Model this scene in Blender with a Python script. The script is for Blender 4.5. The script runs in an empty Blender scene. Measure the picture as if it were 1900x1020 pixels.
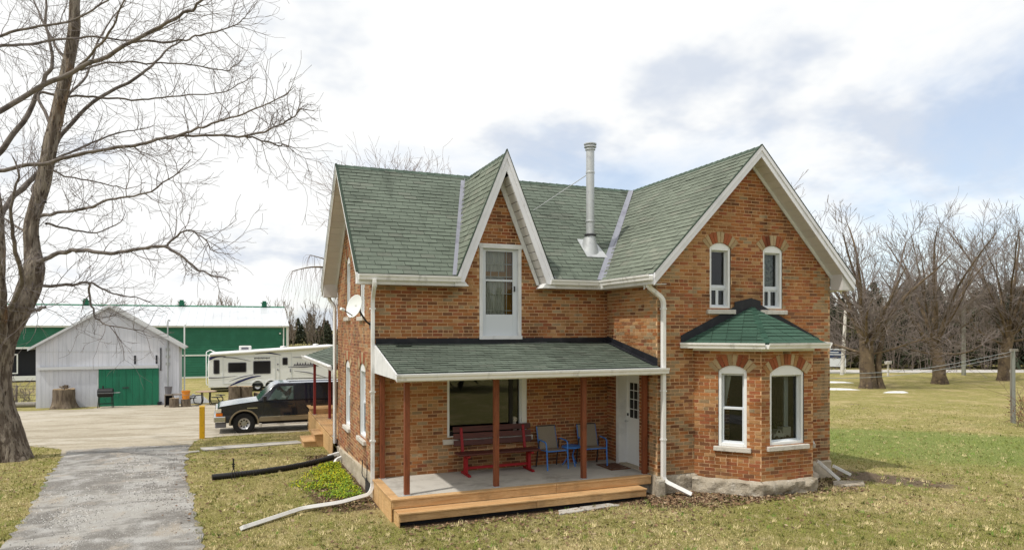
import bpy, math, random
import numpy as np
from mathutils import Vector, Matrix, noise as mnoise

random.seed(11)
R = random.Random(5)
scene = bpy.context.scene
COL = scene.collection
rad = math.radians

# ------------------------------------------------------------------ camera
cam_data = bpy.data.cameras.new('camera')
cam = bpy.data.objects.new('camera', cam_data)
COL.objects.link(cam)
cam.location = (0, 0, 3.5)
cam.rotation_euler = (rad(90), 0, rad(-22))
cam_data.sensor_width = 36
cam_data.lens = 24.0
cam_data.shift_y = 0.0526
cam_data.clip_end = 6000
scene.camera = cam

# ------------------------------------------------------------------ sun and sky
SUN_DIR = Vector((-0.60, -0.16, 1.0)).normalized()          # towards the sun
sun_el = math.asin(SUN_DIR.z)
sun_az = math.atan2(SUN_DIR.x, SUN_DIR.y)
sun_data = bpy.data.lights.new('sun', 'SUN')
sun_data.energy = 2.6
sun_data.angle = rad(1.6)
sun_data.color = (1.0, 0.94, 0.85)
sun = bpy.data.objects.new('sun', sun_data)
COL.objects.link(sun)
sun.rotation_euler = SUN_DIR.to_track_quat('Z', 'Y').to_euler()

world = bpy.data.worlds.new('World')
scene.world = world
world.use_nodes = True
wt = world.node_tree
wt.nodes.clear()
def wn(t, **k):
    n = wt.nodes.new(t)
    for a, b in k.items():
        setattr(n, a, b)
    return n
def wl(a, b):
    wt.links.new(a, b)
def wmath(op, a, b=None, c=None, clamp=False):
    n = wn('ShaderNodeMath', operation=op, use_clamp=clamp)
    for i, x in enumerate((a, b, c)):
        if x is None:
            continue
        if isinstance(x, (int, float)):
            n.inputs[i].default_value = x
        else:
            wl(x, n.inputs[i])
    return n.outputs[0]
w_out = wn('ShaderNodeOutputWorld')
sky = wn('ShaderNodeTexSky', sky_type='NISHITA')
sky.sun_disc = False
sky.sun_elevation = sun_el
sky.sun_rotation = sun_az
sky.altitude = 250
sky.air_density = 1.0
sky.dust_density = 1.2
sky.ozone_density = 0.6
bg_sky = wn('ShaderNodeBackground')
bg_sky.inputs['Strength'].default_value = 0.15
wl(sky.outputs[0], bg_sky.inputs['Color'])
tc = wn('ShaderNodeTexCoord')
nrm = wn('ShaderNodeVectorMath', operation='NORMALIZE')
wl(tc.outputs['Generated'], nrm.inputs[0])
sep = wn('ShaderNodeSeparateXYZ')
wl(nrm.outputs[0], sep.inputs[0])
den = wmath('ADD', wmath('MAXIMUM', sep.outputs[2], 0.0), 0.30)
comb = wn('ShaderNodeCombineXYZ')
wl(wmath('DIVIDE', sep.outputs[0], den), comb.inputs[0])
wl(wmath('DIVIDE', sep.outputs[1], den), comb.inputs[1])
cl = wn('ShaderNodeTexNoise')
cl.inputs['Scale'].default_value = 1.25
cl.inputs['Detail'].default_value = 6
cl.inputs['Roughness'].default_value = 0.6
cl.inputs['Distortion'].default_value = 0.25
wmap = wn('ShaderNodeMapping')
wmap.inputs['Location'].default_value = (3.1, 7.4, 0.0)
wl(comb.outputs[0], wmap.inputs[0])
wl(wmap.outputs[0], cl.inputs['Vector'])
cl2 = wn('ShaderNodeTexNoise')
cl2.inputs['Scale'].default_value = 2.1
cl2.inputs['Detail'].default_value = 5
cl2.inputs['Roughness'].default_value = 0.55
wmap2 = wn('ShaderNodeMapping')
wmap2.inputs['Location'].default_value = (11.3, -2.2, 1.7)
wl(comb.outputs[0], wmap2.inputs[0])
wl(wmap2.outputs[0], cl2.inputs['Vector'])
# haze glow that whitens the sky towards the sun
dotn = wn('ShaderNodeVectorMath', operation='DOT_PRODUCT')
wl(nrm.outputs[0], dotn.inputs[0])
dotn.inputs[1].default_value = SUN_DIR
glow = wn('ShaderNodeMapRange', interpolation_type='SMOOTHSTEP')
wl(dotn.outputs['Value'], glow.inputs['Value'])
glow.inputs['From Min'].default_value = -0.36
glow.inputs['From Max'].default_value = 0.20
# cloud cover
cov = wn('ShaderNodeMapRange', interpolation_type='SMOOTHSTEP')
wl(wmath('ADD', cl.outputs[0], wmath('MULTIPLY', glow.outputs[0], 0.30)), cov.inputs['Value'])
cov.inputs['From Min'].default_value = 0.42
cov.inputs['From Max'].default_value = 0.66
cov.inputs['To Min'].default_value = 0.52        # thin high veil everywhere
# thick parts of the clouds are grey-lavender underneath
shd = wn('ShaderNodeMapRange', interpolation_type='SMOOTHSTEP')
wl(wmath('SUBTRACT', cl2.outputs[0], wmath('MULTIPLY', glow.outputs[0], 0.085)), shd.inputs['Value'])
shd.inputs['From Min'].default_value = 0.46
shd.inputs['From Max'].default_value = 0.62
ccol = wn('ShaderNodeMixRGB')
wl(shd.outputs[0], ccol.inputs[0])
ccol.inputs[1].default_value = (0.82, 0.825, 0.82, 1)
ccol.inputs[2].default_value = (0.57, 0.615, 0.69, 1)
bg_cl = wn('ShaderNodeBackground')
bg_cl.inputs['Strength'].default_value = 1.0
wl(ccol.outputs[0], bg_cl.inputs['Color'])
wmix = wn('ShaderNodeMixShader')
wl(cov.outputs[0], wmix.inputs[0])
wl(bg_sky.outputs[0], wmix.inputs[1])
wl(bg_cl.outputs[0], wmix.inputs[2])
wl(wmix.outputs[0], w_out.inputs[0])

vs = scene.view_settings
vs.view_transform = 'Standard'
vs.look = 'None'
vs.gamma = 1.0
vs.exposure = 0.32
vs.use_curve_mapping = False
scene.cycles.max_bounces = 8
scene.cycles.transparent_max_bounces = 24
scene.cycles.sample_clamp_indirect = 6

# ------------------------------------------------------------------ materials
MATS = {}
def M(name, col, rough=0.75, var=(), bump=None, metal=0.0, attr=False, spec=0.35, coat=0.0, stretch=None, objvar=0.0):
    """var: list of (scale, colour, low, high[, detail]) mixed over the base by noise; bump: (scale, strength[, distance])"""
    m = bpy.data.materials.new(name)
    m.use_nodes = True
    t = m.node_tree
    b = t.nodes['Principled BSDF']
    b.inputs['Roughness'].default_value = rough
    b.inputs['Metallic'].default_value = metal
    b.inputs['Specular IOR Level'].default_value = spec
    if coat:
        b.inputs['Coat Weight'].default_value = coat
        b.inputs['Coat Roughness'].default_value = 0.05
    tcn = t.nodes.new('ShaderNodeTexCoord')
    vec = tcn.outputs['Object']
    if stretch:
        mp = t.nodes.new('ShaderNodeMapping')
        mp.inputs['Scale'].default_value = stretch
        t.links.new(vec, mp.inputs[0])
        vec = mp.outputs[0]
    if attr:
        a = t.nodes.new('ShaderNodeAttribute')
        a.attribute_name = 'Col'
        cur = a.outputs['Color']
    else:
        c = t.nodes.new('ShaderNodeRGB')
        c.outputs[0].default_value = (*col, 1)
        cur = c.outputs[0]
    for k, v in enumerate(var):
        n = t.nodes.new('ShaderNodeTexNoise')
        n.inputs['Scale'].default_value = v[0]
        n.inputs['Detail'].default_value = v[4] if len(v) > 4 else 5
        n.inputs['Roughness'].default_value = 0.6
        off = t.nodes.new('ShaderNodeMapping')
        off.inputs['Location'].default_value = (k * 7.3 + 1, k * 3.1, k * 5.7)
        if len(v) > 5:
            off.inputs['Scale'].default_value = v[5]
            t.links.new(tcn.outputs['Object'], off.inputs[0])
        else:
            t.links.new(vec, off.inputs[0])
        t.links.new(off.outputs[0], n.inputs['Vector'])
        r = t.nodes.new('ShaderNodeMapRange')
        r.interpolation_type = 'SMOOTHSTEP'
        r.inputs['From Min'].default_value = v[2]
        r.inputs['From Max'].default_value = v[3]
        t.links.new(n.outputs[0], r.inputs['Value'])
        x = t.nodes.new('ShaderNodeMixRGB')
        t.links.new(r.outputs[0], x.inputs[0])
        t.links.new(cur, x.inputs[1])
        if len(v[1]) == 1:           # a multiplier
            x.blend_type = 'MULTIPLY'
            x.inputs[2].default_value = (v[1][0],) * 3 + (1,)
        else:
            x.inputs[2].default_value = (*v[1], 1)
        cur = x.outputs[0]
    if objvar:
        oi = t.nodes.new('ShaderNodeObjectInfo')
        mr = t.nodes.new('ShaderNodeMapRange')
        mr.inputs['To Min'].default_value = 1 - objvar
        mr.inputs['To Max'].default_value = 1 + objvar
        t.links.new(oi.outputs['Random'], mr.inputs['Value'])
        x = t.nodes.new('ShaderNodeMixRGB')
        x.blend_type = 'MULTIPLY'
        x.inputs[0].default_value = 1
        t.links.new(cur, x.inputs[1])
        t.links.new(mr.outputs[0], x.inputs[2])
        cur = x.outputs[0]
    t.links.new(cur, b.inputs['Base Color'])
    if bump:
        n = t.nodes.new('ShaderNodeTexNoise')
        n.inputs['Scale'].default_value = bump[0]
        n.inputs['Detail'].default_value = 6
        n.inputs['Roughness'].default_value = 0.65
        t.links.new(vec, n.inputs['Vector'])
        bp = t.nodes.new('ShaderNodeBump')
        bp.inputs['Strength'].default_value = bump[1]
        bp.inputs['Distance'].default_value = bump[2] if len(bump) > 2 else 0.02
        t.links.new(n.outputs[0], bp.inputs['Height'])
        t.links.new(bp.outputs[0], b.inputs['Normal'])
    MATS[name] = m
    return m

def glass_mat(name, tint, see=0.75, ior=1.55):
    """a pane: mirror by Fresnel over a tinted clear body"""
    m = bpy.data.materials.new(name)
    m.use_nodes = True
    t = m.node_tree
    t.nodes.clear()
    o = t.nodes.new('ShaderNodeOutputMaterial')
    fr = t.nodes.new('ShaderNodeFresnel')
    fr.inputs['IOR'].default_value = ior
    gl = t.nodes.new('ShaderNodeBsdfGlossy')
    gl.inputs['Roughness'].default_value = 0.015
    gl.inputs['Color'].default_value = (0.95, 0.97, 1, 1)
    nz = t.nodes.new('ShaderNodeTexNoise')
    nz.inputs['Scale'].default_value = 1.1
    tcn = t.nodes.new('ShaderNodeTexCoord')
    t.links.new(tcn.outputs['Object'], nz.inputs['Vector'])
    bp = t.nodes.new('ShaderNodeBump')
    bp.inputs['Strength'].default_value = 0.05
    bp.inputs['Distance'].default_value = 0.05
    t.links.new(nz.outputs[0], bp.inputs['Height'])
    t.links.new(bp.outputs[0], gl.inputs['Normal'])
    tr = t.nodes.new('ShaderNodeBsdfTransparent')
    tr.inputs['Color'].default_value = (*[see * x for x in tint], 1)
    mx = t.nodes.new('ShaderNodeMixShader')
    t.links.new(fr.outputs[0], mx.inputs[0])
    t.links.new(tr.outputs[0], mx.inputs[1])
    t.links.new(gl.outputs[0], mx.inputs[2])
    t.links.new(mx.outputs[0], o.inputs[0])
    MATS[name] = m
    return m

# ------------------------------------------------------------------ mesh helpers
class MB:
    def __init__(s, T=None):
        s.v = []; s.f = []; s.c = []; s.mi = []
        s.col = None; s.mat = 0; s.T = T
    def P(s, p):
        if s.T is None:
            return tuple(p)
        o, ex, ny = s.T                       # local (s, n, z): along the wall, outwards, up
        return (o[0] + ex[0]*p[0] + ny[0]*p[1], o[1] + ex[1]*p[0] + ny[1]*p[1], o[2] + p[2])
    def face(s, pts):
        k = len(s.v)
        s.v.extend(s.P(p) for p in pts)
        s.f.append(tuple(range(k, k + len(pts))))
        s.c.append(s.col); s.mi.append(s.mat)
    def raw(s, verts, faces):
        k = len(s.v)
        s.v.extend(s.P(p) for p in verts)
        for f in faces:
            s.f.append(tuple(k + i for i in f)); s.c.append(s.col); s.mi.append(s.mat)
    HF = ((0,3,2,1),(4,5,6,7),(0,1,5,4),(1,2,6,5),(2,3,7,6),(3,0,4,7))
    def box(s, x0, x1, y0, y1, z0, z1):
        s.raw([(x0,y0,z0),(x1,y0,z0),(x1,y1,z0),(x0,y1,z0),(x0,y0,z1),(x1,y0,z1),(x1,y1,z1),(x0,y1,z1)], MB.HF)
    def obox(s, o, a, b, c):
        o = Vector(o); a = Vector(a); b = Vector(b); c = Vector(c)
        s.raw([o, o+a, o+a+b, o+b, o+c, o+a+c, o+a+b+c, o+b+c], MB.HF)
    def beam(s, p, q, w, h, up=(0, 0, 1)):
        """square bar from p to q, w wide and h high, centred"""
        p = Vector(p); q = Vector(q); d = (q - p)
        u = Vector(up); sd = d.cross(u)
        if sd.length < 1e-6:
            sd = d.cross(Vector((0, 1, 0)))
        sd.normalize(); u = sd.cross(d).normalized()
        s.obox(p - sd*w/2 - u*h/2, d, sd*w, u*h)
    def prism(s, poly, ext):
        e = Vector(ext); n = len(poly)
        a = [Vector(p) for p in poly]; b = [p + e for p in a]
        s.raw(a + b, [tuple(range(n))[::-1], tuple(range(n, 2*n))] + [(i, (i+1) % n, n + (i+1) % n, n + i) for i in range(n)])
    def tube(s, pts, r, n=8, cap=True, flat=None):
        pts = [Vector(p) for p in pts]
        rr = r if hasattr(r, '__len__') else [r] * len(pts)
        rings = []
        u = None
        for i, p in enumerate(pts):
            d = (pts[min(i+1, len(pts)-1)] - pts[max(i-1, 0)]).normalized()
            if u is None:
                u = d.cross(Vector((0, 0, 1)))
                if u.length < 1e-3:
                    u = d.cross(Vector((0, 1, 0)))
            else:
                u = u - d * u.dot(d)
            u.normalize(); w = d.cross(u)
            rings.append([p + (u*math.cos(2*math.pi*k/n + math.pi/n) + w*math.sin(2*math.pi*k/n + math.pi/n)) * rr[i] for k in range(n)])
        vs_ = [p for g_ in rings for p in g_]
        fs = []
        for i in range(len(rings) - 1):
            for k in range(n):
                fs.append((i*n + k, i*n + (k+1) % n, (i+1)*n + (k+1) % n, (i+1)*n + k))
        if cap:
            fs.append(tuple(range(n))[::-1]); fs.append(tuple((len(rings)-1)*n + k for k in range(n)))
        s.raw(vs_, fs)
    def lathe(s, prof, c, n=20, axis='z', arc=1.0):
        c = Vector(c); vs_ = []; fs = []
        for (r, h) in prof:
            for k in range(n):
                a = 2*math.pi*k/n
                x, y = r*math.cos(a), r*math.sin(a)
                vs_.append(c + (Vector((x, y, h)) if axis == 'z' else Vector((h, x, y)) if axis == 'x' else Vector((x, h, y))))
        for i in range(len(prof) - 1):
            for k in range(n):
                fs.append((i*n + k, i*n + (k+1) % n, (i+1)*n + (k+1) % n, (i+1)*n + k))
        s.raw(vs_, fs)
    def build(s, name, mats, parent=None, smooth=False, bevel=0.0, sharp=40, kind=None, link=True):
        me = bpy.data.meshes.new(name)
        me.from_pydata([tuple(p) for p in s.v], [], s.f)
        if not isinstance(mats, (list, tuple)):
            mats = [mats]
        for m in mats:
            me.materials.append(MATS[m] if isinstance(m, str) else m)
        if len(mats) > 1:
            me.polygons.foreach_set('material_index', s.mi)
        if any(c is not None for c in s.c):
            at = me.attributes.new('Col', 'FLOAT_COLOR', 'CORNER')
            cols = np.array([(*(c or (1, 1, 1)), 1.0) for c in s.c], dtype=np.float32)
            rep = np.repeat(cols, [len(f) for f in s.f], axis=0)
            at.data.foreach_set('color', rep.ravel())
        if smooth:
            me.polygons.foreach_set('use_smooth', [True] * len(me.polygons))
            me.set_sharp_from_angle(angle=rad(sharp))
        o = bpy.data.objects.new(name, me)
        COL.objects.link(o)
        if bevel:
            bv = o.modifiers.new('bevel', 'BEVEL')
            bv.width = bevel; bv.segments = 2; bv.limit_method = 'ANGLE'; bv.angle_limit = rad(35)
        if kind:
            o['kind'] = kind
        par(o, parent)
        return o

WROOT = {}
def par(o, parent):
    if parent is None:
        return
    o.parent = parent
    if parent.name in WROOT:                   # things whose parts are laid out in world coordinates
        o.matrix_parent_inverse = WROOT[parent.name]

def tag(o, label, cat, group=None):
    o['label'] = label; o['category'] = cat
    if group:
        o['group'] = group
    return o

def thing(name, label, cat, loc=(0, 0, 0), rz=0.0, group=None, worldparts=False):
    o = bpy.data.objects.new(name, None)
    COL.objects.link(o)
    o.empty_display_size = 0.2
    o.location = loc; o.rotation_euler = (0, 0, rz)
    if worldparts:
        WROOT[o.name] = Matrix.Translation(loc).inverted()
    return tag(o, label, cat, group)

def structure(o, kind='structure'):
    o['kind'] = kind
    return o

def copy_tree(o, parent=None):
    c = o.copy(); COL.objects.link(c); c.parent = parent
    for ch in o.children:
        copy_tree(ch, c)
    return c

def np_mesh(name, verts, faces, mat, cols=None, parent=None, smooth=False):
    """verts (N,3), faces (M,k) arrays of equal sized faces; cols per face"""
    me = bpy.data.meshes.new(name)
    nv, (nf, k) = len(verts), faces.shape
    me.vertices.add(nv); me.loops.add(nf*k); me.polygons.add(nf)
    me.vertices.foreach_set('co', np.ascontiguousarray(verts, dtype=np.float32).ravel())
    me.loops.foreach_set('vertex_index', np.ascontiguousarray(faces, dtype=np.int32).ravel())
    me.polygons.foreach_set('loop_start', np.arange(0, nf*k, k, dtype=np.int32))
    me.polygons.foreach_set('loop_total', np.full(nf, k, dtype=np.int32))
    me.update(calc_edges=True)
    if cols is not None:
        at = me.attributes.new('Col', 'FLOAT_COLOR', 'CORNER')
        cc = np.concatenate([cols, np.ones((nf, 1))], axis=1).astype(np.float32)
        at.data.foreach_set('color', np.repeat(cc, k, axis=0).ravel())
    if smooth:
        me.polygons.foreach_set('use_smooth', [True]*nf)
    me.materials.append(MATS[mat])
    o = bpy.data.objects.new(name, me)
    COL.objects.link(o)
    par(o, parent)
    return o

# ------------------------------------------------------------------ terrain
FWX, FWY = math.sin(rad(22)), math.cos(rad(22))
def ground(X, Y):
    X = np.asarray(X, dtype=float); Y = np.asarray(Y, dtype=float)
    d = X*FWX + Y*FWY; s = X*FWY - Y*FWX
    t = (d - 16)/34
    r = np.where(t < -.1, 0, np.where(t < .1, (t + .1)**2/.4, np.where(t < .9, t, np.where(t < 1.1, 1 - (1.1 - t)**2/.4, 1))))
    q = np.clip((s - 1)/12, 0, 1); q = q*q*(3 - 2*q)
    return -(1.1 - .65*q)*r + 0.1*np.exp(-((X - 10.6)**2 + (Y - 11)**2)/9.)
def gz(x, y):
    return float(ground(x, y))
# ------------------------------------------------------------------ palette
M('white_trim', (0.74, 0.75, 0.76), 0.45, var=[(1.0, (0.80,), .54, .70, 6, (5, 5, .8)), (3.0, (0.60, 0.61, 0.62), 0.45, 0.75)])
M('white_gutter', (0.76, 0.76, 0.75), 0.38, var=[(1.0, (0.72,), .55, .70, 6, (4, 4, 1.2)), (2.2, (0.55, 0.54, 0.50), 0.55, 0.8), (14, (0.62,0.61,0.58), 0.6, 0.8)])
M('lilac_fascia', (0.74, 0.75, 0.80), 0.45, var=[(1.7, (0.64, 0.65, 0.70), 0.45, 0.75), (1.0, (0.82,), .55, .72, 6, (5, 5, 1.5))])
M('soffit', (0.58, 0.57, 0.56), 0.6, objvar=0.04)
M('mortar', (0.61, 0.40, 0.235), 0.95, var=[(0.8, (0.64, 0.42, 0.24), 0.42, 0.60), (1.9, (0.36, 0.22, 0.125), 0.52, 0.70), (0.9, (0.62,), 0.56, 0.74, 5, (2.4, 2.4, .30)), (26, (0.47, 0.30, 0.17), 0.45, 0.75)], bump=(90, 0.5, 0.01))
M('brick', (1, 1, 1), 0.9, var=[(0.9, (0.56,), 0.54, 0.70, 5, (2.4, 2.4, .30)), (0.9, (0.62,), 0.50, 0.68), (55, (0.80,), 0.40, 0.75)], bump=(70, 0.5, 0.008), attr=True, spec=0.2)
M('shingle', (1, 1, 1), 0.95, var=[(1.0, (0.76,), 0.54, 0.72, 5, (2.6, .35, .35)), (0.8, (1.0, ), .5, .7), (0.9, (0.80,), 0.45, 0.75), (5, (0.88,), 0.5, 0.7), (120, (0.74,), 0.40, 0.7)], bump=(140, 0.6, 0.006), attr=True, spec=0.2)
M('roof_felt', (0.035, 0.055, 0.04), 0.95)
M('valley_metal', (0.30, 0.31, 0.36), 0.45, var=[(4, (0.22, 0.22, 0.27), 0.45, 0.7)], metal=0.3)
M('black_flashing', (0.012, 0.013, 0.018), 0.55, var=[(5, (0.03, 0.03, 0.035), 0.5, 0.75)])
M('stone_foundation', (0.42, 0.37, 0.29), 0.95, var=[(2.4, (0.27, 0.23, 0.17), 0.45, 0.65), (7, (0.52, 0.48, 0.41), 0.5, 0.72), (18, (0.20, 0.17, 0.13), 0.58, 0.75)], bump=(16, 0.9, 0.05))
M('parging', (0.44, 0.38, 0.29), 0.95, var=[(1.4, (0.33, 0.29, 0.22), 0.45, 0.7), (9, (0.50, 0.44, 0.36), 0.5, 0.75)], bump=(20, 0.5, 0.03))
M('sill_stone', (0.56, 0.53, 0.48), 0.9, var=[(6, (0.40, 0.37, 0.33), 0.5, 0.75)], bump=(26, 0.6, 0.02))
M('window_white', (0.78, 0.80, 0.81), 0.4)
M('sash_white', (0.62, 0.66, 0.70), 0.4)
M('room_dark', (0.035, 0.032, 0.03), 0.9)
M('curtain', (0.78, 0.76, 0.70), 0.9)
M('lace', (0.60, 0.62, 0.58), 0.9, var=[(18, (0.25, 0.27, 0.25), 0.45, 0.6)])
M('amber_drape', (0.50, 0.26, 0.05), 0.9)
glass_mat('pane', (0.80, 0.86, 0.84), 0.80, 1.5)
glass_mat('pane_dark', (0.45, 0.5, 0.48), 0.55, 1.75)
M('concrete', (0.46, 0.44, 0.40), 0.9, var=[(1.3, (0.30, 0.28, 0.25), 0.45, 0.7), (9, (0.47, 0.45, 0.41), 0.45, 0.75)], bump=(60, 0.3, 0.01))
M('cedar', (0.58, 0.37, 0.17), 0.7, var=[(6, (0.47, 0.28, 0.115), 0.42, 0.68), (2, (0.62, 0.42, 0.21), 0.5, 0.75)], stretch=(1, 1, 6), bump=(40, 0.2, 0.01), objvar=0.07)
M('cedar_tread', (0.56, 0.36, 0.18), 0.7, var=[(9, (0.44, 0.26, 0.11), 0.45, 0.65), (1.3, (0.48, 0.26, 0.105), .5, .65), (40, (.40, .24, .11), .5, .65), (2.2, (0.80,), .52, .66, 6, (1, 1, 1))], stretch=(0.4, 6, 6), bump=(40, 0.2, 0.01), objvar=0.06)
M('post_stain', (0.20, 0.058, 0.022), 0.6, var=[(30, (0.26, 0.09, 0.04), .52, .68), (5, (0.12, 0.034, 0.015), 0.45, 0.7)], stretch=(6, 6, 0.7))
M('red_post', (0.22, 0.03, 0.03), 0.5)
M('galvanised', (0.52, 0.54, 0.55), 0.50, metal=0.45, var=[(7, (0.40, 0.41, 0.43), 0.5, 0.75)])
M('dark_steel', (0.05, 0.05, 0.055), 0.45, metal=0.4)
M('black_plastic', (0.014, 0.014, 0.015), 0.45)
M('dish_white', (0.72, 0.75, 0.74), 0.5)
M('yellow_paint', (0.62, 0.36, 0.012), 0.5, var=[(8, (0.40, 0.25, 0.02), 0.55, 0.75)])
M('bench_wood', (0.10, 0.030, 0.024), 0.5, var=[(7, (0.06, 0.02, 0.018), 0.45, 0.7)], stretch=(0.6, 6, 6), objvar=0.12)
M('bench_red', (0.30, 0.010, 0.016), 0.45)
M('blue_paint', (0.055, 0.20, 0.58), 0.4)
M('mesh_fabric', (0.30, 0.26, 0.21), 0.9, var=[(300, (0.22, 0.19, 0.15), 0.45, 0.6)])
M('mat_brown', (0.13, 0.055, 0.032), 1.0, var=[(30, (0.20, 0.10, 0.06), 0.5, 0.7)], bump=(160, 1.0, 0.02))
M('bark', (0.33, 0.285, 0.235), 0.95, var=[(7, (0.15, 0.12, 0.095), 0.44, 0.58), (1.1, (0.38, 0.20, 0.08), 0.56, 0.72), (18, (0.075, 0.055, 0.042), 0.52, 0.64)], stretch=(1, 1, 0.20), bump=(16, 1.0, 0.16))
M('limb_bark', (0.20, 0.175, 0.16), 0.95, var=[(4, (0.10, 0.085, 0.08), 0.4, 0.65)], bump=(30, 0.6, 0.03))
M('twig', (0.21, 0.185, 0.185), 0.95)
M('far_bark', (0.155, 0.115, 0.075), 0.95, var=[(2, (0.085, 0.063, 0.047), 0.42, 0.62), (5, (0.22, 0.165, 0.10), 0.52, 0.7)], bump=(9, 0.8, 0.06))
M('far_twig', (0.22, 0.185, 0.170), 0.95)
M('red_twig', (0.19, 0.125, 0.095), 0.95)
M('brush_twig', (1, 1, 1), 0.95, attr=True)
M('needle', (1, 1, 1), 0.9, attr=True)
M('dead_leaf', (1, 1, 1), 0.95, attr=True)
M('blade', (1, 1, 1), 0.9, attr=True, spec=0.15)
M('snow', (0.72, 0.72, 0.73), 0.8, var=[(3, (.5, .48, .44), .5, .7)])

# ------------------------------------------------------------------ ground sheet
def lawn_material():
    m = bpy.data.materials.new('lawn'); MATS['lawn'] = m
    m.use_nodes = True
    t = m.node_tree; b = t.nodes['Principled BSDF']
    b.inputs['Roughness'].default_value = 0.97
    b.inputs['Specular IOR Level'].default_value = 0.15
    tcn = t.nodes.new('ShaderNodeTexCoord')
    def nz(scale, detail=6, rough=0.6, dist=0.0, sy=1.0):
        mp = t.nodes.new('ShaderNodeMapping')
        mp.inputs['Scale'].default_value = (1, sy, 1)
        mp.inputs['Location'].default_value = (scale*1.3, scale*0.7, 0)
        t.links.new(tcn.outputs['Object'], mp.inputs[0])
        n = t.nodes.new('ShaderNodeTexNoise')
        n.inputs['Scale'].default_value = scale; n.inputs['Detail'].default_value = detail
        n.inputs['Roughness'].default_value = rough; n.inputs['Distortion'].default_value = dist
        t.links.new(mp.outputs[0], n.inputs['Vector'])
        return n.outputs[0]
    def ramp(v, lo, hi):
        r = t.nodes.new('ShaderNodeMapRange'); r.interpolation_type = 'SMOOTHSTEP'
        r.inputs['From Min'].default_value = lo; r.inputs['From Max'].default_value = hi
        t.links.new(v, r.inputs['Value']); return r.outputs[0]
    def mix(f, a, c):
        x = t.nodes.new('ShaderNodeMixRGB')
        t.links.new(f, x.inputs[0])
        for i, y in ((1, a), (2, c)):
            if isinstance(y, tuple): x.inputs[i].default_value = (*y, 1)
            else: t.links.new(y, x.inputs[i])
        return x.outputs[0]
    def add(a, c, k=1.0):
        n = t.nodes.new('ShaderNodeMath'); n.operation = 'MULTIPLY_ADD'
        t.links.new(a, n.inputs[0]); n.inputs[1].default_value = k; t.links.new(c, n.inputs[2]); return n.outputs[0]
    c = mix(ramp(nz(0.55, 7, 0.65), 0.36, 0.54), (0.400, 0.325, 0.150), (0.235, 0.225, 0.058))
    c = mix(ramp(nz(2.6, 6, 0.7), 0.52, 0.72), c, (0.50, 0.42, 0.24))
    c = mix(ramp(nz(7.0, 6, 0.75), 0.50, 0.70), c, (0.165, 0.150, 0.045))
    c = mix(ramp(nz(42.0, 4, 0.8), 0.46, 0.66), c, (0.47, 0.40, 0.20))
    c = mix(ramp(nz(75.0, 3, 0.8), 0.54, 0.68), c, (0.10, 0.082, 0.034))
    c = mix(ramp(nz(1.25, 7, 0.7), 0.60, 0.70), c, (0.215, 0.165, 0.105))
    at = t.nodes.new('ShaderNodeAttribute'); at.attribute_name = 'Zone'
    sp = t.nodes.new('ShaderNodeSeparateColor')
    t.links.new(at.outputs['Color'], sp.inputs[0])
    rag = nz(1.6, 7, 0.7)
    g1 = ramp(add(rag, sp.outputs[0], 0.62), 0.72, 1.12)
    gcol = mix(ramp(nz(30, 4, 0.8), 0.45, 0.65), (0.160, 0.215, 0.050), (0.310, 0.305, 0.120))
    c = mix(g1, c, gcol)
    d1 = ramp(add(nz(2.2, 7, 0.75), sp.outputs[1], 0.9), 0.85, 1.15)
    dcol = mix(ramp(nz(9, 6, 0.75), 0.4, 0.65), (0.135, 0.100, 0.068), (0.20, 0.155, 0.105))
    c = mix(d1, c, dcol)
    m1 = ramp(add(nz(6.0, 6, 0.75), sp.outputs[2], 0.9), 0.85, 1.15)
    mcol = mix(ramp(nz(38, 4, 0.8), 0.42, 0.62), (0.075, 0.048, 0.030), (0.200, 0.135, 0.085))
    c = mix(m1, c, mcol)
    t.links.new(c, b.inputs['Base Color'])
    bp = t.nodes.new('ShaderNodeBump'); bp.inputs['Strength'].default_value = 0.9; bp.inputs['Distance'].default_value = 0.05
    t.links.new(nz(34, 6, 0.8), bp.inputs['Height'])
    t.links.new(bp.outputs[0], b.inputs['Normal'])
lawn_material()

def axis(a, b, step, far):
    c = list(np.arange(a, b + 1e-6, step))
    k = step; x = b
    while x < far:
        k *= 1.35; x += k; c.append(x)
    k = step; x = a
    while x > -far:
        k *= 1.35; x -= k; c.insert(0, x)
    return np.array(c)
gx = axis(-14, 34, 0.5, 1800); gy = axis(4, 50, 0.5, 1800)
GX, GY = np.meshgrid(gx, gy)
GV = np.stack([GX.ravel(), GY.ravel(), ground(GX, GY).ravel()], axis=1)
nx_, ny_ = len(gx), len(gy)
ii, jj = np.meshgrid(np.arange(nx_ - 1), np.arange(ny_ - 1))
k0 = (jj*nx_ + ii).ravel()
GF = np.stack([k0, k0 + 1, k0 + nx_ + 1, k0 + nx_], axis=1)
lawn = np_mesh('ground', GV, GF, 'lawn', smooth=True)
structure(lawn)
def bump2(X, Y, cx, cy, rx, ry, a=0.0):
    dx, dy = X - cx, Y - cy
    u = dx*math.cos(a) + dy*math.sin(a); v = -dx*math.sin(a) + dy*math.cos(a)
    return np.clip(1.25*(1 - np.sqrt((u/rx)**2 + (v/ry)**2)), 0, 1)
X_, Y_ = GV[:, 0], GV[:, 1]
zone = np.zeros((len(GV), 4)); zone[:, 3] = 1
zone[:, 0] = np.maximum.reduce([1.15*bump2(X_, Y_, 20.0, 16.2, 9.5, 3.6, rad(-36)), 0.85*bump2(X_, Y_, 19.5, 13.5, 13, 5.5, rad(-36)), 0.5*bump2(X_, Y_, 27, 17, 9, 3.0, rad(-20)), 0.4*bump2(X_, Y_, 1.0, 26, 3.5, 1.0)])
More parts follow.
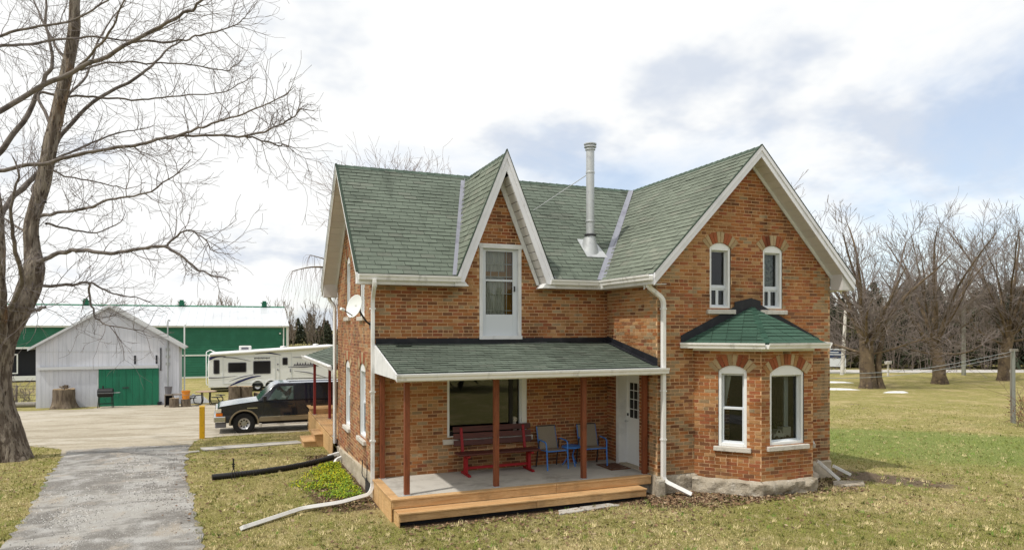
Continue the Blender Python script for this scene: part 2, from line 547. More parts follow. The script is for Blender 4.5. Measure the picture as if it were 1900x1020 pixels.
zone[:, 1] = np.maximum(bump2(X_, Y_, 13.9, 11.7, 3.0, 1.15, rad(-58)), 0.8*bump2(X_, Y_, 13.2, 13.4, 2.0, 1.4))  # brown patches right of the house
near = np.zeros(len(GV))
for (x0, x1, y0, y1, w) in ((7.8, 9.4, 11.3, 12.2, 0.75), (9.4, 12.4, 10.9, 12.2, 0.30), (2.9, 8.2, 11.75, 12.2, 0.30), (1.75, 2.7, 13.6, 16.0, 0.7), (1.9, 2.7, 16.0, 20.0, 0.45)):
    dx = np.maximum(np.maximum(x0 - X_, X_ - x1), 0); dy = np.maximum(np.maximum(y0 - Y_, Y_ - y1), 0)
    near = np.maximum(near, np.clip(1 - np.hypot(dx, dy)/w, 0, 1))
zone[:, 2] = near
za = lawn.data.attributes.new('Zone', 'FLOAT_COLOR', 'POINT')
za.data.foreach_set('color', zone.astype(np.float32).ravel())

# ------------------------------------------------------------------ driveway and yard
M('gravel_drive', (0.37, 0.36, 0.335), 0.95, var=[(0.55, (0.175, 0.165, 0.15), 0.46, 0.56), (1.0, (0.18, 0.17, 0.155), 0.50, 0.60, 6, (.5, 2.2, 1)), (0.8, (0.37, 0.325, 0.265), .55, .66, 5, (1.6, .5, 1)), (1.7, (0.42, 0.415, 0.40), 0.46, 0.70), (3.0, (0.19, 0.185, 0.175), 0.54, 0.74), (1.4, (0.36, 0.32, 0.27), 0.54, 0.74), (45, (0.45, 0.44, 0.42), 0.50, 0.70), (60, (0.13, 0.125, 0.12), 0.56, 0.70)], bump=(50, 0.9, 0.03))
M('gravel_yard', (0.40, 0.355, 0.275), 0.95, var=[(0.35, (0.46, 0.42, 0.345), 0.42, 0.60), (0.5, (0.29, 0.25, 0.18), 0.50, 0.62, 6, (.5, 2.4, 1)), (1.1, (0.29, 0.25, 0.18), 0.52, 0.66), (4, (0.33, 0.29, 0.22), .5, .7), (30, (0.53, 0.49, 0.42), 0.52, 0.7), (40, (0.24, 0.21, 0.16), 0.58, 0.72)], stretch=(0.5, 1, 1), bump=(40, 0.8, 0.03))
DRIVE_L = [(-2.9, 4), (-3.35, 9), (-3.54, 13.33), (-3.60, 15.1), (-4.15, 19.23), (-4.45, 21.8), (-4.55, 22.9), (-4.75, 23.9)]
DRIVE_R = [(0.2, 4), (-0.25, 9), (-0.48, 11.86), (-0.68, 13.94), (-1.13, 18.36), (-1.28, 21.4), (-1.36, 22.9), (-1.30, 23.9)]
def lerp_poly(p, t):
    t *= len(p) - 1; i = min(int(t), len(p) - 2); f = t - i
    return (p[i][0]*(1-f) + p[i+1][0]*f, p[i][1]*(1-f) + p[i+1][1]*f)
NL, NW = 150, 18
vs_ = []
for i in range(NL + 1):
    a = lerp_poly(DRIVE_L, i/NL); b = lerp_poly(DRIVE_R, i/NL)
    ja = 0.10*mnoise.noise((a[1]*1.1, 3.3, 0)) + 0.13*mnoise.noise((a[1]*4.5, 1.3, 0)); jb = 0.10*mnoise.noise((b[1]*1.1, 8.3, 2)) + 0.13*mnoise.noise((b[1]*4.5, 5.3, 2))
    for j in range(NW + 1):
        f = j/NW
        x = a[0]*(1-f) + b[0]*f + ja*(1-f) + jb*f; y = a[1]*(1-f) + b[1]*f
        if i == NL: y += 0.18*mnoise.noise((x*3.1, 0.4, 7.7))
        vs_.append((x, y, gz(x, y) + 0.012 + 0.03*math.sin(math.pi*f)))
fs_ = [(i*(NW+1)+j, i*(NW+1)+j+1, (i+1)*(NW+1)+j+1, (i+1)*(NW+1)+j) for i in range(NL) for j in range(NW)]
drive = structure(np_mesh('driveway', np.array(vs_), np.array(fs_), 'gravel_drive', smooth=True))
YARD_N = [(-60, 27.5), (-20, 26.6), (-9, 26.0), (-7.7, 25.8), (-6.4, 25.8), (-5.6, 25.2), (-4.9, 24.2), (-4.6, 22.6), (-1.34, 22.6), (-1.30, 24.6), (-1.1, 25.5), (-0.3, 26.0), (1.5, 26.25), (3.5, 26.6), (6, 27), (12, 28)]
def yard_near(x):
    return float(np.interp(x, [p[0] for p in YARD_N], [p[1] for p in YARD_N]))
def yard_far(x):
    return float(np.interp(x, [-60, -20, -9.8, -6.9, -6.7, -3.0, -2.8, 0.5, 4, 12], [44, 42, 40.6, 40.8, 42.3, 42.3, 42.2, 40.8, 39, 38]))
xs = np.concatenate([np.linspace(-60, -12, 60), np.linspace(-11.9, 8, 160), np.linspace(8.2, 12, 10)])
vs_ = []; NYR = 40
for x in xs:
    y0 = yard_near(x) + 0.22*mnoise.noise((x*1.5, 2.2, 0)) + 0.12*mnoise.noise((x*6, 9.2, 0)); y1 = yard_far(x) + 0.4*mnoise.noise((x*1.1, 5.2, 0))*(0 if -6.9 < x < -2.9 else 1)
    for j in range(NYR + 1):
        y = y0 + (y1 - y0)*j/NYR
        vs_.append((x, y, gz(x, y) + 0.006))
fs_ = [(i*(NYR+1)+j, (i+1)*(NYR+1)+j, (i+1)*(NYR+1)+j+1, i*(NYR+1)+j+1) for i in range(len(xs)-1) for j in range(NYR)]
structure(np_mesh('gravel_yard', np.array(vs_), np.array(fs_), 'gravel_yard', smooth=True))

def in_drive(x, y):
    yl = np.array([p[1] for p in DRIVE_L]); xl = np.array([p[0] for p in DRIVE_L]); xr = np.array([p[0] for p in DRIVE_R]); yr = np.array([p[1] for p in DRIVE_R])
    a = np.interp(y, yl, xl); b = np.interp(y, yr, xr)
    return (x > a + 0.05) & (x < b - 0.05) & (y < 23.8)
def in_yard(x, y):
    a = np.interp(x, [p[0] for p in YARD_N], [p[1] for p in YARD_N])
    return (y > a + 0.1) & (y < 41) & (x < 12)
def in_house(x, y):
    return ((x > 2.55) & (x < 12.9) & (y > 12.05) & (y < 28)) | ((x > 9.0) & (x < 12.2) & (y > 10.95) & (y < 12.1) & (y > 10.95 + np.maximum(0, np.maximum(9.95 - x, x - 11.25)))) | ((x > 2.6) & (x < 7.8) & (y > 11.8) & (y < 14))

# ------------------------------------------------------------------ grass, leaf litter
rng = np.random.default_rng(7)
def scatter(n, d0, d1):
    inv = rng.uniform(1/d1, 1/d0, n); d = 1/inv
    u = rng.uniform(-0.80, 0.80, n)
    return d*(FWX + u*FWY), d*(FWY - u*FWX), d
def blades(name, n, d0, d1, hgt, wid, label):
    x, y, d = scatter(n, d0, d1)
    ok = ~(in_drive(x, y) | in_yard(x, y) | in_house(x, y))
    x, y, d = x[ok], y[ok], d[ok]
    brown_zone = np.maximum(bump2(x, y, 13.9, 11.7, 3.0, 1.15, rad(-58)), 0.8*bump2(x, y, 13.2, 13.4, 2.0, 1.4))  # grass thinned over the brown patches
    keep = rng.random(len(x)) > brown_zone*1.3
    x, y, d = x[keep], y[keep], d[keep]
    n = len(x); z = ground(x, y)
    a = rng.uniform(0, 2*math.pi, n); lean = rng.uniform(0.2, 1.25, n); la = rng.uniform(0, 2*math.pi, n)
    h = hgt*rng.uniform(0.5, 1.3, n); w = wid*(d/12)*rng.uniform(0.6, 1.3, n)
    dx, dy = np.cos(a)*w, np.sin(a)*w
    v = np.empty((n, 3, 3))
    v[:, 0] = np.stack([x - dx, y - dy, z - 0.004], 1); v[:, 1] = np.stack([x + dx, y + dy, z - 0.004], 1)
    v[:, 2] = np.stack([x + np.cos(la)*h*np.sin(lean), y + np.sin(la)*h*np.sin(lean), z + h*np.cos(lean)], 1)
    straw = np.array([0.56, 0.47, 0.25]); olive = np.array([0.235, 0.250, 0.060]); green = np.array([0.20, 0.29, 0.065])
    # drifts of straw and olive as the lawn itself has them
    k = np.array([mnoise.noise((px*0.45, py*0.45, 1.7)) + 0.5*mnoise.noise((px*1.9, py*1.9, 4.7)) for px, py in zip(x, y)])
    f = np.clip(0.62 + k*1.5 + rng.normal(0, 0.25, n), 0, 1)[:, None]
    c = straw*(1 - f) + olive*f
    gw = np.maximum(0.9*bump2(x, y, 20.0, 16.2, 9.5, 3.6, rad(-36)), 0.7*bump2(x, y, 19.5, 13.5, 13, 5.5, rad(-36)))
    gw = np.clip(gw*1.0*(0.2 + rng.random(n)*0.8 + 0.5*k), 0, 1)[:, None]
    c = c*(1 - gw) + green*gw
    c *= rng.uniform(0.55, 1.30, (n, 1))
    o = np_mesh(name, v.reshape(-1, 3), np.arange(n*3).reshape(-1, 3), 'blade', cols=c)
    o['kind'] = 'stuff'; o['label'] = label; o['category'] = 'grass'
    return o
blades('lawn_grass', 190000, 10.2, 34, 0.036, 0.0085, 'short dry spring grass with straw and olive patches over the lawn')

def litter(name, spots, label):
    vv = []; cc = []
    for (x0, x1, y0, y1, n) in spots:
        x = rng.uniform(x0, x1, n); y = rng.uniform(y0, y1, n)
        ok = ~in_house(x, y); x, y = x[ok], y[ok]
        z = ground(x, y)
        for px, py, pz in zip(x, y, z):
            s = R.uniform(0.016, 0.042); a = R.uniform(0, 6.28); t1 = R.uniform(-.6, .6); t2 = R.uniform(-.6, .6)
            ca, sa = math.cos(a), math.sin(a); b = R.uniform(0.55, 0.9)
            zz = pz + R.uniform(0.010, 0.03)
            for (p, q) in ((-1, 0), (0, -b), (1, 0), (0, b)):
                vv.append((px + (p*ca - q*sa)*s, py + (p*sa + q*ca)*s, zz + (p*t1 + q*t2)*s))
            k = R.random()
            base = (0.20, 0.125, 0.07) if k < .5 else (0.12, 0.070, 0.042) if k < .8 else (0.33, 0.25, 0.16)
            f = R.uniform(.7, 1.25); cc.append(tuple(f*q for q in base))
    n = len(cc)
    o = np_mesh(name, np.array(vv), np.arange(n*4).reshape(-1, 4), 'dead_leaf', cols=np.array(cc))
    o['kind'] = 'stuff'; o['label'] = label; o['category'] = 'leaves'
litter('leaf_litter', [(7.6, 9.3, 11.2, 12.1, 1500), (8.4, 10.2, 10.6, 12.0, 1300), (10.0, 12.6, 10.5, 11.1, 250), (2.7, 8.2, 11.5, 11.95, 700), (1.5, 2.62, 13.4, 15.4, 700), (1.9, 2.62, 15, 20, 500), (11.4, 13.2, 11.2, 12.4, 500), (2.5, 8.5, 10.2, 11.5, 350), (0, 16, 9.0, 11.5, 900), (-1.6, 0.2, 10, 22, 420), (-5.5, -4.2, 10, 22, 200), (0, 2.5, 12, 22, 300)], 'brown fallen leaves along the foot of the walls and steps')

# matted tufts standing a little above the rest
x, y, d = scatter(5200, 10.2, 30)
ok = ~(in_drive(x, y) | in_yard(x, y) | in_house(x, y)); x, y = x[ok], y[ok]
vv = []; cc = []
for px, py in zip(x, y):
    pz = gz(px, py); hue = R.random(); f0 = R.uniform(.6, 1.2)
    c0 = (0.58, 0.49, 0.27) if hue < .5 else (0.20, 0.225, 0.055) if hue < .85 else (0.15, 0.25, 0.045)
    la = R.uniform(0, 6.28)
    for _ in range(R.randint(6, 12)):
        a = R.uniform(0, 6.28); r_ = R.uniform(0, .07); bx_, by_ = px + r_*math.cos(a), py + r_*math.sin(a)
        h = R.uniform(.04, .10); ln = R.uniform(.3, 1.2); w = .006; l2 = la + R.uniform(-1, 1)
        vv += [(bx_ - w*math.sin(l2), by_ + w*math.cos(l2), pz), (bx_ + w*math.sin(l2), by_ - w*math.cos(l2), pz), (bx_ + h*math.sin(ln)*math.cos(l2), by_ + h*math.sin(ln)*math.sin(l2), pz + h*math.cos(ln))]
        f = f0*R.uniform(.8, 1.2); cc.append(tuple(q*f for q in c0))
o = np_mesh('grass_tufts', np.array(vv), np.arange(len(cc)*3).reshape(-1, 3), 'blade', cols=np.array(cc))
o['kind'] = 'stuff'; o['label'] = 'matted tufts of straw and green grass scattered over the lawn'; o['category'] = 'grass'

# loose stones on the driveway
M('pebble', (1, 1, 1), 0.9, attr=True)
x, y, d = scatter(60000, 10.2, 24)
ok = in_drive(x, y); x, y, d = x[ok], y[ok], d[ok]
den_ = np.array([mnoise.noise((px*.9, py*.55, 8)) + .7*mnoise.noise((px*3, py*2, 3)) for px, py in zip(x, y)])
ok = rng.random(len(x)) < np.clip(.45 + 1.3*den_, .06, 1); x, y, d = x[ok], y[ok], d[ok]
n = len(x); s_ = rng.uniform(.006, .017, n)*(d/12); a = rng.uniform(0, 6.28, n)
tx = (x + 2.3)/1.6; z = ground(x, y) + .012 + .03*np.clip(1 - tx*tx, 0, 1)
v = np.empty((n, 4, 3))
for k in range(3):
    v[:, k] = np.stack([x + s_*np.cos(a + k*2.1), y + s_*np.sin(a + k*2.1), z - .004], 1)
v[:, 3] = np.stack([x, y, z + s_*.9], 1)
b = (np.arange(n)*4)[:, None]
F = np.concatenate([b + [0, 1, 3], b + [1, 2, 3], b + [2, 0, 3]], 0)
c = np.where(rng.random((n, 1)) < .55, np.array([[.46, .455, .44]]), np.array([[.15, .145, .14]]))*rng.uniform(.7, 1.25, (n, 1))
o = np_mesh('driveway_gravel', v.reshape(-1, 3), F, 'pebble', cols=np.concatenate([c, c, c], 0))
o['kind'] = 'stuff'; o['label'] = 'loose grey gravel stones strewn over the driveway'; o['category'] = 'gravel'
# ------------------------------------------------------------------ the house
house = thing('brick_farmhouse', 'two storey orange brick farmhouse with steep green shingle roof and white trim', 'house', (2.64, 14.08, 0), worldparts=True)
CAMV = Vector((0, 0, 3.5))
EZ = 4.61; RZ = 7.43                     # eave and ridge heights
bx0, by0 = 9.04, 12.02; bx1, by1 = 9.92, 10.99; bx2 = 11.29; bx3 = 12.17
BL = math.hypot(bx1 - bx0, by0 - by1)
be = ((bx1 - bx0)/BL, -(by0 - by1)/BL, 0)
T_FRONT = ((2.64, 14.08, 0), (1, 0, 0), (0, -1, 0))
T_WING = ((8.11, 12.02, 0), (1, 0, 0), (0, -1, 0))
T_WSIDE = ((8.11, 14.08, 0), (0, -1, 0), (-1, 0, 0))
T_LEFT = ((2.64, 19.53, 0), (0, -1, 0), (-1, 0, 0))
T_BAYL = ((bx0, by0, 0), be, (be[1], -be[0], 0))
T_BAYF = ((bx1, by1, 0), (1, 0, 0), (0, -1, 0))
T_BAYR = ((bx2, by1, 0), (be[0], -be[1], 0), (-be[1], -be[0], 0))

PAL = {
    'orange': [(0.365, 0.142, 0.048), (0.395, 0.160, 0.056), (0.335, 0.130, 0.046), (0.365, 0.152, 0.058)],
    'red': [(0.330, 0.108, 0.050), (0.295, 0.092, 0.046), (0.350, 0.125, 0.058)],
    'brown': [(0.240, 0.110, 0.055), (0.200, 0.090, 0.046), (0.155, 0.070, 0.040)],
    'tan': [(0.440, 0.250, 0.112), (0.410, 0.225, 0.100), (0.455, 0.275, 0.135)],
    'buff': [(0.330, 0.250, 0.150), (0.290, 0.215, 0.125), (0.375, 0.290, 0.180)],
}
def pick(w):
    k = R.random()*sum(w.values())
    for n, x in w.items():
        k -= x
        if k <= 0:
            break
    c = R.choice(PAL[n]); f = R.uniform(0.88, 1.10); k = 0.12 if n == 'buff' else 0.20
    return tuple(f*((1 - k)*x + k*y) for x, y in zip(c, (0.320, 0.142, 0.060)))
def col_default(s, z, base=None, seed=0.0):
    w = dict(base or {'orange': 5, 'red': 2.2, 'brown': 1.3, 'tan': 1.0, 'buff': 0.3})
    a = mnoise.noise((s*0.55 + seed, z*0.8, 2.1)); b = mnoise.noise((s*0.8 + 9, z*1.1 + seed, 6.1))
    if a > 0.12: w['tan'] = w.get('tan', 0) + 9*(a - .12)*2; w['buff'] = w.get('buff', 0) + 3*(a - .12)
    if a < -0.12: w['red'] += 8*(-a - .12); w['brown'] += 6*(-a - .12)
    if b > 0.2: w['brown'] += 7*(b - .2)
    return pick(w)
def quoin(s, z, L, left=True, right=True):
    """pale brick corners, long and short by turns"""
    w = 0.47 if int(z/0.30) % 2 else 0.26
    return (left and s < w) or (right and s > L - w)
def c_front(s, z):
    if z < 3.0:  # porch wall: sunlit left end and darker right put into the brick mix
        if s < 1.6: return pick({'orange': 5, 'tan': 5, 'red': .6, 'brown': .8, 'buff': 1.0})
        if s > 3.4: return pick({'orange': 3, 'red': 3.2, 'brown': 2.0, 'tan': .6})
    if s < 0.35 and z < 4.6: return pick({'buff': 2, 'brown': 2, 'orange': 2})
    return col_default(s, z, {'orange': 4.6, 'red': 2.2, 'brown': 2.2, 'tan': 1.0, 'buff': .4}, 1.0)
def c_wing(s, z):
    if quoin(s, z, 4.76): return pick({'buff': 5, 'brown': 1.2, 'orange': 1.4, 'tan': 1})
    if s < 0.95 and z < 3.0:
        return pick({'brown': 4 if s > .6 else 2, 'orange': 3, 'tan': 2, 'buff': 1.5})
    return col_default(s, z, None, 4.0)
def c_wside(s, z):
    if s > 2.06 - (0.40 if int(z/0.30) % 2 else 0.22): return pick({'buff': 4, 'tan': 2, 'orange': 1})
    if z > 3: return pick({'tan': 4.5, 'orange': 4, 'red': 1, 'brown': .9, 'buff': 1.2})  # paler mix above the porch roof carries the sunlight on this wall
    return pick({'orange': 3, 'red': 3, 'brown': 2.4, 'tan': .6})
def c_left(s, z):
    w = {'orange': 3, 'red': 1.6, 'brown': 1.4, 'tan': 3, 'buff': 1.4}
    c = col_default(s, z, w, 7.0)
    return tuple(0.8*x + 0.2*y for x, y in zip(c, (0.42, 0.27, 0.20)))
def c_bay(s, z):
    return col_default(s, z, {'orange': 6, 'red': 2.2, 'brown': 1.0, 'tan': 1.6, 'buff': .3}, 12.0)

BRICKS = []; CH = 0.0745
wall_mb = MB()
def brick_wall(T, z0, z1, lo, hi, holes, colfn, zlo=None):
    """mortar sheet plus one slightly proud block per brick, laid course by course round the openings"""
    n = int((z1 - z0)/CH + 0.5)
    k = -1
    for r in range(n):
        k += 1
        za, zb = z0 + r*CH, z0 + (r + 1)*CH
        zm = (za + zb)/2
        a, b = lo(zm), hi(zm)
        if b - a < 0.03:
            continue
        spans = [(a, b, True, True)]
        for (h0, h1, hz0, hz1) in holes:
            if hz0 <= zm < hz1:
                new = []
                for (p, q, e0, e1) in spans:
                    if h1 <= p or h0 >= q: new.append((p, q, e0, e1)); continue
                    if h0 > p: new.append((p, h0, e0, False))
                    if h1 < q: new.append((h1, q, False, e1))
                spans = new
        wall_mb.T = T
        header = (r % 7 == 5)
        L = 0.099 if header else 0.208
        J = 0.0165
        off = ((r % 2)*0.112 if not header else 0.03) + R.uniform(-.008, .008)
        for (p, q, e0, e1) in spans:
            pa, pb = (lo(za) if e0 else p), (lo(zb) if e0 else p)
            qa, qb = (hi(za) if e1 else q), (hi(zb) if e1 else q)
            wall_mb.face([(pa, 0, za), (qa, 0, za), (qb, 0, zb), (pb, 0, zb)])
            s = -off + math.floor((p + off)/(L + J))*(L + J)
            while s < q:
                c0, c1 = max(s, p + 0.003), min(s + L, q - 0.003)
                s += L + J
                if c1 - c0 < 0.04:
                    continue
                if zlo and zlo((c0 + c1)/2) > zm:
                    continue
                pr = 0.006 + R.uniform(-.0025, .004)
                j = lambda: R.uniform(-.0016, .0016)
                b0, b1 = za + 0.0078 + j(), zb - 0.0078 + j()
                c0 += j(); c1 += j()
                o, ex, ny = T
                pts = [(o[0] + ex[0]*u + ny[0]*w, o[1] + ex[1]*u + ny[1]*w, z) for (u, w, z) in
                       ((c0, -.01, b0), (c1, -.01, b0), (c1, pr, b0), (c0, pr, b0), (c0, -.01, b1), (c1, -.01, b1), (c1, pr, b1), (c0, pr, b1))]
                ctr = Vector(pts[3]).lerp(Vector(pts[6]), .5)
                v = CAMV - ctr
                vis = (c1 - c0)*(b1 - b0)*max(0, v.normalized().dot(Vector(ny)))/v.length_squared
                BRICKS.append((vis, pts, colfn((c0 + c1)/2, zm)))
BF = ((0,3,7,4), (1,5,6,2), (3,2,6,7), (4,7,6,5), (0,1,2,3))

# openings (s0, s1, z0, z1 of the arch crown, rise)
WIN = {
    'gable_l': (T_WING, 1.33, 1.89, 3.92, 5.36, .11), 'gable_r': (T_WING, 2.78, 3.34, 3.92, 5.36, .11),
    'bay_l': (T_BAYL, .50, 1.07, 1.06, 2.74, .12), 'bay_f': (T_BAYF, .22, 1.13, 1.10, 2.75, .16),
    'bay_r': (T_BAYR, .28, .85, 1.06, 2.74, .12),
    'side_lo_far': (T_LEFT, 1.42, 2.22, 1.02, 2.72, .16), 'side_lo_near': (T_LEFT, 3.62, 4.42, 1.05, 2.75, .16),
    'side_hi_far': (T_LEFT, 1.62, 2.22, 3.80, 5.34, .14), 'side_hi_near': (T_LEFT, 3.68, 4.28, 3.78, 5.30, .14),
}
def holes_for(T, more=()):
    return [(w[1], w[2], w[3], w[4]) for w in WIN.values() if w[0] is T] + list(more)
c0_, c1_ = (lambda v: (lambda z: v)), None
DOORF = (2.28, 3.27, 3.30, 5.36)         # upstairs door on the front wall
PWIN = (1.55, 3.41, 1.14, 2.62)          # porch picture window
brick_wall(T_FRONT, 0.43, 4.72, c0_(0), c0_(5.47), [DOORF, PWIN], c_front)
brick_wall(T_FRONT, 0.43 + 58*CH + 0.0008, 7.0, lambda z: 2.76 - max(0.01, (7.13 - z)/2.68*1.11), lambda z: 2.76 + max(0.01, (7.13 - z)/2.68*1.11), [DOORF], c_front)
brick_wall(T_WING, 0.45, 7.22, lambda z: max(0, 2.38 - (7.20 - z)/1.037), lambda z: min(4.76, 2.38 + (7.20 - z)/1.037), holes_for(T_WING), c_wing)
SDOOR = (0.50, 1.38, 0.40, 2.52)
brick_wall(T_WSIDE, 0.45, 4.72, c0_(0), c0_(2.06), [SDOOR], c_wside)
brick_wall(T_LEFT, 0.26, 7.22, lambda z: max(0, 2.73 - (7.24 - z)/.9216), lambda z: min(5.45, 2.73 + (7.24 - z)/.9216), holes_for(T_LEFT), c_left, zlo=lambda s: 0.28 + 0.25*s/5.45)
brick_wall(T_BAYL, 0.37, 3.16, c0_(0), c0_(BL), holes_for(T_BAYL), c_bay)
brick_wall(T_BAYF, 0.37, 3.16, c0_(0), c0_(bx2 - bx1), holes_for(T_BAYF), c_bay)
brick_wall(T_BAYR, 0.37, 3.16, c0_(0), c0_(BL), holes_for(T_BAYR), c_bay)
# walls out of sight of the photograph: plain
wall_mb.T = None
wall_mb.face([(12.87, 12.02, .3), (12.87, 19.53, .3), (12.87, 19.53, 4.75), (12.87, 12.02, 4.75)])
wall_mb.face([(2.64, 19.53, .3), (12.87, 19.53, .3), (12.87, 19.53, 4.75), (2.64, 19.53, 4.75)])
wall_mb.build('wall', 'mortar', house)
BRICKS.sort(key=lambda b: -b[0])
for vis, pts, c in BRICKS[:300]:
    mb = MB(); mb.col = c; mb.raw(pts, BF); mb.build('brick', 'brick', house)
mb = MB()
for vis, pts, c in BRICKS[300:]:
    mb.col = c; mb.raw(pts, BF)
mb.build('brickwork', 'brick', house, kind='stuff')

# brick arches of pale and red stretchers stood on end
def arch(T, s0, s1, z1, rise, pattern, h=0.235):
    w = s1 - s0; sm = (s0 + s1)/2
    r = (w*w/4 + rise*rise)/(2*rise); zc = z1 - r
    A = math.asin((w/2)/r)*1.13; n = len(pattern)
    for k, p in enumerate(pattern):
        a0 = -A + 2*A*k/n; a1 = -A + 2*A*(k + 1)/n
        g = 0.005/r
        a0 += g; a1 -= g
        mb = MB(T)
        c = R.choice(PAL['buff'] if p == 'b' else PAL['red'] if p == 'r' else PAL['tan']); f = R.uniform(.92, 1.1) * (1.35 if p == 'b' else 1)
        mb.col = tuple(f*x for x in c)
        q = lambda rr, a, nn: (sm + rr*math.sin(a), nn, zc + rr*math.cos(a))
        ri, ro = r + 0.006, r + h + R.uniform(-.008, .008)
        pr = 0.014 + R.uniform(-.002, .003)
        mb.raw([q(ri, a0, -.03), q(ri, a1, -.03), q(ri, a1, pr), q(ri, a0, pr), q(ro, a0, -.03), q(ro, a1, -.03), q(ro, a1, pr), q(ro, a0, pr)], MB.HF)
        mb.build('arch_brick', 'brick', house)
PT = {'gable_l': 'bbrrbbrrbb', 'gable_r': 'bbrrbbrrbb', 'bay_l': 'bbrrbbrrbb', 'bay_f': 'tbrrbtrrbtrrbb', 'side_lo_far': 'bbrrbbrrbb', 'side_lo_near': 'bbrrbbrrbb', 'side_hi_far': 'bbrrbbrrbb', 'side_hi_near': 'bbrrbbrrbb', 'bay_r': 'bbrrbbrrbb'}
for k, p in PT.items():
    w = WIN[k]; arch(w[0], w[1], w[2], w[4], w[5], p)

# ---- windows
def room(T, s0, s1, z0, z1, parent, depth=0.7):
    mb = MB(T)
    a, b, c, d = s0 - .05, s1 + .05, z0 - .05, z1 + .05
    mb.face([(a, -depth, c), (b, -depth, c), (b, -depth, d), (a, -depth, d)])
    mb.face([(a, -.13, c), (a, -depth, c), (a, -depth, d), (a, -.13, d)]); mb.face([(b, -.13, c), (b, -depth, c), (b, -depth, d), (b, -.13, d)])
    mb.face([(a, -.13, c), (b, -.13, c), (b, -depth, c), (a, -depth, c)]); mb.face([(a, -.13, d), (b, -.13, d), (b, -depth, d), (a, -depth, d)])
    mb.build('room_behind', 'room_dark', parent)
def ring(mb, s0, s1, z0, z1, w, n0, n1):
    mb.box(s0, s0 + w, n0, n1, z0, z1); mb.box(s1 - w, s1, n0, n1, z0, z1)
    mb.box(s0 + w, s1 - w, n0, n1, z0, z0 + w); mb.box(s0 + w, s1 - w, n0, n1, z1 - w, z1)
def curtain(T, s0, s1, z0, z1, mat, n, parent, waves=9, name='curtain'):
    mb = MB(T); N = waves*4
    P = [(s0 + (s1 - s0)*i/N, n + 0.018*math.sin(i*math.pi/2 + .4*math.sin(i))) for i in range(N + 1)]
    for i in range(N):
        mb.face([(*P[i], z0), (*P[i+1], z0), (*P[i+1], z1), (*P[i], z1)])
    return mb.build(name, mat, parent, smooth=True, sharp=80)
def window(key, style):
    T, s0, s1, z0, z1, rise = WIN[key]
    w = s1 - s0; sm = (s0 + s1)/2; zs = z1 - rise; cw = 0.06
    mb = MB(T)
    mb.box(s0, s0 + cw, -.14, -.018, z0, zs); mb.box(s1 - cw, s1, -.14, -.018, z0, zs)
    mb.box(s0 + cw, s1 - cw, -.14, -.018, z0, z0 + .07)
    r = (w*w/4 + rise*rise)/(2*rise); A = math.asin((w/2)/r)
    arc = [(sm + r*math.sin(a), -.14, z1 - r + r*math.cos(a)) for a in [A - 2*A*i/12 for i in range(13)]]
    zi = zs - 0.05
    mb.prism([(s0 + cw, -.14, zi), (s1 - cw, -.14, zi), (s1 - cw, -.14, zs), *[(p[0], p[1], p[2] + .004) for p in arc], (s0 + cw, -.14, zs)], (0, .124, 0))
    fr = mb.build('window', 'window_white', house, bevel=0.006)
    i0, i1, j0, j1 = s0 + cw, s1 - cw, z0 + .07, zi
    sill = MB(T); sill.box(s0 - .09, s1 + .09, -.16, .075, z0 - .10, z0 - .003); sill.build('sill', 'sill_stone', fr, bevel=0.012)
    sash = MB(T); sw = 0.035
    panes = []
    if style == 'slider':
        zm = j0 + (j1 - j0)*.34
        ring(sash, i0, i1, zm + .025, j1, sw*.8, -.145, -.105); panes.append((i0, i1, zm + .025, j1))
        sash.box(i0, i1, -.15, -.09, zm - .03, zm + .025)
        m_ = (i0 + i1)/2
        ring(sash, i0, m_, j0, zm - .03, sw, -.14, -.10); ring(sash, m_ + .001, i1, j0, zm - .03, sw, -.145, -.11)
        panes += [(i0, m_, j0, zm - .03), (m_, i1, j0, zm - .03)]
    elif style == 'hung':
        zm = (j0 + j1)/2
        ring(sash, i0, i1, zm - .015, j1, sw*1.15, -.15, -.115); ring(sash, i0, i1, j0, zm + .015, sw*1.15, -.114, -.08)
        panes += [(i0, i1, zm, j1), (i0, i1, j0, zm)]
    elif style == 'picture':
        ring(sash, i0, i1, j0, j1, .03, -.145, -.11)
        panes += [(i0, i1, j0, j1)]
    sash.build('sash', 'sash_white', fr)
    for (a, b, c, d) in panes:
        g_ = MB(T); n = -.128 if style != 'hung' or c > (j0 + j1)/2 - .01 else -.097
        g_.face([(a + .01, n, c + .01), (b - .01, n, c + .01), (b - .01, n, d - .01), (a + .01, n, d - .01)]); g_.build('pane', 'pane', fr)
    room(T, s0, s1, z0, z1, fr)
    return fr, (i0, i1, j0, j1)
window('gable_l', 'slider')
fr, (a, b, c, d) = window('gable_r', 'slider')
curtain(T_WING, a + .02, b - .02, c + .45, d - .02, 'lace', -.22, fr, 7)
fr, (a, b, c, d) = window('bay_l', 'hung')
cb = MB(T_BAYL); cb.prism([(a + .03, -.25, d - .03), (a + .16, -.25, d - .03), (a + .05, -.25, c + .75), (a + .03, -.25, c + .75)], (0, -.02, 0)); cb.build('curtain', 'curtain', fr)
frb, bayin = window('bay_f', 'picture')
a, b, c, d = bayin; cb = MB(T_BAYF); cb.box(b - .19, b - .08, -.34, -.30, c, d); cb.build('inner_jamb', 'sash_white', frb)
window('bay_r', 'hung')
for k in ('side_lo_far', 'side_lo_near', 'side_hi_far', 'side_hi_near'):
    fr, (a, b, c, d) = window(k, 'hung')
    curtain(T_LEFT, a + .03, b - .03, c + .02, d - .02, 'curtain', -.20, fr, 6)

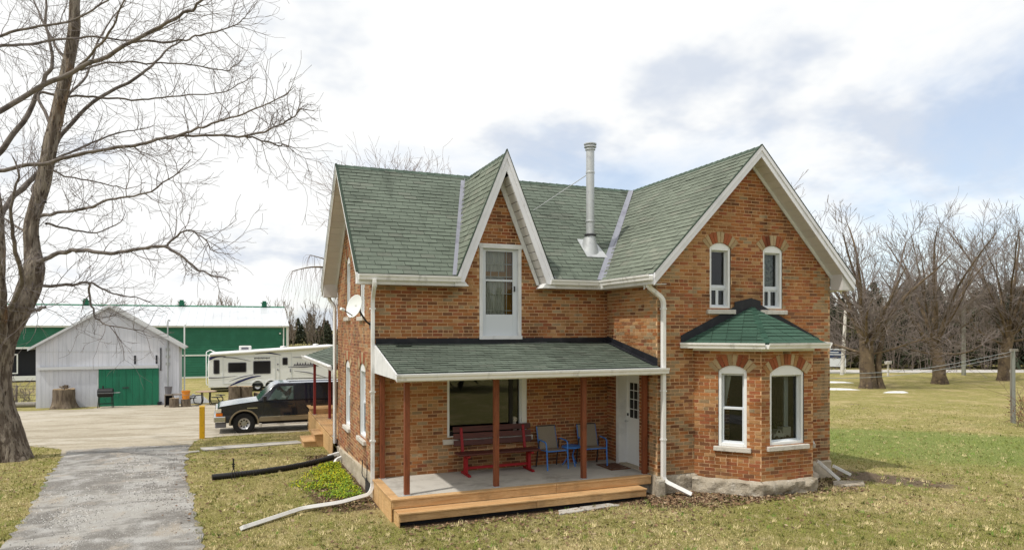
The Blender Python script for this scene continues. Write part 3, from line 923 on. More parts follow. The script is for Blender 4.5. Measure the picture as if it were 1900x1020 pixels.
# ---- upstairs storm door in the gablet
T = T_FRONT
s0, s1, z0, z1 = DOORF
mb = MB(T); cw = .075
mb.box(s0, s0 + cw, -.12, .02, z0 + .05, z1 - .09); mb.box(s1 - cw, s1, -.12, .02, z0 + .05, z1 - .09); mb.box(s0 - .02, s1 + .02, -.12, .035, z1 - .09, z1 + .01)
mb.box(s0 - .01, s1 + .01, -.12, .05, z0 - .03, z0 + .05)
ud = mb.build('upper_door', 'white_trim', house, bevel=.005)
i0, i1, j0, j1 = s0 + cw, s1 - cw, z0 + .05, z1 - .09
mb = MB(T)
mb.box(i0, i0 + .09, -.09, -.05, j0, j1); mb.box(i1 - .11, i1, -.09, -.05, j0, j1); mb.box(i0 + .09, i1 - .11, -.09, -.05, j1 - .06, j1)
mb.box(i0 + .09, i1 - .11, -.09, -.052, j0, j0 + .47); mb.box(i0 + .09, i1 - .11, -.09, -.045, j0 + 1.20, j0 + 1.24)
mb.build('storm_frame', 'sash_white', ud, bevel=.004)
mb = MB(T); mb.box(i1 - .085, i1 - .06, -.05, -.02, j0 + .98, j0 + 1.10); mb.build('handle', 'dark_steel', ud)
for (a, b) in ((j0 + .47, j0 + 1.20), (j0 + 1.24, j1 - .06)):
    g_ = MB(T); g_.face([(i0 + .09, -.07, a), (i1 - .11, -.07, a), (i1 - .11, -.07, b), (i0 + .09, -.07, b)]); g_.build('pane', 'pane', ud)
mb = MB(T)
for q in (.24, .46, .68):
    mb.box(i0 + .02 + q*.85, i0 + .035 + q*.85, -.125, -.11, j0 + .47, j1 - .06)
for q in (.55, .92, 1.30, 1.58):
    mb.box(i0 + .09, i1 - .11, -.124, -.109, j0 + q, j0 + q + .018)
mb.build('inner_muntin', 'curtain', ud)
curtain(T, i0 + .08, i1 - .24, j0 + .45, j1 - .04, 'curtain', -.165, ud, 8)
curtain(T, i1 - .26, i1 - .08, j0 + .45, j1 - .04, 'amber_drape', -.155, ud, 3)
mb = MB(T); mb.box(i0 + .08, i1 - .24, -.145, -.13, j1 - .62, j1 - .50); mb.build('curtain_band', 'amber_drape', ud)
room(T, s0, s1, z0, z1, ud, .6)

# ---- porch picture window
s0, s1, z0, z1 = PWIN
mb = MB(T); cw = .07
mb.box(s0, s0 + .055, -.12, -.01, z0, z1); mb.box(s1 - .12, s1, -.12, -.01, z0, z1); mb.box(s0 + .055, s1 - .12, -.12, -.01, z0, z0 + .055); mb.box(s0 + .055, s1 - .12, -.12, -.01, z1 - .07, z1)
pw = mb.build('porch_window', 'window_white', house, bevel=.005)
mb = MB(T)
mb.box(s1 - .40, s1 - .32, -.12, -.05, z0 + .055, z1 - .07); mb.box(s0 + .055, s1 - .40, -.12, -.05, z0 + .055, z0 + .13)
mb.build('sash', 'black_plastic', pw)
mb = MB(T); mb.box(s1 - .165, s1 - .121, -.12, -.04, z0 + .055, z1 - .07); mb.build('sash', 'sash_white', pw)
g_ = MB(T); g_.face([(s0 + .05, -.085, z0 + .05), (s1 - .36, -.085, z0 + .05), (s1 - .36, -.085, z1 - .06), (s0 + .05, -.085, z1 - .06)]); g_.build('pane', 'pane_dark', pw)
g_ = MB(T); g_.face([(s1 - .36, -.08, z0 + .05), (s1 - .15, -.08, z0 + .05), (s1 - .15, -.08, z1 - .06), (s1 - .36, -.08, z1 - .06)]); g_.build('pane', 'pane', pw)
mb = MB(T)
N = 26
for i in range(N):                         # scalloped lace valance
    a = s0 + .08 + (s1 - .5 - s0)*i/N; b = a + (s1 - .5 - s0)/N
    h = .15 + .06*abs(math.sin(i*.75)); h2 = .15 + .06*abs(math.sin((i + 1)*.75))
    mb.face([(a, -.10 - .01*(i % 2), z1 - .06), (b, -.10 - .01*((i+1) % 2), z1 - .06), (b, -.10 - .01*((i+1) % 2), z1 - .06 - h2), (a, -.10 - .01*(i % 2), z1 - .06 - h)])
mb.build('valance', 'lace', pw)
mb = MB(T); mb.box(s0 - .1, s0 + .25, -.1, .07, z0 - .11, z0 - .003); mb.box(s0 + .26, s0 + 1.0, -.1, .065, z0 - .115, z0 - .004); mb.box(s0 + 1.01, s1 + .12, -.1, .07, z0 - .11, z0 - .003)
mb.build('sill', 'sill_stone', pw, bevel=.01)
room(T, s0, s1, z0, z1, pw, 1.2)

# ---- porch side door, set deep in the wing wall
T = T_WSIDE
s0, s1, z0, z1 = SDOOR
mb = MB(T)
mb.box(s0, s0 + .03, -.24, .012, z0, z1); mb.box(s1 - .03, s1, -.24, -.002, z0, z1); mb.box(s0 + .03, s1 - .03, -.24, -.002, z1 - .04, z1); mb.box(s0 - .07, s0 - .001, -.01, .018, z0, z1 + .02)
sd = mb.build('side_door', 'white_trim', house)
mb = MB(T); mb.box(s0 + .031, s1 - .031, -.24, -.20, z0 + .035, z1 - .041)
for (a, b, c, d) in ((.12, .40, .18, .75), (.46, .74, .18, .75)):
    mb.box(s0 + a, s0 + b, -.20, -.192, z0 + c, z0 + d)
mb.build('door_leaf', 'window_white', sd, bevel=.004)
mb = MB(T)
ring(mb, s0 + .15, s1 - .15, z0 + 1.06, z0 + 1.92, .035, -.20, -.185)
for q in (.33, .66):
    mb.box(s0 + .185 + (s1 - s0 - .37)*q - .008, s0 + .185 + (s1 - s0 - .37)*q + .008, -.195, -.188, z0 + 1.095, z0 + 1.885)
for q in (.27, .53, .76):
    mb.box(s0 + .185, s1 - .185, -.196, -.187, z0 + 1.06 + .86*q - .008, z0 + 1.06 + .86*q + .008)
mb.build('door_light_frame', 'window_white', sd)
g_ = MB(T); g_.face([(s0 + .18, -.197, z0 + 1.09), (s1 - .18, -.197, z0 + 1.09), (s1 - .18, -.197, z0 + 1.89), (s0 + .18, -.197, z0 + 1.89)]); g_.build('pane', 'black_flashing', sd)
mb = MB(T); mb.box(s0 + .075, s0 + .125, -.20, -.185, z0 + 1.12, z0 + 1.18); mb.build('deadbolt', 'dark_steel', sd)
mb = MB(T); mb.lathe([(0.001, -.12), (.03, -.125), (.032, -.15), (.014, -.16), (.014, -.2)], (s0 + .10, 0, z0 + 1.0), 12, 'y'); mb.build('handle', 'galvanised', sd, smooth=True)
mb = MB(T); mb.box(s0 - .02, s1 + .02, -.25, .03, z0 - .02, z0 + .034); mb.build('threshold', 'concrete', sd)

# ---- foundation
def rough_strip(pts, z0, z1, amp, seed, du=.06):
    """wall of stone: fine grid pushed in and out by noise"""
    vs, fs = [], []
    P = []
    for (a, b) in zip(pts[:-1], pts[1:]):
        L = math.hypot(b[0]-a[0], b[1]-a[1]); n = max(2, int(L/du))
        for i in range(n):
            f = i/n; P.append((a[0] + (b[0]-a[0])*f, a[1] + (b[1]-a[1])*f, (b[1]-a[1])/L, -(b[0]-a[0])/L))
    a, b = pts[-2], pts[-1]; L = math.hypot(b[0]-a[0], b[1]-a[1]); P.append((*b[:2], (b[1]-a[1])/L, -(b[0]-a[0])/L))
    nz = 10
    for i, (x, y, nx, ny) in enumerate(P):
        for k in range(nz + 1):
            zt = z1(x, y) if callable(z1) else z1
            z = z0 + (zt - z0)*k/nz - (0.05*max(0, mnoise.noise((x*4 + seed, y*4, 1))) if k == nz else 0)
            q = amp*(0.5 + mnoise.noise((x*3.3 + seed, y*3.3, z*5)) + .5*mnoise.noise((x*9 + seed, y*9, z*11)))
            if k == nz: q = -0.06
            vs.append((x + nx*q, y + ny*q, z))
    for i in range(len(P) - 1):
        for k in range(nz):
            fs.append((i*(nz+1)+k, (i+1)*(nz+1)+k, (i+1)*(nz+1)+k+1, i*(nz+1)+k+1))
    mb = MB(); mb.raw(vs, fs); return mb
rough_strip([(bx0 - .1, by0 - .06), (bx1 - .02, by1 - .05), (bx2 + .02, by1 - .05), (bx3 + .1, by0 - .06)], -.15, .40, .085, 1.0, .035).build('bay_foundation', 'stone_foundation', house, smooth=True, sharp=50)
rough_strip([(8.07, 12.0), (9.08, 12.0)], -.15, .47, .05, 4.0).build('foundation', 'stone_foundation', house, smooth=True, sharp=50)
rough_strip([(12.1, 12.0), (12.9, 12.0)], -.15, .47, .05, 5.0).build('foundation', 'parging', house, smooth=True, sharp=50)
rough_strip([(2.62, 19.5), (2.62, 14.1)], -.25, lambda x, y: .28 + .25*(19.53 - y)/5.45, .022, 8.0).build('foundation', 'parging', house, smooth=True, sharp=50)
mb = MB(); mb.box(8.10, 12.84, 12.05, 19.45, -.2, .452); mb.box(2.68, 8.098, 14.09, 19.45, -.3, .30); mb.build('foundation_core', 'parging', house)
mb = MB(); mb.box(8.02, 8.22, 11.86, 12.0, -.1, .40); mb.build('pier_stone', 'stone_foundation', house, bevel=.03)
mb = MB(T_LEFT); mb.box(4.6, 5.1, .0, .045, -.05, .27); mb.build('cellar_window', 'room_dark', house)
mb = MB(T_LEFT); mb.tube([(4.35, .06, .62), (4.35, .07, .33), (4.42, .07, .28), (4.95, .07, .30), (4.98, .07, .62)], .011, 6); mb.build('conduit', 'dark_steel', house)

# ------------------------------------------------------------------ roofs
SH = []
def shingles(o, ex, up, lo, hi, vmax, hue, tab=0.31, expo=0.143, seed=0):
    """overlapping tabs, each a thin wedge proud of the one above"""
    o = Vector(o); ex = Vector(ex).normalized(); up = Vector(up).normalized()
    n = ex.cross(up)
    if n.z < 0: n = -n
    rows = int(vmax/expo + .999)
    for r in range(rows):
        v0 = r*expo; v1 = min(v0 + expo*1.12, vmax)
        if v1 - v0 < .02: continue
        a0, a1, b0, b1 = lo(v0), lo(v1), hi(v0), hi(v1)
        if max(b0, b1) - min(a0, a1) < .03: continue
        off = (r*0.37 + R.uniform(-.01, .01)) % 1*tab
        s = min(a0, a1) - off
        wav = 0.006*math.sin(r*1.7)
        while s < max(b0, b1):
            t0, t1 = s + .004, s + tab - .004
            s += tab
            p0, q0 = max(t0, a0), min(t1, b0); p1, q1 = max(t0, a1), min(t1, b1)
            if q0 - p0 < .012 and q1 - p1 < .012: continue
            q0 = max(q0, p0 + .001); q1 = max(q1, p1 + .001)
            j = R.uniform(-.005, .005); lift = 0.016 + R.uniform(-.004, .006) + (R.uniform(.008, .022) if R.random() < .012 else 0)
            W = lambda u, v, h: o + ex*u + up*v + n*h
            pts = [W(p0, v0 + j, .001), W(q0, v0 + j, .001), W(q1, v1, .002), W(p1, v1, .002), W(p0, v0 + j, lift), W(q0, v0 + j, lift), W(q1, v1, .004), W(p1, v1, .004)]
            f = R.uniform(.93, 1.07)*(1 + .18*mnoise.noise((s*.5 + seed, v0*.6, seed)))
            k = R.random()
            c = hue if k < .80 else tuple(x*y for x, y in zip(hue, (1.10, 1.04, 1.06))) if k < .92 else tuple(x*.88 for x in hue)
            ctr = (pts[4] + pts[6])/2; vv = CAMV - ctr
            vis = max(q0 - p0, q1 - p1)*(v1 - v0)*max(0, vv.normalized().dot(n))/vv.length_squared
            SH.append((vis, pts, tuple(x*f for x in c)))
SF = ((4, 5, 6, 7), (0, 1, 5, 4), (0, 4, 7, 3), (1, 2, 6, 5))
roof_mb = MB()
def slab(poly, t=.09):
    roof_mb.prism(poly, (0, 0, -t))
H_GRN = (0.148, 0.178, 0.144); H_SUNLIT = (0.180, 0.206, 0.164); H_PORCH = (0.120, 0.148, 0.118); H_BAY = (0.052, 0.108, 0.078)  # paler second green puts sunlight into the wing and gablet slopes
slab([(2.25, 13.74, EZ), (4.29, 13.74, EZ), (5.40, 16.65, 7.29), (5.40, 16.8, RZ), (2.25, 16.8, RZ)])
slab([(6.51, 13.74, EZ), (7.77, 13.74, EZ), (10.49, 16.8, RZ), (5.40, 16.8, RZ), (5.40, 16.65, 7.29)])
slab([(2.25, 16.8, RZ), (10.49, 16.8, RZ), (10.49, 19.86, EZ), (2.25, 19.86, EZ)])
slab([(7.77, 11.64, EZ), (7.77, 13.74, EZ), (10.49, 16.8, RZ), (10.49, 11.64, RZ)])
slab([(13.21, 11.64, EZ), (10.49, 11.64, RZ), (10.49, 19.86, RZ), (13.21, 19.86, EZ)])
slab([(4.29, 13.70, EZ), (5.40, 13.70, 7.29), (5.40, 16.65, 7.29), (4.29, 13.75, EZ)], .05)
slab([(6.51, 13.70, EZ), (5.40, 13.70, 7.29), (5.40, 16.65, 7.29), (6.51, 13.75, EZ)], .05)
vm = math.hypot(3.06, 2.82); upm = (0, 3.06, 2.82)
td = lambda v: min(1.0, v/vm*2.82/2.68)
shingles((0, 13.74, EZ), (1, 0, 0), upm, lambda v: 2.24, lambda v: 4.29 + 1.11*td(v), vm, H_GRN, seed=1)
shingles((0, 13.74, EZ), (1, 0, 0), upm, lambda v: 6.51 - 1.11*td(v), lambda v: 7.77 + 2.72*v/vm, vm, H_GRN, seed=2)
shingles((0, 16.8, RZ), (1, 0, 0), (0, 3.06, -2.82), lambda v: 2.24, lambda v: 10.4, .4, H_GRN, seed=3)
vw = math.hypot(2.72, 2.82)
shingles((7.77, 0, EZ), (0, 1, 0), (2.72, 0, 2.82), lambda v: 11.63, lambda v: 13.74 + 3.06*v/vw, vw, H_SUNLIT, seed=4)
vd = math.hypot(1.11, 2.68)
shingles((4.29, 0, EZ), (0, 1, 0), (1.11, 0, 2.68), lambda v: 13.69, lambda v: 13.74 + 2.908*v/vd, vd, H_SUNLIT, seed=5)
shingles((6.51, 0, EZ), (0, 1, 0), (-1.11, 0, 2.68), lambda v: 13.69, lambda v: 13.74 + 2.908*v/vd, vd, H_SUNLIT, seed=6)
# porch roof
PE, PT_ = (11.92, 2.71), (14.08, 3.20)
vp = math.hypot(PT_[0] - PE[0], PT_[1] - PE[1])
slab([(2.66, PE[0], PE[1]), (8.10, PE[0], PE[1]), (8.10, PT_[0], PT_[1]), (2.66, PT_[0], PT_[1])], .05)
shingles((0, PE[0], PE[1]), (1, 0, 0), (0, PT_[0] - PE[0], PT_[1] - PE[1]), lambda v: 2.65, lambda v: 8.09, vp, H_PORCH, seed=7)
# bay roof
BA = Vector((10.55, 12.02, 3.98)); bz = 3.20
bL, bFl, bFr, bR = Vector((8.71, 12.02, bz)), Vector((9.805, 10.74, bz)), Vector((11.405, 10.74, bz)), Vector((12.50, 12.02, bz))
def tri_roof(a, b, apex, hue, seed):
    e = (b - a); L = e.length; e.normalize()
    foot = (apex - a).dot(e); up = apex - (a + e*foot); H = up.length; up.normalize()
    shingles(a, e, up, lambda v: foot*v/H, lambda v: L + (foot - L)*v/H, H, hue, tab=.30, expo=.135, seed=seed)
for (a, b, sd_) in ((bL, bFl, 8), (bFl, bFr, 9), (bFr, bR, 10)):
    slab([a, b, BA], .05); tri_roof(a, b, BA, H_BAY, sd_)
# back porch roof
slab([(2.5, 19.7, 2.46), (2.5, 27.7, 2.46), (5.2, 27.7, 3.34), (5.2, 19.7, 3.34)], .07)
shingles((2.5, 0, 2.46), (0, 1, 0), (2.7, 0, .88), lambda v: 19.9, lambda v: 27.7, math.hypot(2.7, .88), H_PORCH, seed=11)
roof = roof_mb.build('roof', 'roof_felt', house)
SH.sort(key=lambda b: -b[0])
def tab_mesh(mb, pts, c):                     # granules on top, cut asphalt edges darkened to draw the course shadow lines
    mb.col = c; mb.raw(pts, SF[:1]); mb.col = tuple(x*.36 for x in c); mb.raw(pts, SF[1:])
for vis, pts, c in SH[:300]:
    mb = MB(); tab_mesh(mb, pts, c); mb.build('shingle', 'shingle', roof)
mb = MB()
for vis, pts, c in SH[300:]:
    tab_mesh(mb, pts, c)
mb.build('shingle_courses', 'shingle', roof, kind='stuff')
# ridge caps
def ridge(p, q, sa, sb, hue):
    p = Vector(p); q = Vector(q); d = q - p; n = int(d.length/.2); d /= n
    mb = MB()
    for i in range(n):
        f = R.uniform(.8, 1.15); mb.col = tuple(x*f for x in hue)
        a = p + d*i; b = a + d*1.12
        for sv in (sa, sb):
            v = Vector(sv).normalized()*.13
            l0, l1 = Vector((0, 0, .028)), Vector((0, 0, .014))
            mb.face([a + l0, b + l1, b + v + l1, a + v + l0]); mb.face([a + l0, a + v + l0, a + v + Vector((0, 0, .004)), a + Vector((0, 0, .004))])
    mb.build('ridge_cap', 'shingle', roof)
ridge((2.24, 16.8, RZ), (10.5, 16.8, RZ), (0, -3.06, -2.82), (0, 3.06, -2.82), (0.085, 0.12, 0.095))
ridge((10.49, 11.62, RZ), (10.49, 16.9, RZ), (-2.72, 0, -2.82), (2.72, 0, -2.82), (0.10, 0.14, 0.11))
ridge((5.40, 13.68, 7.29), (5.40, 16.66, 7.29), (-1.11, 0, -2.68), (1.11, 0, -2.68), (0.09, 0.125, 0.10))
ridge(bFl, BA, (-.5, .9, -.15), (.8, .1, .05), (0.035, 0.085, 0.06))
# valley flashing
def valley(a, b, sa, sb, w):
    a = Vector(a); b = Vector(b); mb = MB()
    l = Vector((0, 0, .022))
    for sv in (sa, sb):
        v = Vector(sv).normalized()*w
        mb.face([a + l, b + l, b + v*.75 + l, a + v + l])
    mb.build('valley_flashing', 'valley_metal', roof)
valley((7.77, 13.72, EZ - .01), (10.45, 16.76, RZ - .02), (-1, 0, 0), (0, -1, 0), .13)
valley((4.30, 13.72, EZ), (5.38, 16.6, 7.26), (-1, 0, 0), (.05, -.10, .12), .10)
valley((6.50, 13.72, EZ), (5.42, 16.6, 7.26), (1, 0, 0), (-.05, -.10, .12), .10)
# black flashing where the low roofs meet the walls
mb = MB(T_FRONT)
mb.box(.02, 5.44, .011, .035, 3.18, 3.30)
mb.prism([(.02, .035, 3.182), (5.44, .035, 3.182), (5.44, .14, 3.165), (.02, .14, 3.165)], (0, 0, .02))
mb.build('porch_flashing', 'black_flashing', house)
mb = MB(T_WSIDE)
pz = lambda s: PT_[1] + (PE[1] - PT_[1])*s/(PT_[0] - PE[0])
mb.prism([(.04, .011, pz(0) - .02), (2.09, .011, pz(2.09) - .02), (2.09, .011, pz(2.09) + .17), (.04, .011, pz(0) + .13)], (0, .02, 0))
mb.prism([(.04, .031, pz(0) + .018), (2.09, .031, pz(2.09) + .018), (2.09, .12, pz(2.09) + .018), (.04, .12, pz(0) + .018)], (0, 0, .015))
mb.build('porch_flashing', 'black_flashing', house)
mb = MB(T_WING)
A_ = 10.55 - 8.11; Lb, Rb = 8.69 - 8.11, 12.52 - 8.11
zl = lambda s: bz + (3.98 - bz)*((s - Lb)/(A_ - Lb) if s < A_ else (Rb - s)/(Rb - A_))
for (a, b, h0, h1) in ((Lb, 1.98, .16, .20), (1.98, A_, .30, .20), (A_, 2.70, .20, .24), (2.70, Rb, .16, .08)):
    mb.prism([(a, .012, zl(a) - .02), (b, .012, zl(b) - .02), (b, .012, zl(b) + h1), (a, .012, zl(a) + h0)], (0, .012, 0))
mb.build('bay_flashing', 'black_flashing', house)

# ---- fascia, soffit, frieze
def rake(p, q, drop, out, name='rake_board', mat='lilac_fascia', w=.22):
    """board along a gable edge from p (eave) to q (ridge), hanging drop below the roof, faced outwards"""
    p = Vector(p); q = Vector(q); o = Vector(out)
    mb = MB()
    dz = Vector((0, 0, 1))
    mb.prism([p + dz*.012, q + dz*.012, q - dz*drop, p - dz*drop], o*.022)
    mb.prism([p + dz*.02 + o*.0222, q + dz*.02 + o*.0222, q - dz*drop*.38 + o*.0222, p - dz*drop*.38 + o*.0222], o*.02)
    mb.build(name, mat, house)
    mb = MB()
    mb.prism([p + dz*.022, q + dz*.022, q + dz*.045, p + dz*.045], o*.05); mb.build('drip_edge', 'roof_felt', house)
def rake_soffit(p, q, drop, into, depth, step=.2, frieze=True, sideoff=(0, 0, 0)):
    p = Vector(p) - Vector((0, 0, drop - .02)) + Vector(sideoff); q = Vector(q) - Vector((0, 0, drop - .02)) + Vector(sideoff)
    d = q - p; L = d.length; n = int(L/step); d /= n; i_ = Vector(into)*depth
    for k in range(n):
        mb = MB(); a = p + d*(k + .025); b = p + d*(k + .975)
        mb.prism([a, b, b + i_, a + i_], (0, 0, .012)); mb.build('soffit_panel', 'soffit', house)
    mb = MB(); up = Vector((0, 0, .013)); mb.prism([p + up, q + up, q + i_ + up, p + i_ + up], (0, 0, .01)); mb.build('soffit_backing', 'roof_felt', house)
    if frieze:
        mb = MB(); e = p + i_; f = q + i_; t = Vector(into)*-.03
        mb.prism([e + Vector((0, 0, .01)), f + Vector((0, 0, .01)), f - Vector((0, 0, .09)), e - Vector((0, 0, .09))], t); mb.build('frieze_board', 'white_trim', house)
rake((7.77, 11.64, EZ), (10.49, 11.64, RZ), .23, (0, -1, 0)); rake((13.21, 11.64, EZ), (10.49, 11.64, RZ), .23, (0, -1, 0))
rake_soffit((13.21, 11.645, EZ), (10.52, 11.645, RZ - .03), .23, (0, 1, 0), .36)
rake_soffit((7.77, 11.645, EZ), (10.46, 11.645, RZ - .03), .23, (0, 1, 0), .36)
mb = MB(); mb.prism([(12.87, 11.66, 4.40), (13.21, 11.66, 4.40), (13.21, 11.66, 4.62), (12.87, 11.66, 4.95)], (0, .34, 0)); mb.prism([(12.87, 11.66, 4.385), (13.22, 11.66, 4.385), (13.22, 19.8, 4.385), (12.87, 19.8, 4.385)], (0, 0, .012)); mb.build('eave_return', 'soffit', house)
rake((2.25, 13.74, EZ), (2.25, 16.8, RZ), .20, (-1, 0, 0), mat='white_trim'); rake((2.25, 19.86, EZ), (2.25, 16.8, RZ), .20, (-1, 0, 0), mat='white_trim')
rake_soffit((2.255, 13.74, EZ), (2.255, 16.77, RZ - .03), .20, (1, 0, 0), .37); rake_soffit((2.255, 19.86, EZ), (2.255, 16.83, RZ - .03), .20, (1, 0, 0), .37)
mb = MB(); mb.prism([(2.26, 19.86, 4.38), (2.26, 19.53, 4.38), (2.26, 19.53, 4.90), (2.26, 19.86, 4.60)], (.37, 0, 0)); mb.build('eave_return', 'soffit', house)
# gablet boards: steep, so measured across
for sg in (-1, 1):
    X = lambda x: 5.40 + sg*(5.40 - x)*-1
    f_ = lambda x: 5.40 + sg*(x - 5.40)
    mb = MB()
    mb.prism([(f_(6.54), 13.68, 4.48), (f_(5.40), 13.68, 7.33), (f_(5.40), 13.68, 6.90), (f_(6.36), 13.68, 4.48)], (0, -.022, 0))
    mb.prism([(f_(6.55), 13.657, 4.50), (f_(5.40), 13.657, 7.35), (f_(5.40), 13.657, 7.17), (f_(6.475), 13.657, 4.50)], (0, -.018, 0))
    mb.build('rake_board', 'lilac_fascia', house)
    mb = MB(); mb.prism([(f_(6.56), 13.70, 4.54), (f_(5.40), 13.70, 7.37), (f_(5.40), 13.70, 7.345), (f_(6.545), 13.70, 4.54)], (0, -.075, 0)); mb.build('drip_edge', 'roof_felt', house)
    N = 13
    for k in range(N):
        t0, t1 = (k + .03)/N, (k + .97)/N
        g0 = (f_(6.37 - .94*t0), 4.48 + 2.42*t0*.955); g1 = (f_(6.37 - .94*t1), 4.48 + 2.42*t1*.955)
        mb = MB(); mb.prism([(g0[0], 13.685, g0[1]), (g1[0], 13.685, g1[1]), (g1[0], 14.05, g1[1]), (g0[0], 14.05, g0[1])], (sg*.014, 0, .004)); mb.build('soffit_panel', 'soffit', house)
    mb = MB(); mb.prism([(f_(6.35), 14.06, 4.48), (f_(5.43), 14.06, 6.80), (f_(5.40), 14.06, 6.72), (f_(5.40), 14.06, 6.60), (f_(6.27), 14.06, 4.48)], (0, -.03, 0)); mb.build('frieze_board', 'white_trim', house)
    mb = MB(); mb.prism([(f_(6.25), 13.68, 4.40), (f_(6.56), 13.68, 4.40), (f_(6.56), 13.68, 4.50), (f_(6.34), 13.68, 4.50)], (0, .36, 0)); mb.build('eave_return', 'white_trim', house)
def box_part(name, mat, *b, parent=None, bevel=0):
    mb = MB(); mb.box(*b); return mb.build(name, mat, parent or house, bevel=bevel)
box_part('eave_soffit', 'soffit', 2.27, 4.30, 13.76, 14.06, 4.40, 4.415); box_part('eave_soffit', 'soffit', 6.5, 8.1, 13.76, 14.06, 4.40, 4.415); box_part('eave_soffit', 'soffit', 7.79, 8.09, 11.66, 13.75, 4.40, 4.416)
box_part('fascia', 'white_trim', 2.25, 4.34, 13.72, 13.745, 4.40, 4.60); box_part('fascia', 'white_trim', 6.46, 7.77, 13.72, 13.745, 4.40, 4.60); box_part('fascia', 'white_trim', 7.745, 7.77, 11.64, 13.72, 4.40, 4.60)
box_part('end_cap', 'white_trim', 2.25, 2.62, 13.75, 14.06, 4.415, 4.60)
# porch end panel and ceiling
mb = MB(); mb.prism([(2.645, 14.06, 2.60), (2.645, 11.95, 2.60), (2.645, 11.95, 2.70), (2.645, 14.06, 3.19)], (-.03, 0, 0)); mb.build('porch_end_panel', 'white_trim', house)
box_part('porch_ceiling', 'white_trim', 2.66, 8.09, 11.95, 14.06, 2.585, 2.60)
box_part('porch_fascia', 'white_trim', 2.62, 8.12, 11.90, 11.925, 2.56, 2.70)
# back porch
box_part('back_porch_fascia', 'white_trim', 2.46, 2.49, 19.7, 27.72, 2.32, 2.47); box_part('back_porch_ceiling', 'white_trim', 2.5, 5.1, 19.7, 27.7, 2.34, 2.355)

# ---- gutters
GP = [(0, .0), (.085, .0), (.095, .05), (.115, .075), (.12, .115), (.105, .115), (.1, .085), (0, .085)]
def gutter(p, q, out, name='gutter'):
    p = Vector(p); q = Vector(q); o = Vector(out)
    mb = MB(); mb.prism([p + o*a + Vector((0, 0, b)) for a, b in GP], q - p); mb.build(name, 'white_gutter', house)
gutter((2.25, 13.72, 4.48), (4.36, 13.72, 4.48), (0, -1, 0)); gutter((6.44, 13.72, 4.48), (7.66, 13.72, 4.48), (0, -1, 0)); gutter((7.745, 11.62, 4.48), (7.745, 13.64, 4.48), (-1, 0, 0))
gutter((2.60, 11.90, 2.585), (8.26, 11.90, 2.585), (0, -1, 0), 'porch_gutter')
nl = Vector(T_BAYL[2]); nr = Vector(T_BAYR[2]); dz = Vector((0, 0, -.10))
gutter(bL + dz, bFl + dz, nl, 'bay_gutter'); gutter(bFl + dz, bFr + dz, (0, -1, 0), 'bay_gutter'); gutter(bFr + dz, bR + dz, nr, 'bay_gutter')
mb = MB(); mb.prism([bL + dz, bFl + dz, bFr + dz, bR + dz], (0, 0, .015)); mb.build('bay_soffit', 'white_trim', house)
mb = MB(); dz2 = Vector((0, 0, -.16))
mb.prism([Vector((bx0 - .04, by0, 3.04)), Vector((bx1 - .02, by1 - .03, 3.04)), Vector((bx2 + .02, by1 - .03, 3.04)), Vector((bx3 + .04, by0, 3.04))], (0, 0, .06)); mb.build('bay_frieze', 'white_trim', house)
gutter((2.46, 19.7, 2.36), (2.46, 27.74, 2.36), (-1, 0, 0), 'back_porch_gutter')

def downspout(pts, name='downspout', r=.042, mat='white_gutter'):
    P = [Vector(p) for p in pts]; Q = [P[0]]
    for a, b, c in zip(P[:-2], P[1:-1], P[2:]):
        k = min(.09, (b - a).length*.4, (c - b).length*.4)
        Q += [b + (a - b).normalized()*k, b + ((a - b).normalized() + (c - b).normalized())*k*.29, b + (c - b).normalized()*k]
    Q.append(P[-1])
    mb = MB(); mb.tube(Q, r*1.25, 4); return mb.build(name, mat, house, bevel=.008)
downspout([(2.55, 13.62, 4.50), (2.55, 13.62, 4.36), (2.585, 13.98, 4.12), (2.585, 14.0, .28), (2.50, 13.94, .14), (1.9, 13.75, .08), (1.17, 13.62, .07), (.08, 12.72, .05)])
downspout([(2.42, 19.84, 4.45), (2.45, 19.8, 4.3), (2.56, 19.6, 4.15), (2.56, 19.58, .30)])
downspout([(2.60, 19.0, .12), (2.30, 18.95, .06)], r=.05); downspout([(2.62, 18.6, .08), (2.45, 18.55, .03), (2.42, 18.4, -.05)], r=.045)
downspout([(7.80, 11.90, 4.48), (7.82, 11.90, 4.36), (8.20, 11.93, 4.12), (8.20, 11.93, .36), (8.62, 11.55, .12)], r=.048)
downspout([(12.2, 11.75, .52), (12.62, 11.52, .10)], r=.04); downspout([(12.95, 12.0, .30), (13.3, 11.82, .10)], r=.04)
for z in (3.9, 2.2, 1.2):
    for (x, y) in ((8.20, 11.93), (2.585, 14.0)):
        mb = MB(); mb.box(x - .055, x + .055, y - .05, y + .05, z, z + .03); mb.build('downspout_strap', 'white_gutter', house)

# ---- stove pipe with braces
px_, py_ = 7.95, 14.62
mb = MB(); mb.lathe([(.10, 5.78), (.10, 7.82)], (px_, py_, 0), 18); pipe = mb.build('stove_pipe', 'galvanised', house, smooth=True)
mb = MB(); mb.lathe([(.05, 7.80), (.125, 7.82), (.125, 7.845), (.10, 7.85), (.10, 7.88), (.15, 7.885), (.15, 7.91), (.11, 7.915), (.11, 7.945), (.155, 7.95), (.155, 7.975), (.02, 8.0)], (px_, py_, 0), 18); mb.build('pipe_cap', 'galvanised', pipe, smooth=True)
mb = MB(); mb.lathe([(.10, 5.80), (.15, 5.78), (.15, 5.755), (.11, 5.74), (.11, 5.72)], (px_, py_, 0), 18); mb.build('storm_collar', 'dark_steel', pipe, smooth=True)
mb = MB(); mb.lathe([(.112, 6.12), (.118, 6.10), (.112, 6.08)], (px_, py_, 0), 18); mb.build('pipe_band', 'galvanised', pipe, smooth=True)
vs2 = []
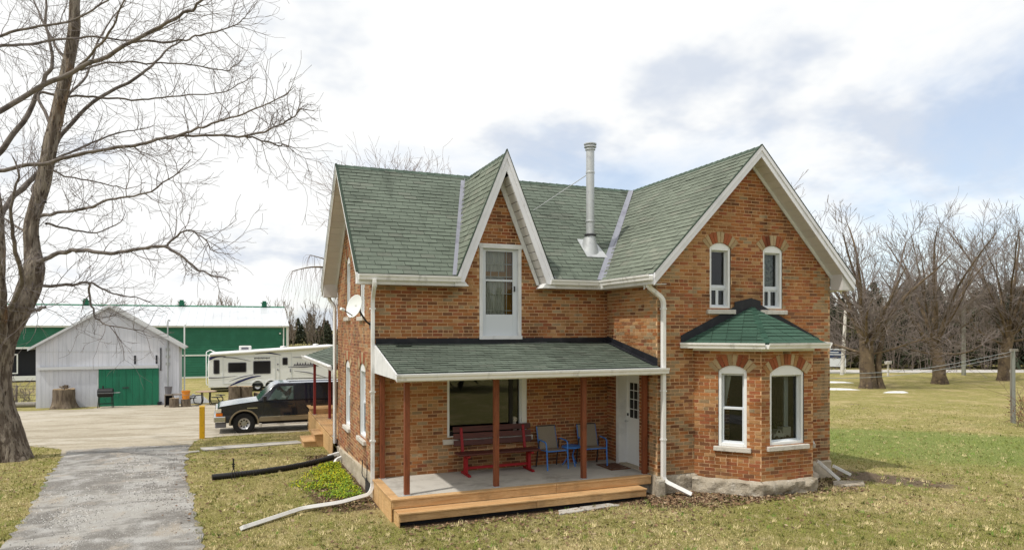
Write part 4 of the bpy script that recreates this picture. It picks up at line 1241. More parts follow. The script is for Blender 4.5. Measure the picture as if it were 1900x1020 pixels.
for k in range(20):
    a = 2*math.pi*k/20
    for (r_, h) in ((.115, None), (.165, .17), (.20, .03)):
        x, y = px_ + r_*math.cos(a), py_ + r_*math.sin(a)
        vs2.append((x, y, 5.75 if h is None else EZ + .9216*(y - 13.74) + h))
mb = MB(); mb.raw(vs2, [(k*3 + j, ((k+1) % 20)*3 + j, ((k+1) % 20)*3 + j + 1, k*3 + j + 1) for k in range(20) for j in range(2)]); mb.build('flashing_cone', 'galvanised', pipe, smooth=True)
zs_ = lambda y: EZ + .9216*(y - 13.74)
mb = MB(); mb.prism([(px_ - .22, 14.36, zs_(14.36) + .024), (px_ + .34, 14.36, zs_(14.36) + .024), (px_ + .24, 14.88, zs_(14.88) + .024), (px_ - .22, 14.88, zs_(14.88) + .024)], (0, 0, .012)); mb.build('flashing_plate', 'galvanised', pipe)
for q in ((6.95, 15.75), (8.60, 15.9)):
    mb = MB(); mb.tube([(px_, py_, 7.28), (q[0], q[1], zs_(q[1]) + .02)], .011, 6); mb.build('brace_rod', 'galvanised' if q[0] < 8 else 'dark_steel', pipe)
mb = MB(); mb.lathe([(.105, 7.25), (.112, 7.28), (.105, 7.31)], (px_, py_, 0), 18); mb.build('pipe_band', 'galvanised', pipe, smooth=True)

# ---- front porch: slab, cedar edging, step, posts
slabf = box_part('porch_floor', 'concrete', 2.75, 8.11, 12.32, 14.08, .05, .428)
def board(*b, mat='cedar_tread', parent=None, name='board'):
    return box_part(name, mat, *b, parent=parent, bevel=.006)
for (a, b) in ((2.58, 5.86), (5.865, 8.06)):
    board(a, b, 12.155, 12.318, .405, .44); board(a + (.02 if a < 3 else 0), b, 12.17, 12.205, .262, .403)
board(2.575, 2.745, 12.32, 14.07, .405, .44)
for (a, b) in ((2.64, 5.30), (5.305, 7.75)):
    board(a, b, 11.995, 12.165, .228, .260); board(a, b, 11.835, 11.99, .228, .260); board(a + (.03 if a < 3 else 0), b - (0 if a < 3 else .01), 11.86, 11.895, .10, .226)
y = 11.87
while y < 14.0:
    top = .402 if y > 12.15 else .226
    board(2.60 if y > 12.15 else 2.645, 2.628 if y > 12.15 else 2.672, y, y + .136, -.03, top, mat='cedar', name='skirt_board'); y += .139
box_part('step_gap_shade', 'black_flashing', 2.70, 7.70, 12.0, 12.16, 0.0, .22)  # black box painted in for the shade under the step
def post(x, y, z0, z1, mat='post_stain', w=.10, name='porch_post'):
    p = box_part(name, mat, x - w/2, x + w/2, y - w/2, y + w/2, z0, z1, bevel=.008)
    box_part('post_base', 'galvanised', x - w/2 - .02, x + w/2 + .02, y - w/2 - .02, y + w/2 + .02, z0 - .001, z0 + .012, parent=p)
for x in (2.93, 4.70, 6.62):
    post(x, 12.46, .43, 2.585)
post(2.78, 14.00, .43, 2.585); post(8.02, 12.36, .43, 2.585)
# ---- back porch deck
for i in range(18):
    x0 = 2.55 + i*.145
    if x0 < 5.0: board(x0, x0 + .139, 19.75, 27.2, .385, .42, name='deck_board')
y = 19.8
while y < 27.1:
    board(2.52, 2.546, y, y + .14, gz(2.5, y) - .05, .384, mat='cedar', name='skirt_board'); y += .1435
board(2.55, 3.9, 25.6, 27.2, .425, .60); board(2.46, 2.6, 25.55, 27.25, .60, .635)
for (x0, x1, z1) in ((1.95, 2.30, .02), (2.28, 2.515, .22)):
    board(x0 - .03, x1, 22.0, 23.25, z1 - .035, z1, name='back_step_tread'); board(x0, x1, 22.03, 22.07, -.3, z1 - .036, name='back_step_side'); board(x0, x0 + .03, 22.075, 23.22, -.3, z1 - .036, name='back_step_riser')
post(2.62, 25.45, .42, 2.34, 'red_post', .09, 'back_porch_post'); post(2.98, 24.1, .42, 2.34, 'red_post', .09, 'back_porch_post'); post(2.62, 20.1, .42, 2.34, 'red_post', .09, 'back_porch_post')
mb = MB(); mb.face([(5.1, 19.5, 0), (5.1, 27.5, 0), (5.1, 27.5, 3.3), (5.1, 19.5, 3.3)]); mb.build('back_wall', 'mortar', house)
# ------------------------------------------------------------------ things on and by the house
PF = 0.429                                  # porch floor height
# bench
bench = thing('porch_bench', 'long bench of dark red-brown slats on bright red legs under the porch window', 'bench', (5.2, 13.72, PF))
def bslat(x0, x1, y0, y1, z0, z1, name='seat_slat', mat='bench_wood', par_=bench):
    mb = MB(); mb.box(x0, x1, y0, y1, z0, z1); return mb.build(name, mat, par_, bevel=.008)
for (y, z) in ((-.26, .44), (-.12, .435), (.02, .43)):
    bslat(-.92, .92, y, y + .125, z, z + .035)
for i, z in enumerate((.58, .72, .86)):
    mb = MB(); y = .20 + i*.035
    mb.obox((-.90, y, z), (1.80, 0, 0), (0, .03, -.006), (0, .028, .115)); mb.build('back_slat', 'bench_wood', bench, bevel=.006)
for x in (-.72, .72):
    mb = MB()
    mb.box(x - .03, x + .03, -.30, .22, .0, .045); mb.box(x - .035, x + .035, -.09, .03, .045, .43); mb.box(x - .03, x + .03, -.26, .16, .39, .43)
    mb.build('leg', 'bench_red', bench, bevel=.006)
    mb = MB(); mb.obox((x - .03, .15, .43), (.06, 0, 0), (0, .05, 0), (0, .13, .52)); mb.build('back_support', 'bench_red', bench, bevel=.006)
mb = MB(); mb.box(-.70, .70, -.05, .0, .12, .17); mb.build('stretcher', 'bench_red', bench)

# patio chairs
def tubepart(pts, r, name, mat, par_, n=8):
    P = [Vector(p) for p in pts]; Q = [P[0]]
    for a, b, c in zip(P[:-2], P[1:-1], P[2:]):
        k = min(.05, (b - a).length*.35, (c - b).length*.35)
        Q += [b + (a - b).normalized()*k, b + ((a - b).normalized() + (c - b).normalized())*k*.29, b + (c - b).normalized()*k]
    Q.append(P[-1])
    mb = MB(); mb.tube(Q, r, n); return mb.build(name, mat, par_, smooth=True, sharp=60)
def patio_chair(label, loc, rz):
    t = thing('patio_chair', label, 'chair', loc, rz, 'blue patio chairs on the porch')
    for s in (-.26, .26):
        tubepart([(s, -.27, 0), (s, -.24, .40), (s*1.04, -.22, .60), (s*1.04, .10, .62)], .016, 'arm', 'blue_paint', t)
        tubepart([(s, .26, 0), (s*.98, .18, .40), (s*.96, .12, .62)], .015, 'leg', 'dark_steel', t)
        tubepart([(s*.90, -.24, .41), (s*.90, .16, .38), (s*.88, .30, .88)], .013, 'side_rail', 'blue_paint', t)
    tubepart([(-.235, -.25, .405), (.235, -.25, .405)], .014, 'front_rail', 'blue_paint', t)
    tubepart([(-.23, .305, .885), (.23, .305, .885)], .016, 'top_rail', 'dark_steel', t)
    mb = MB(); mb.prism([(-.225, -.24, .412), (.225, -.24, .412), (.225, .15, .385), (-.225, .15, .385)], (0, 0, .01)); mb.build('seat', 'mesh_fabric', t)
    mb = MB(); mb.prism([(-.222, .155, .40), (.222, .155, .40), (.218, .298, .875), (-.218, .298, .875)], (0, -.012, .004)); mb.build('backrest', 'mesh_fabric', t)
    return t
patio_chair('blue framed patio chair with tan mesh back nearest the red bench', (6.50, 13.72, PF), rad(4))
patio_chair('blue framed patio chair with tan mesh back nearest the side door', (7.46, 13.66, PF), rad(-3))
tb = thing('side_table', 'small round bright blue metal table between the two patio chairs', 'table', (7.02, 13.80, PF))
mb = MB(); mb.lathe([(.001, .44), (.21, .44), (.22, .43), (.22, .405), (.205, .40), (.001, .40)], (0, 0, 0), 28); mb.build('table_top', 'blue_paint', tb, smooth=True)
for a in (.5, 2.6, 4.7):
    c, s = math.cos(a), math.sin(a)
    tubepart([(c*.16, s*.16, .40), (c*.05, s*.05, .22), (c*.20, s*.20, 0)], .013, 'leg', 'blue_paint', tb)
mat_ = thing('doormat', 'brown bristle doormat lying at the porch side door', 'doormat', (7.80, 13.28, PF))
mb = MB(); mb.box(-.25, .25, -.34, .34, 0, .016); mb.build('mat_body', 'mat_brown', mat_, bevel=.006)
mb = MB(); ring(mb, -.20, .20, -.0, .0, .0, 0, 0) if False else None
mb.box(-.19, .19, -.27, -.25, .0161, .0185); mb.box(-.19, .19, .25, .27, .0161, .0185); mb.box(-.19, -.17, -.25, .25, .0161, .0185); mb.box(.17, .19, -.25, .25, .0161, .0185)
mb.build('border_stripe', 'bark', mat_)

# ornament on the porch window sill and toy truck in the bay window
M('cream', (0.62, 0.58, 0.50), 0.6); M('toy_white', (0.70, 0.68, 0.63), 0.5); M('plant_green', (0.10, 0.16, 0.05), 0.8)
orn = thing('dog_ornament', 'little cream dog figurine with dark ears sitting inside the porch window', 'figurine', (5.78, 14.20, 1.24))
mb = MB(); mb.lathe([(.001, 0), (.075, .0), (.085, .05), (.07, .12), (.05, .16), (.055, .18), (.075, .22), (.07, .27), (.03, .30), (.001, .305)], (0, 0, 0), 16); mb.build('body', 'cream', orn, smooth=True)
for s in (-1, 1):
    mb = MB(); mb.lathe([(.001, .19), (.022, .21), (.024, .26), (.001, .285)], (s*.075, -.005, 0), 8); mb.build('ear', 'black_plastic', orn, smooth=True)
    mb = MB(); mb.lathe([(.001, -.012), (.011, -.008), (.011, .0), (.001, .004)], (s*.028, -.062, .25), 8, 'y'); mb.build('eye', 'black_plastic', orn)
mb = MB(); mb.lathe([(.001, -.03), (.025, -.024), (.035, .0), (.03, .02)], (0, -.07, .215), 10, 'y'); mb.build('muzzle', 'cream', orn, smooth=True)
truck = thing('toy_truck', 'white toy pickup truck with a box bed in the bay window', 'toy truck', (10.66, 11.30, 1.18), rad(0))
truck.scale = (1.3, 1.3, 1.3)
mb = MB(); mb.prism([(-.16, -.06, .03), (.20, -.06, .03), (.20, -.06, .09), (.02, -.06, .09), (-.01, -.06, .155), (-.08, -.06, .155), (-.10, -.06, .095), (-.16, -.06, .085)], (0, .12, 0)); mb.build('body', 'toy_white', truck, bevel=.008)
mb = MB(); mb.box(.03, .20, -.061, .061, .0905, .19); mb.box(.05, .18, -.062, -.0615, .11, .175); mb.build('cargo_box', 'toy_white', truck)
mb = MB(); mb.prism([(-.075, -.0605, .105), (-.02, -.0605, .105), (-.028, -.0605, .145), (-.07, -.0605, .145)], (0, -.002, 0)); mb.build('side_window', 'black_plastic', truck)
for x in (-.10, .12):
    for s in (-1, 1):
        mb = MB(); mb.lathe([(.001, -.012), (.03, -.012), (.03, .012), (.001, .012)], (x, s*.06, .03), 12, 'y'); mb.build('wheel', 'black_plastic', truck)
pot = thing('house_plant', 'leafy green house plant standing behind the toy truck in the bay window', 'plant', (10.85, 11.55, 1.15))
mb = MB(); mb.lathe([(.001, 0), (.07, 0), (.09, .14), (.075, .14), (.06, .12), (.001, .12)], (0, 0, 0), 14); mb.build('pot', 'stone_foundation', pot, smooth=True)
mb = MB()
for i in range(30):
    a = R.uniform(0, 6.28); l = R.uniform(.15, .34); e = R.uniform(.3, 1.3)
    d = Vector((math.cos(a)*math.cos(e), math.sin(a)*math.cos(e), math.sin(e))); s = d.cross(Vector((0, 0, 1))).normalized()*.028
    b = Vector((0, 0, .12)); m_ = b + d*l*.6; tip = b + d*l + Vector((0, 0, -.03))
    mb.face([b, m_ + s, tip, m_ - s])
mb.build('leaves', 'plant_green', pot)

# satellite dish on the corner of the side wall
dish = thing('satellite_dish', 'white oval satellite dish on a bent arm at the house corner', 'satellite dish', (2.63, 14.40, 3.58), worldparts=True)
dc = Vector((2.27, 14.16, 3.95)); dn = Vector((-.80, -.52, .30)).normalized()
du_ = dn.cross(Vector((0, 0, 1))).normalized(); dv = du_.cross(dn)
mb = MB(); vs2 = []; N = 28; RG = (0.001, .07, .14, .20, .235, .245)
for r_ in RG:
    for k in range(N):
        a = 2*math.pi*k/N
        vs2.append(dc + du_*(r_*.86*math.cos(a)) + dv*(r_*math.sin(a)) + dn*(r_*r_*.9))
mb.raw(vs2, [(i*N + k, i*N + (k+1) % N, (i+1)*N + (k+1) % N, (i+1)*N + k) for i in range(len(RG)-1) for k in range(N)])
od = mb.build('reflector', 'dish_white', dish, smooth=True); sm_ = od.modifiers.new('s', 'SOLIDIFY'); sm_.thickness = .012; sm_.offset = -1
mb = MB(); mb.tube([(2.63, 14.36, 3.56), (2.50, 14.28, 3.66), (2.40, 14.24, 3.80), dc - dn*.06], .02, 8); mb.build('mast', 'dark_steel', dish, smooth=True)
mb = MB(); mb.box(2.60, 2.633, 14.28, 14.46, 3.50, 3.64); mb.build('wall_plate', 'dark_steel', dish)
mb = MB(); mb.tube([dc - dv*.2, dc + dn*.30 - dv*.16], .012, 6); mb.build('feed_arm', 'dark_steel', dish)
mb = MB(); mb.tube([dc + dn*.27 - dv*.16, dc + dn*.36 - dv*.16], .03, 8); mb.build('receiver', 'dish_white', dish)
mb = MB(); mb.beam(dc - dn*.02, dc - dn*.09, .09, .09); mb.build('bracket', 'dish_white', dish)

# black drain hose, garden stake, white pipe end
hose = thing('drain_hose', 'thick black corrugated drain hose lying across the side lawn', 'hose', (2.3, 18.95, 0), worldparts=True)
pts = []; key = [(2.42, 18.95, .10), (2.05, 18.72, .06), (1.6, 18.30, .05), (1.1, 17.95, .05), (.5, 17.66, .05), (-.1, 17.48, .05), (-.52, 17.40, .05)]
for i in range(121):
    f = i/120*(len(key) - 1); k = min(int(f), len(key) - 2); q = f - k
    a, b = key[k], key[k+1]; p = [a[j]*(1-q) + b[j]*q for j in range(3)]; p[2] = gz(p[0], p[1]) + .07 + (.05*(1 - f) if f < 1 else 0); pts.append(p)
mb = MB(); mb.tube(pts, [.066 if i % 2 else .074 for i in range(121)], 12); mb.build('hose_body', 'black_plastic', hose, smooth=True, sharp=20)
stake = thing('garden_stake', 'thin dark stake with a notched top standing in the lawn beside the black hose', 'stake', (-.06, 17.24, gz(-.06, 17.24)))
for s in (-.035, .035):
    mb = MB(); mb.tube([(s, 0, -.05), (s*.8, 0, .20), (0, 0, .27)], .009, 6); mb.build('prong', 'dark_steel', stake)
mb = MB(); mb.box(-.018, .018, -.012, .012, .26, .50); mb.build('shaft', 'black_plastic', stake)
mb = MB(); mb.box(-.035, .035, -.015, .015, .36, .385); mb.box(-.03, .03, -.015, .015, .31, .33); mb.build('peg', 'black_plastic', stake)

# yellow-green ground cover by the side wall
M('cover_leaf', (1, 1, 1), 0.8, attr=True)
vv = []; cc = []
for i in range(15000):
    f = R.random(); y = 14.35 + 4.2*f + R.uniform(-.1, .1)
    wmax = 1.45*(1 - abs(f - .40)*1.25) + .12
    x = 2.52 - abs(R.triangular(0, wmax, .15))
    if in_house(np.array([x]), np.array([y]))[0]: continue
    dens = mnoise.noise((x*2.2, y*2.2, 3)) + .35
    if R.random() > .20 + dens*1.1: continue
    z = gz(x, y) + R.uniform(.01, .11)*(1 - .5*(2.5 - x)/1.2)*(.5 + dens)
    s = R.uniform(.010, .028); a = R.uniform(0, 6.28); t1, t2 = R.uniform(-1.1, 1.1), R.uniform(-.9, .9)
    ca, sa = math.cos(a), math.sin(a)
    for (p, q) in ((-1, 0), (0, -.5), (1, 0), (0, .5)):
        vv.append((x + (p*ca - q*sa)*s, y + (p*sa + q*ca)*s, z + (p*t1 + q*t2)*s))
    near_ = max(0, min(1, (y - 14.2)/2.6)); k = R.random()
    c = (0.42, 0.42, 0.012) if k < .45*near_ + .12 else (0.20, 0.32, 0.025) if k < .8 else (0.11, 0.20, 0.02)
    f2 = R.uniform(.75, 1.2); cc.append(tuple(q*f2 for q in c))
n = len(cc)
o = np_mesh('ground_cover', np.array(vv), np.arange(n*4).reshape(-1, 4), 'cover_leaf', cols=np.array(cc))
o['kind'] = 'stuff'; o['label'] = 'bright yellow-green ground cover growing along the side foundation'; o['category'] = 'ground cover'

# concrete slab path to the back porch steps, paver stones by the front step, loose slab by the bay
walk = bpy.data.objects.new('slab_path', None); COL.objects.link(walk); walk['kind'] = 'structure'
a = Vector((-.90, 22.32)); b = Vector((2.02, 22.95)); d = (b - a)/5
for i in range(5):
    p = a + d*(i + .012); q = a + d*(i + .985); nrm_ = Vector((-d.y, d.x)).normalized()*.66
    z = lambda v: gz(v.x, v.y) + .035 + (i % 2)*.004
    P4 = [p, q, q + nrm_, p + nrm_]
    mb = MB(); mb.prism([(v.x, v.y, z(v) - .07) for v in P4], (0, 0, .07)); mb.build('slab', 'concrete', walk, bevel=.008)
mb = MB(); mb.prism([(-1.5, 21.95, gz(-1.5, 21.95) - .02), (-1.0, 22.15, gz(-1, 22.1) - .02), (-1.02, 22.36, gz(-1, 22.3) - .02), (-1.45, 22.2, gz(-1.4, 22.2) - .02)], (0, 0, .05)); mb.build('slab', 'concrete', walk, bevel=.008)
for lab, P4 in (('pale flat paving stone set before the front step, the left of two', [(5.62, 11.55), (6.22, 11.60), (6.15, 11.84), (5.72, 11.80)]), ('pale flat paving stone set before the front step, the right of two', [(6.26, 11.60), (7.0, 11.66), (6.85, 11.86), (6.20, 11.85)])):
    st = tag(MB().build('x', 'concrete'), lab, 'paving stone', 'pavers before the front step') if False else None
    mb = MB(); mb.prism([(x, y, gz(x, y) - .02) for x, y in P4], (0, 0, .05)); o = mb.build('paving_stone', 'concrete', bevel=.012); tag(o, lab, 'paving stone', 'pavers before the front step')
mb = MB(); mb.prism([(12.05, 11.15, .02), (12.75, 10.95, .02), (13.05, 11.25, .02), (12.4, 11.5, .02)], (0, 0, .09)); tag(mb.build('stone_slab', 'stone_foundation', bevel=.02), 'dark flat stone slab lying behind the bay corner', 'slab')

# yellow bollard
M('yellow_cap', (0.50, 0.30, 0.02), 0.6)
bol = thing('yellow_bollard', 'square yellow wooden post at the edge of the gravel yard', 'bollard', (-1.08, 25.59, gz(-1.08, 25.59)))
mb = MB(); mb.box(-.085, .085, -.085, .085, -.1, 1.06); mb.build('shaft', 'yellow_paint', bol, bevel=.012)
mb = MB(); mb.prism([(-.085, -.085, 1.061), (.085, -.085, 1.061), (.085, .085, 1.10), (-.085, .085, 1.10)], (0, 0, .02)); mb.build('slanted_top', 'yellow_cap', bol)

# clothesline post with lines from the house
M('old_wood', (0.27, 0.25, 0.22), 0.9, var=[(6, (0.18, 0.17, 0.15), 0.45, 0.7)], stretch=(5, 5, .5))
M('grey_metal', (0.32, 0.34, 0.34), 0.5, metal=.3)
cp = thing('clothesline_post', 'grey leaning post holding the clothes lines at the right of the lawn', 'post', (27.9, 17.2, gz(27.9, 17.2)))
mb = MB(); mb.tube([(0, 0, -.3), (-.20, -.1, 1.4), (-.38, -.2, 2.85)], .06, 8); mb.build('pole', 'grey_metal', cp, smooth=True)
mb = MB(); mb.tube([(.1, .15, -.3), (-.08, .06, 1.5), (-.30, -.10, 2.7)], .05, 8); mb.build('brace_pole', 'old_wood', cp, smooth=True)
mb = MB(); mb.beam((-.55, -.2, 2.83), (-.15, -.2, 2.83), .08, .1); mb.build('cross_piece', 'old_wood', cp)
for k, (dzz, dyy) in enumerate(((0, 0), (-.16, .1))):
    p = Vector((12.9, 14.6 + dyy*3, 2.42 + dzz)); q = Vector((27.5, 17.0 + dyy, gz(27.9, 17.2) + 2.78 + dzz))
    pts = [p.lerp(q, i/24) - Vector((0, 0, .45*math.sin(math.pi*i/24)*(1 - .3*i/24))) for i in range(25)]
    mb = MB(); mb.tube(pts, .009, 5); o = mb.build('clothes_line', 'grey_metal'); tag(o, 'upper pale clothes line sagging from house to leaning post' if k == 0 else 'lower pale clothes line sagging from house to leaning post', 'clothes line', 'clothes lines')

# road sign, poles and snow at the far right
M('sign_blue', (0.03, 0.05, 0.11), 0.5); M('sign_pale', (0.60, 0.64, 0.68), 0.5); M('pole_grey', (0.30, 0.31, 0.27), 0.9, var=[(3, (0.20, 0.20, 0.17), .45, .7)]); M('pole_pale', (0.62, 0.60, 0.56), 0.8)
sg_ = thing('roadside_sign', 'dark blue and white sign board on two posts across the far lawn', 'sign', (50.2, 46.3, gz(50, 46)), rad(-45))
mb = MB(); mb.box(-.9, .9, -.04, .04, 1.35, 2.15); mb.build('dark_board', 'sign_blue', sg_)
mb = MB(); mb.box(-.9, .9, -.04, .04, .55, 1.30); mb.build('pale_board', 'sign_pale', sg_)
mb = MB(); mb.box(-.9, .9, -.05, -.041, 2.05, 2.16); mb.box(-.62, .30, -.05, -.041, 1.80, 1.88); mb.box(-.5, .55, -.05, -.041, 1.60, 1.68); mb.build('lettering_band', 'sign_pale', sg_)
for x in (-.85, .85):
    mb = MB(); mb.box(x - .05, x + .05, .041, .12, -.1, 2.2); mb.build('post', 'pole_pale', sg_)
wp = thing('white_pole', 'slim pale leaning pole beside the roadside sign', 'pole', (48.4, 43.9, gz(48, 44)))
mb = MB(); mb.tube([(0, 0, -.2), (.25, .0, 3), (.55, 0, 7.4)], [.17, .15, .10], 10); mb.build('shaft', 'pole_pale', wp, smooth=True)
mb = MB(); mb.lathe([(.001, 7.36), (.12, 7.38), (.12, 7.45), (.001, 7.5)], (.55, 0, 0), 10); mb.build('cap', 'grey_metal', wp)
up_ = thing('utility_pole', 'tall grey-green utility pole with a cross arm behind the right maples', 'utility pole', (57.6, 39.6, gz(57, 39)))
mb = MB(); mb.tube([(0, 0, -.3), (0, 0, 7.9)], [.17, .12], 10); mb.build('shaft', 'pole_grey', up_, smooth=True)
mb = MB(); mb.beam((-.75, .4, 7.4), (.75, -.4, 7.4), .1, .12); mb.build('cross_arm', 'old_wood', up_)
for s in (-.6, 0, .6):
    mb = MB(); mb.lathe([(.001, 7.46), (.05, 7.47), (.06, 7.55), (.03, 7.62), (.001, 7.64)], (s, -s*.53, 0), 8); mb.build('insulator', 'sign_pale', up_)
mbx = thing('mailbox_post', 'small pale post with a box at the far road edge between the maples', 'mailbox', (50.6, 41.2, gz(50, 41)))
mb = MB(); mb.box(-.06, .06, -.06, .06, -.1, 1.2); mb.build('post', 'pole_pale', mbx); mb = MB(); mb.box(-.3, .3, -.12, .12, 1.0, 1.25); mb.build('box', 'pole_pale', mbx, bevel=.03)
def snow(name, x, y, rx, ry, a, label):
    mb = MB(); N = 26; vs2 = [(x, y, gz(x, y) + .10)]
    for rr, zz in ((.6, .08), (1, .0)):
        for k in range(N):
            t = 2*math.pi*k/N; q = rr*(1 + .22*math.sin(3*t + x) + .12*math.sin(7*t))
            u, v = q*rx*math.cos(t), q*ry*math.sin(t)
            X, Y = x + u*math.cos(a) - v*math.sin(a), y + u*math.sin(a) + v*math.cos(a)
            vs2.append((X, Y, gz(X, Y) + zz))
    fs = [(0, 1 + k, 1 + (k+1) % N) for k in range(N)] + [(1 + k, 1 + N + k, 1 + N + (k+1) % N, 1 + (k+1) % N) for k in range(N)]
    mb.raw(vs2, fs); tag(mb.build(name, 'snow', smooth=True, sharp=80), label, 'snow patch', 'last snow on the far lawn')
snow('snow_patch', 35.3, 32.6, 1.5, .36, rad(-22), 'melting snow patch on the lawn right beside the house corner')
snow('snow_patch', 36.9, 29.4, .75, .30, rad(-10), 'small melting snow patch right of the split maple trunk')
snow('snow_patch', 40.6, 37.6, 1.3, .4, rad(-22), 'thin strip of melting snow on the lawn below the roadside sign')
# far road seen beyond the lawn
M('far_road', (0.50, 0.48, 0.45), 0.9)
vs2 = []
for i in range(61):
    t = i/60; x = 40 + 60*t; y = 52.5 - 24*t
    for w in (-2.2, 2.2):
        X, Y = x + w*.37, y + w*.93
        vs2.append((X, Y, gz(X, Y) + .02))
structure(np_mesh('far_road', np.array(vs2), np.array([(2*i, 2*i+2, 2*i+3, 2*i+1) for i in range(60)]), 'far_road'))
# ------------------------------------------------------------------ trees
class Segs:
    def __init__(s): s.a = []; s.b = []; s.ra = []; s.rb = []
    def add(s, p, q, r0, r1):
        s.a.append(p); s.b.append(q); s.ra.append(r0); s.rb.append(r1)
    def build(s, name, mat, parent, n=3, cols=None):
        A = np.array(s.a, dtype=float); B = np.array(s.b, dtype=float); ra = np.array(s.ra)[:, None]; rb = np.array(s.rb)[:, None]
        d = B - A; d /= np.maximum(np.linalg.norm(d, axis=1, keepdims=True), 1e-9)
        ref = np.where(np.abs(d[:, 2:3]) > .9, np.array([[1., 0, 0]]), np.array([[0, 0, 1.]]))
        u = np.cross(d, ref); u /= np.linalg.norm(u, axis=1, keepdims=True); w = np.cross(d, u)
        V = np.empty((len(A), 2*n, 3))
        for k in range(n):
            c, s_ = math.cos(2*math.pi*k/n), math.sin(2*math.pi*k/n)
            V[:, k] = A + (u*c + w*s_)*ra; V[:, n + k] = B + (u*c + w*s_)*rb
        base = (np.arange(len(A))*2*n)[:, None]
        F = np.stack([np.concatenate([base + k, base + (k+1) % n, base + n + (k+1) % n, base + n + k], axis=1) for k in range(n)], axis=1).reshape(-1, 4)
        cc = None if cols is None else np.repeat(np.asarray(cols), n, axis=0)
        return np_mesh(name, V.reshape(-1, 3), F, mat, cols=cc, parent=parent, smooth=True)
def rvec(rg):
    while True:
        v = Vector((rg.uniform(-1, 1), rg.uniform(-1, 1), rg.uniform(-1, 1)))
        if .05 < v.length < 1: return v.normalized()
def grow(S, p, d, L, r, lev, rg, up=.12, wig=.22, rmin=.005, kids=(2, 4), ratio=(.45, .72), spread=.9, steps=4, droop=0.0):
    """a wandering shoot with side shoots of its own"""
    st = L/steps; d = d.normalized()
    for i in range(steps):
        d = (d + rvec(rg)*wig + Vector((0, 0, up - droop*(i + 1)/steps))).normalized()
        q = p + d*st
        r1 = max(rmin, r*(1 - .6/steps*(1)))
        S.add(p[:], q[:], r, r1)
        p, r = q, r1
        if lev > 0 and (i > 0 or lev > 1):
            for _ in range(rg.randint(*kids) if i < steps - 1 else kids[1]):
                if rg.random() < .55:
                    k = d.cross(rvec(rg)).normalized()
                    dd = (d + k*rg.uniform(.5, 1.0)*spread).normalized()
                    grow(S, p, dd, L*rg.uniform(*ratio), max(rmin, r*rg.uniform(.45, .7)), lev - 1, rg, up, wig*1.08, rmin, kids, ratio, spread, max(2, steps - 1), droop)

def catmull(pts, sub):
    P = [Vector(p) for p in pts]; out = []
    for i in range(len(P) - 1):
        a, b, c, d = P[max(i-1, 0)], P[i], P[i+1], P[min(i+2, len(P)-1)]
        for k in range(sub):
            t = k/sub
            out.append(.5*((2*b) + (c - a)*t + (2*a - 5*b + 4*c - d)*t*t + (3*b - a - 3*c + d)*t**3))
    out.append(P[-1]); return out

def limb_tube(mb, pts, r0, r1, n, rough=0.0, seed=0.0, flare=0.0, power=1.0):
    rings = []; u = None; N = len(pts)
    for i, p in enumerate(pts):
        d = (pts[min(i+1, N-1)] - pts[max(i-1, 0)]).normalized()
        u = d.cross(Vector((.3, 1, 0))) if u is None else u - d*u.dot(d)
        u.normalize(); w = d.cross(u); f = i/(N-1)
        r = r1 + (r0 - r1)*(1 - f)**power
        if flare: r += flare*max(0, 1 - (p.z + .25)/1.1)**2
        ring_ = []
        for k in range(n):
            a = 2*math.pi*k/n
            q = r
            if rough:
                q *= 1 + rough*(mnoise.noise((math.cos(a)*1.6 + seed, math.sin(a)*1.6, p.z*.8)) + .6*mnoise.noise((math.cos(a)*4.5, math.sin(a)*4.5 + seed, p.z*1.1)))
                if flare: q *= 1 + .35*max(0, 1 - (p.z + .2)/.9)*math.sin(a*5 + 1.1)
            ring_.append(p + (u*math.cos(a) + w*math.sin(a))*q)
        rings.append(ring_)
    vs2 = [p for g_ in rings for p in g_]
    mb.raw(vs2, [(i*n + k, i*n + (k+1) % n, (i+1)*n + (k+1) % n, (i+1)*n + k) for i in range(N-1) for k in range(n)])

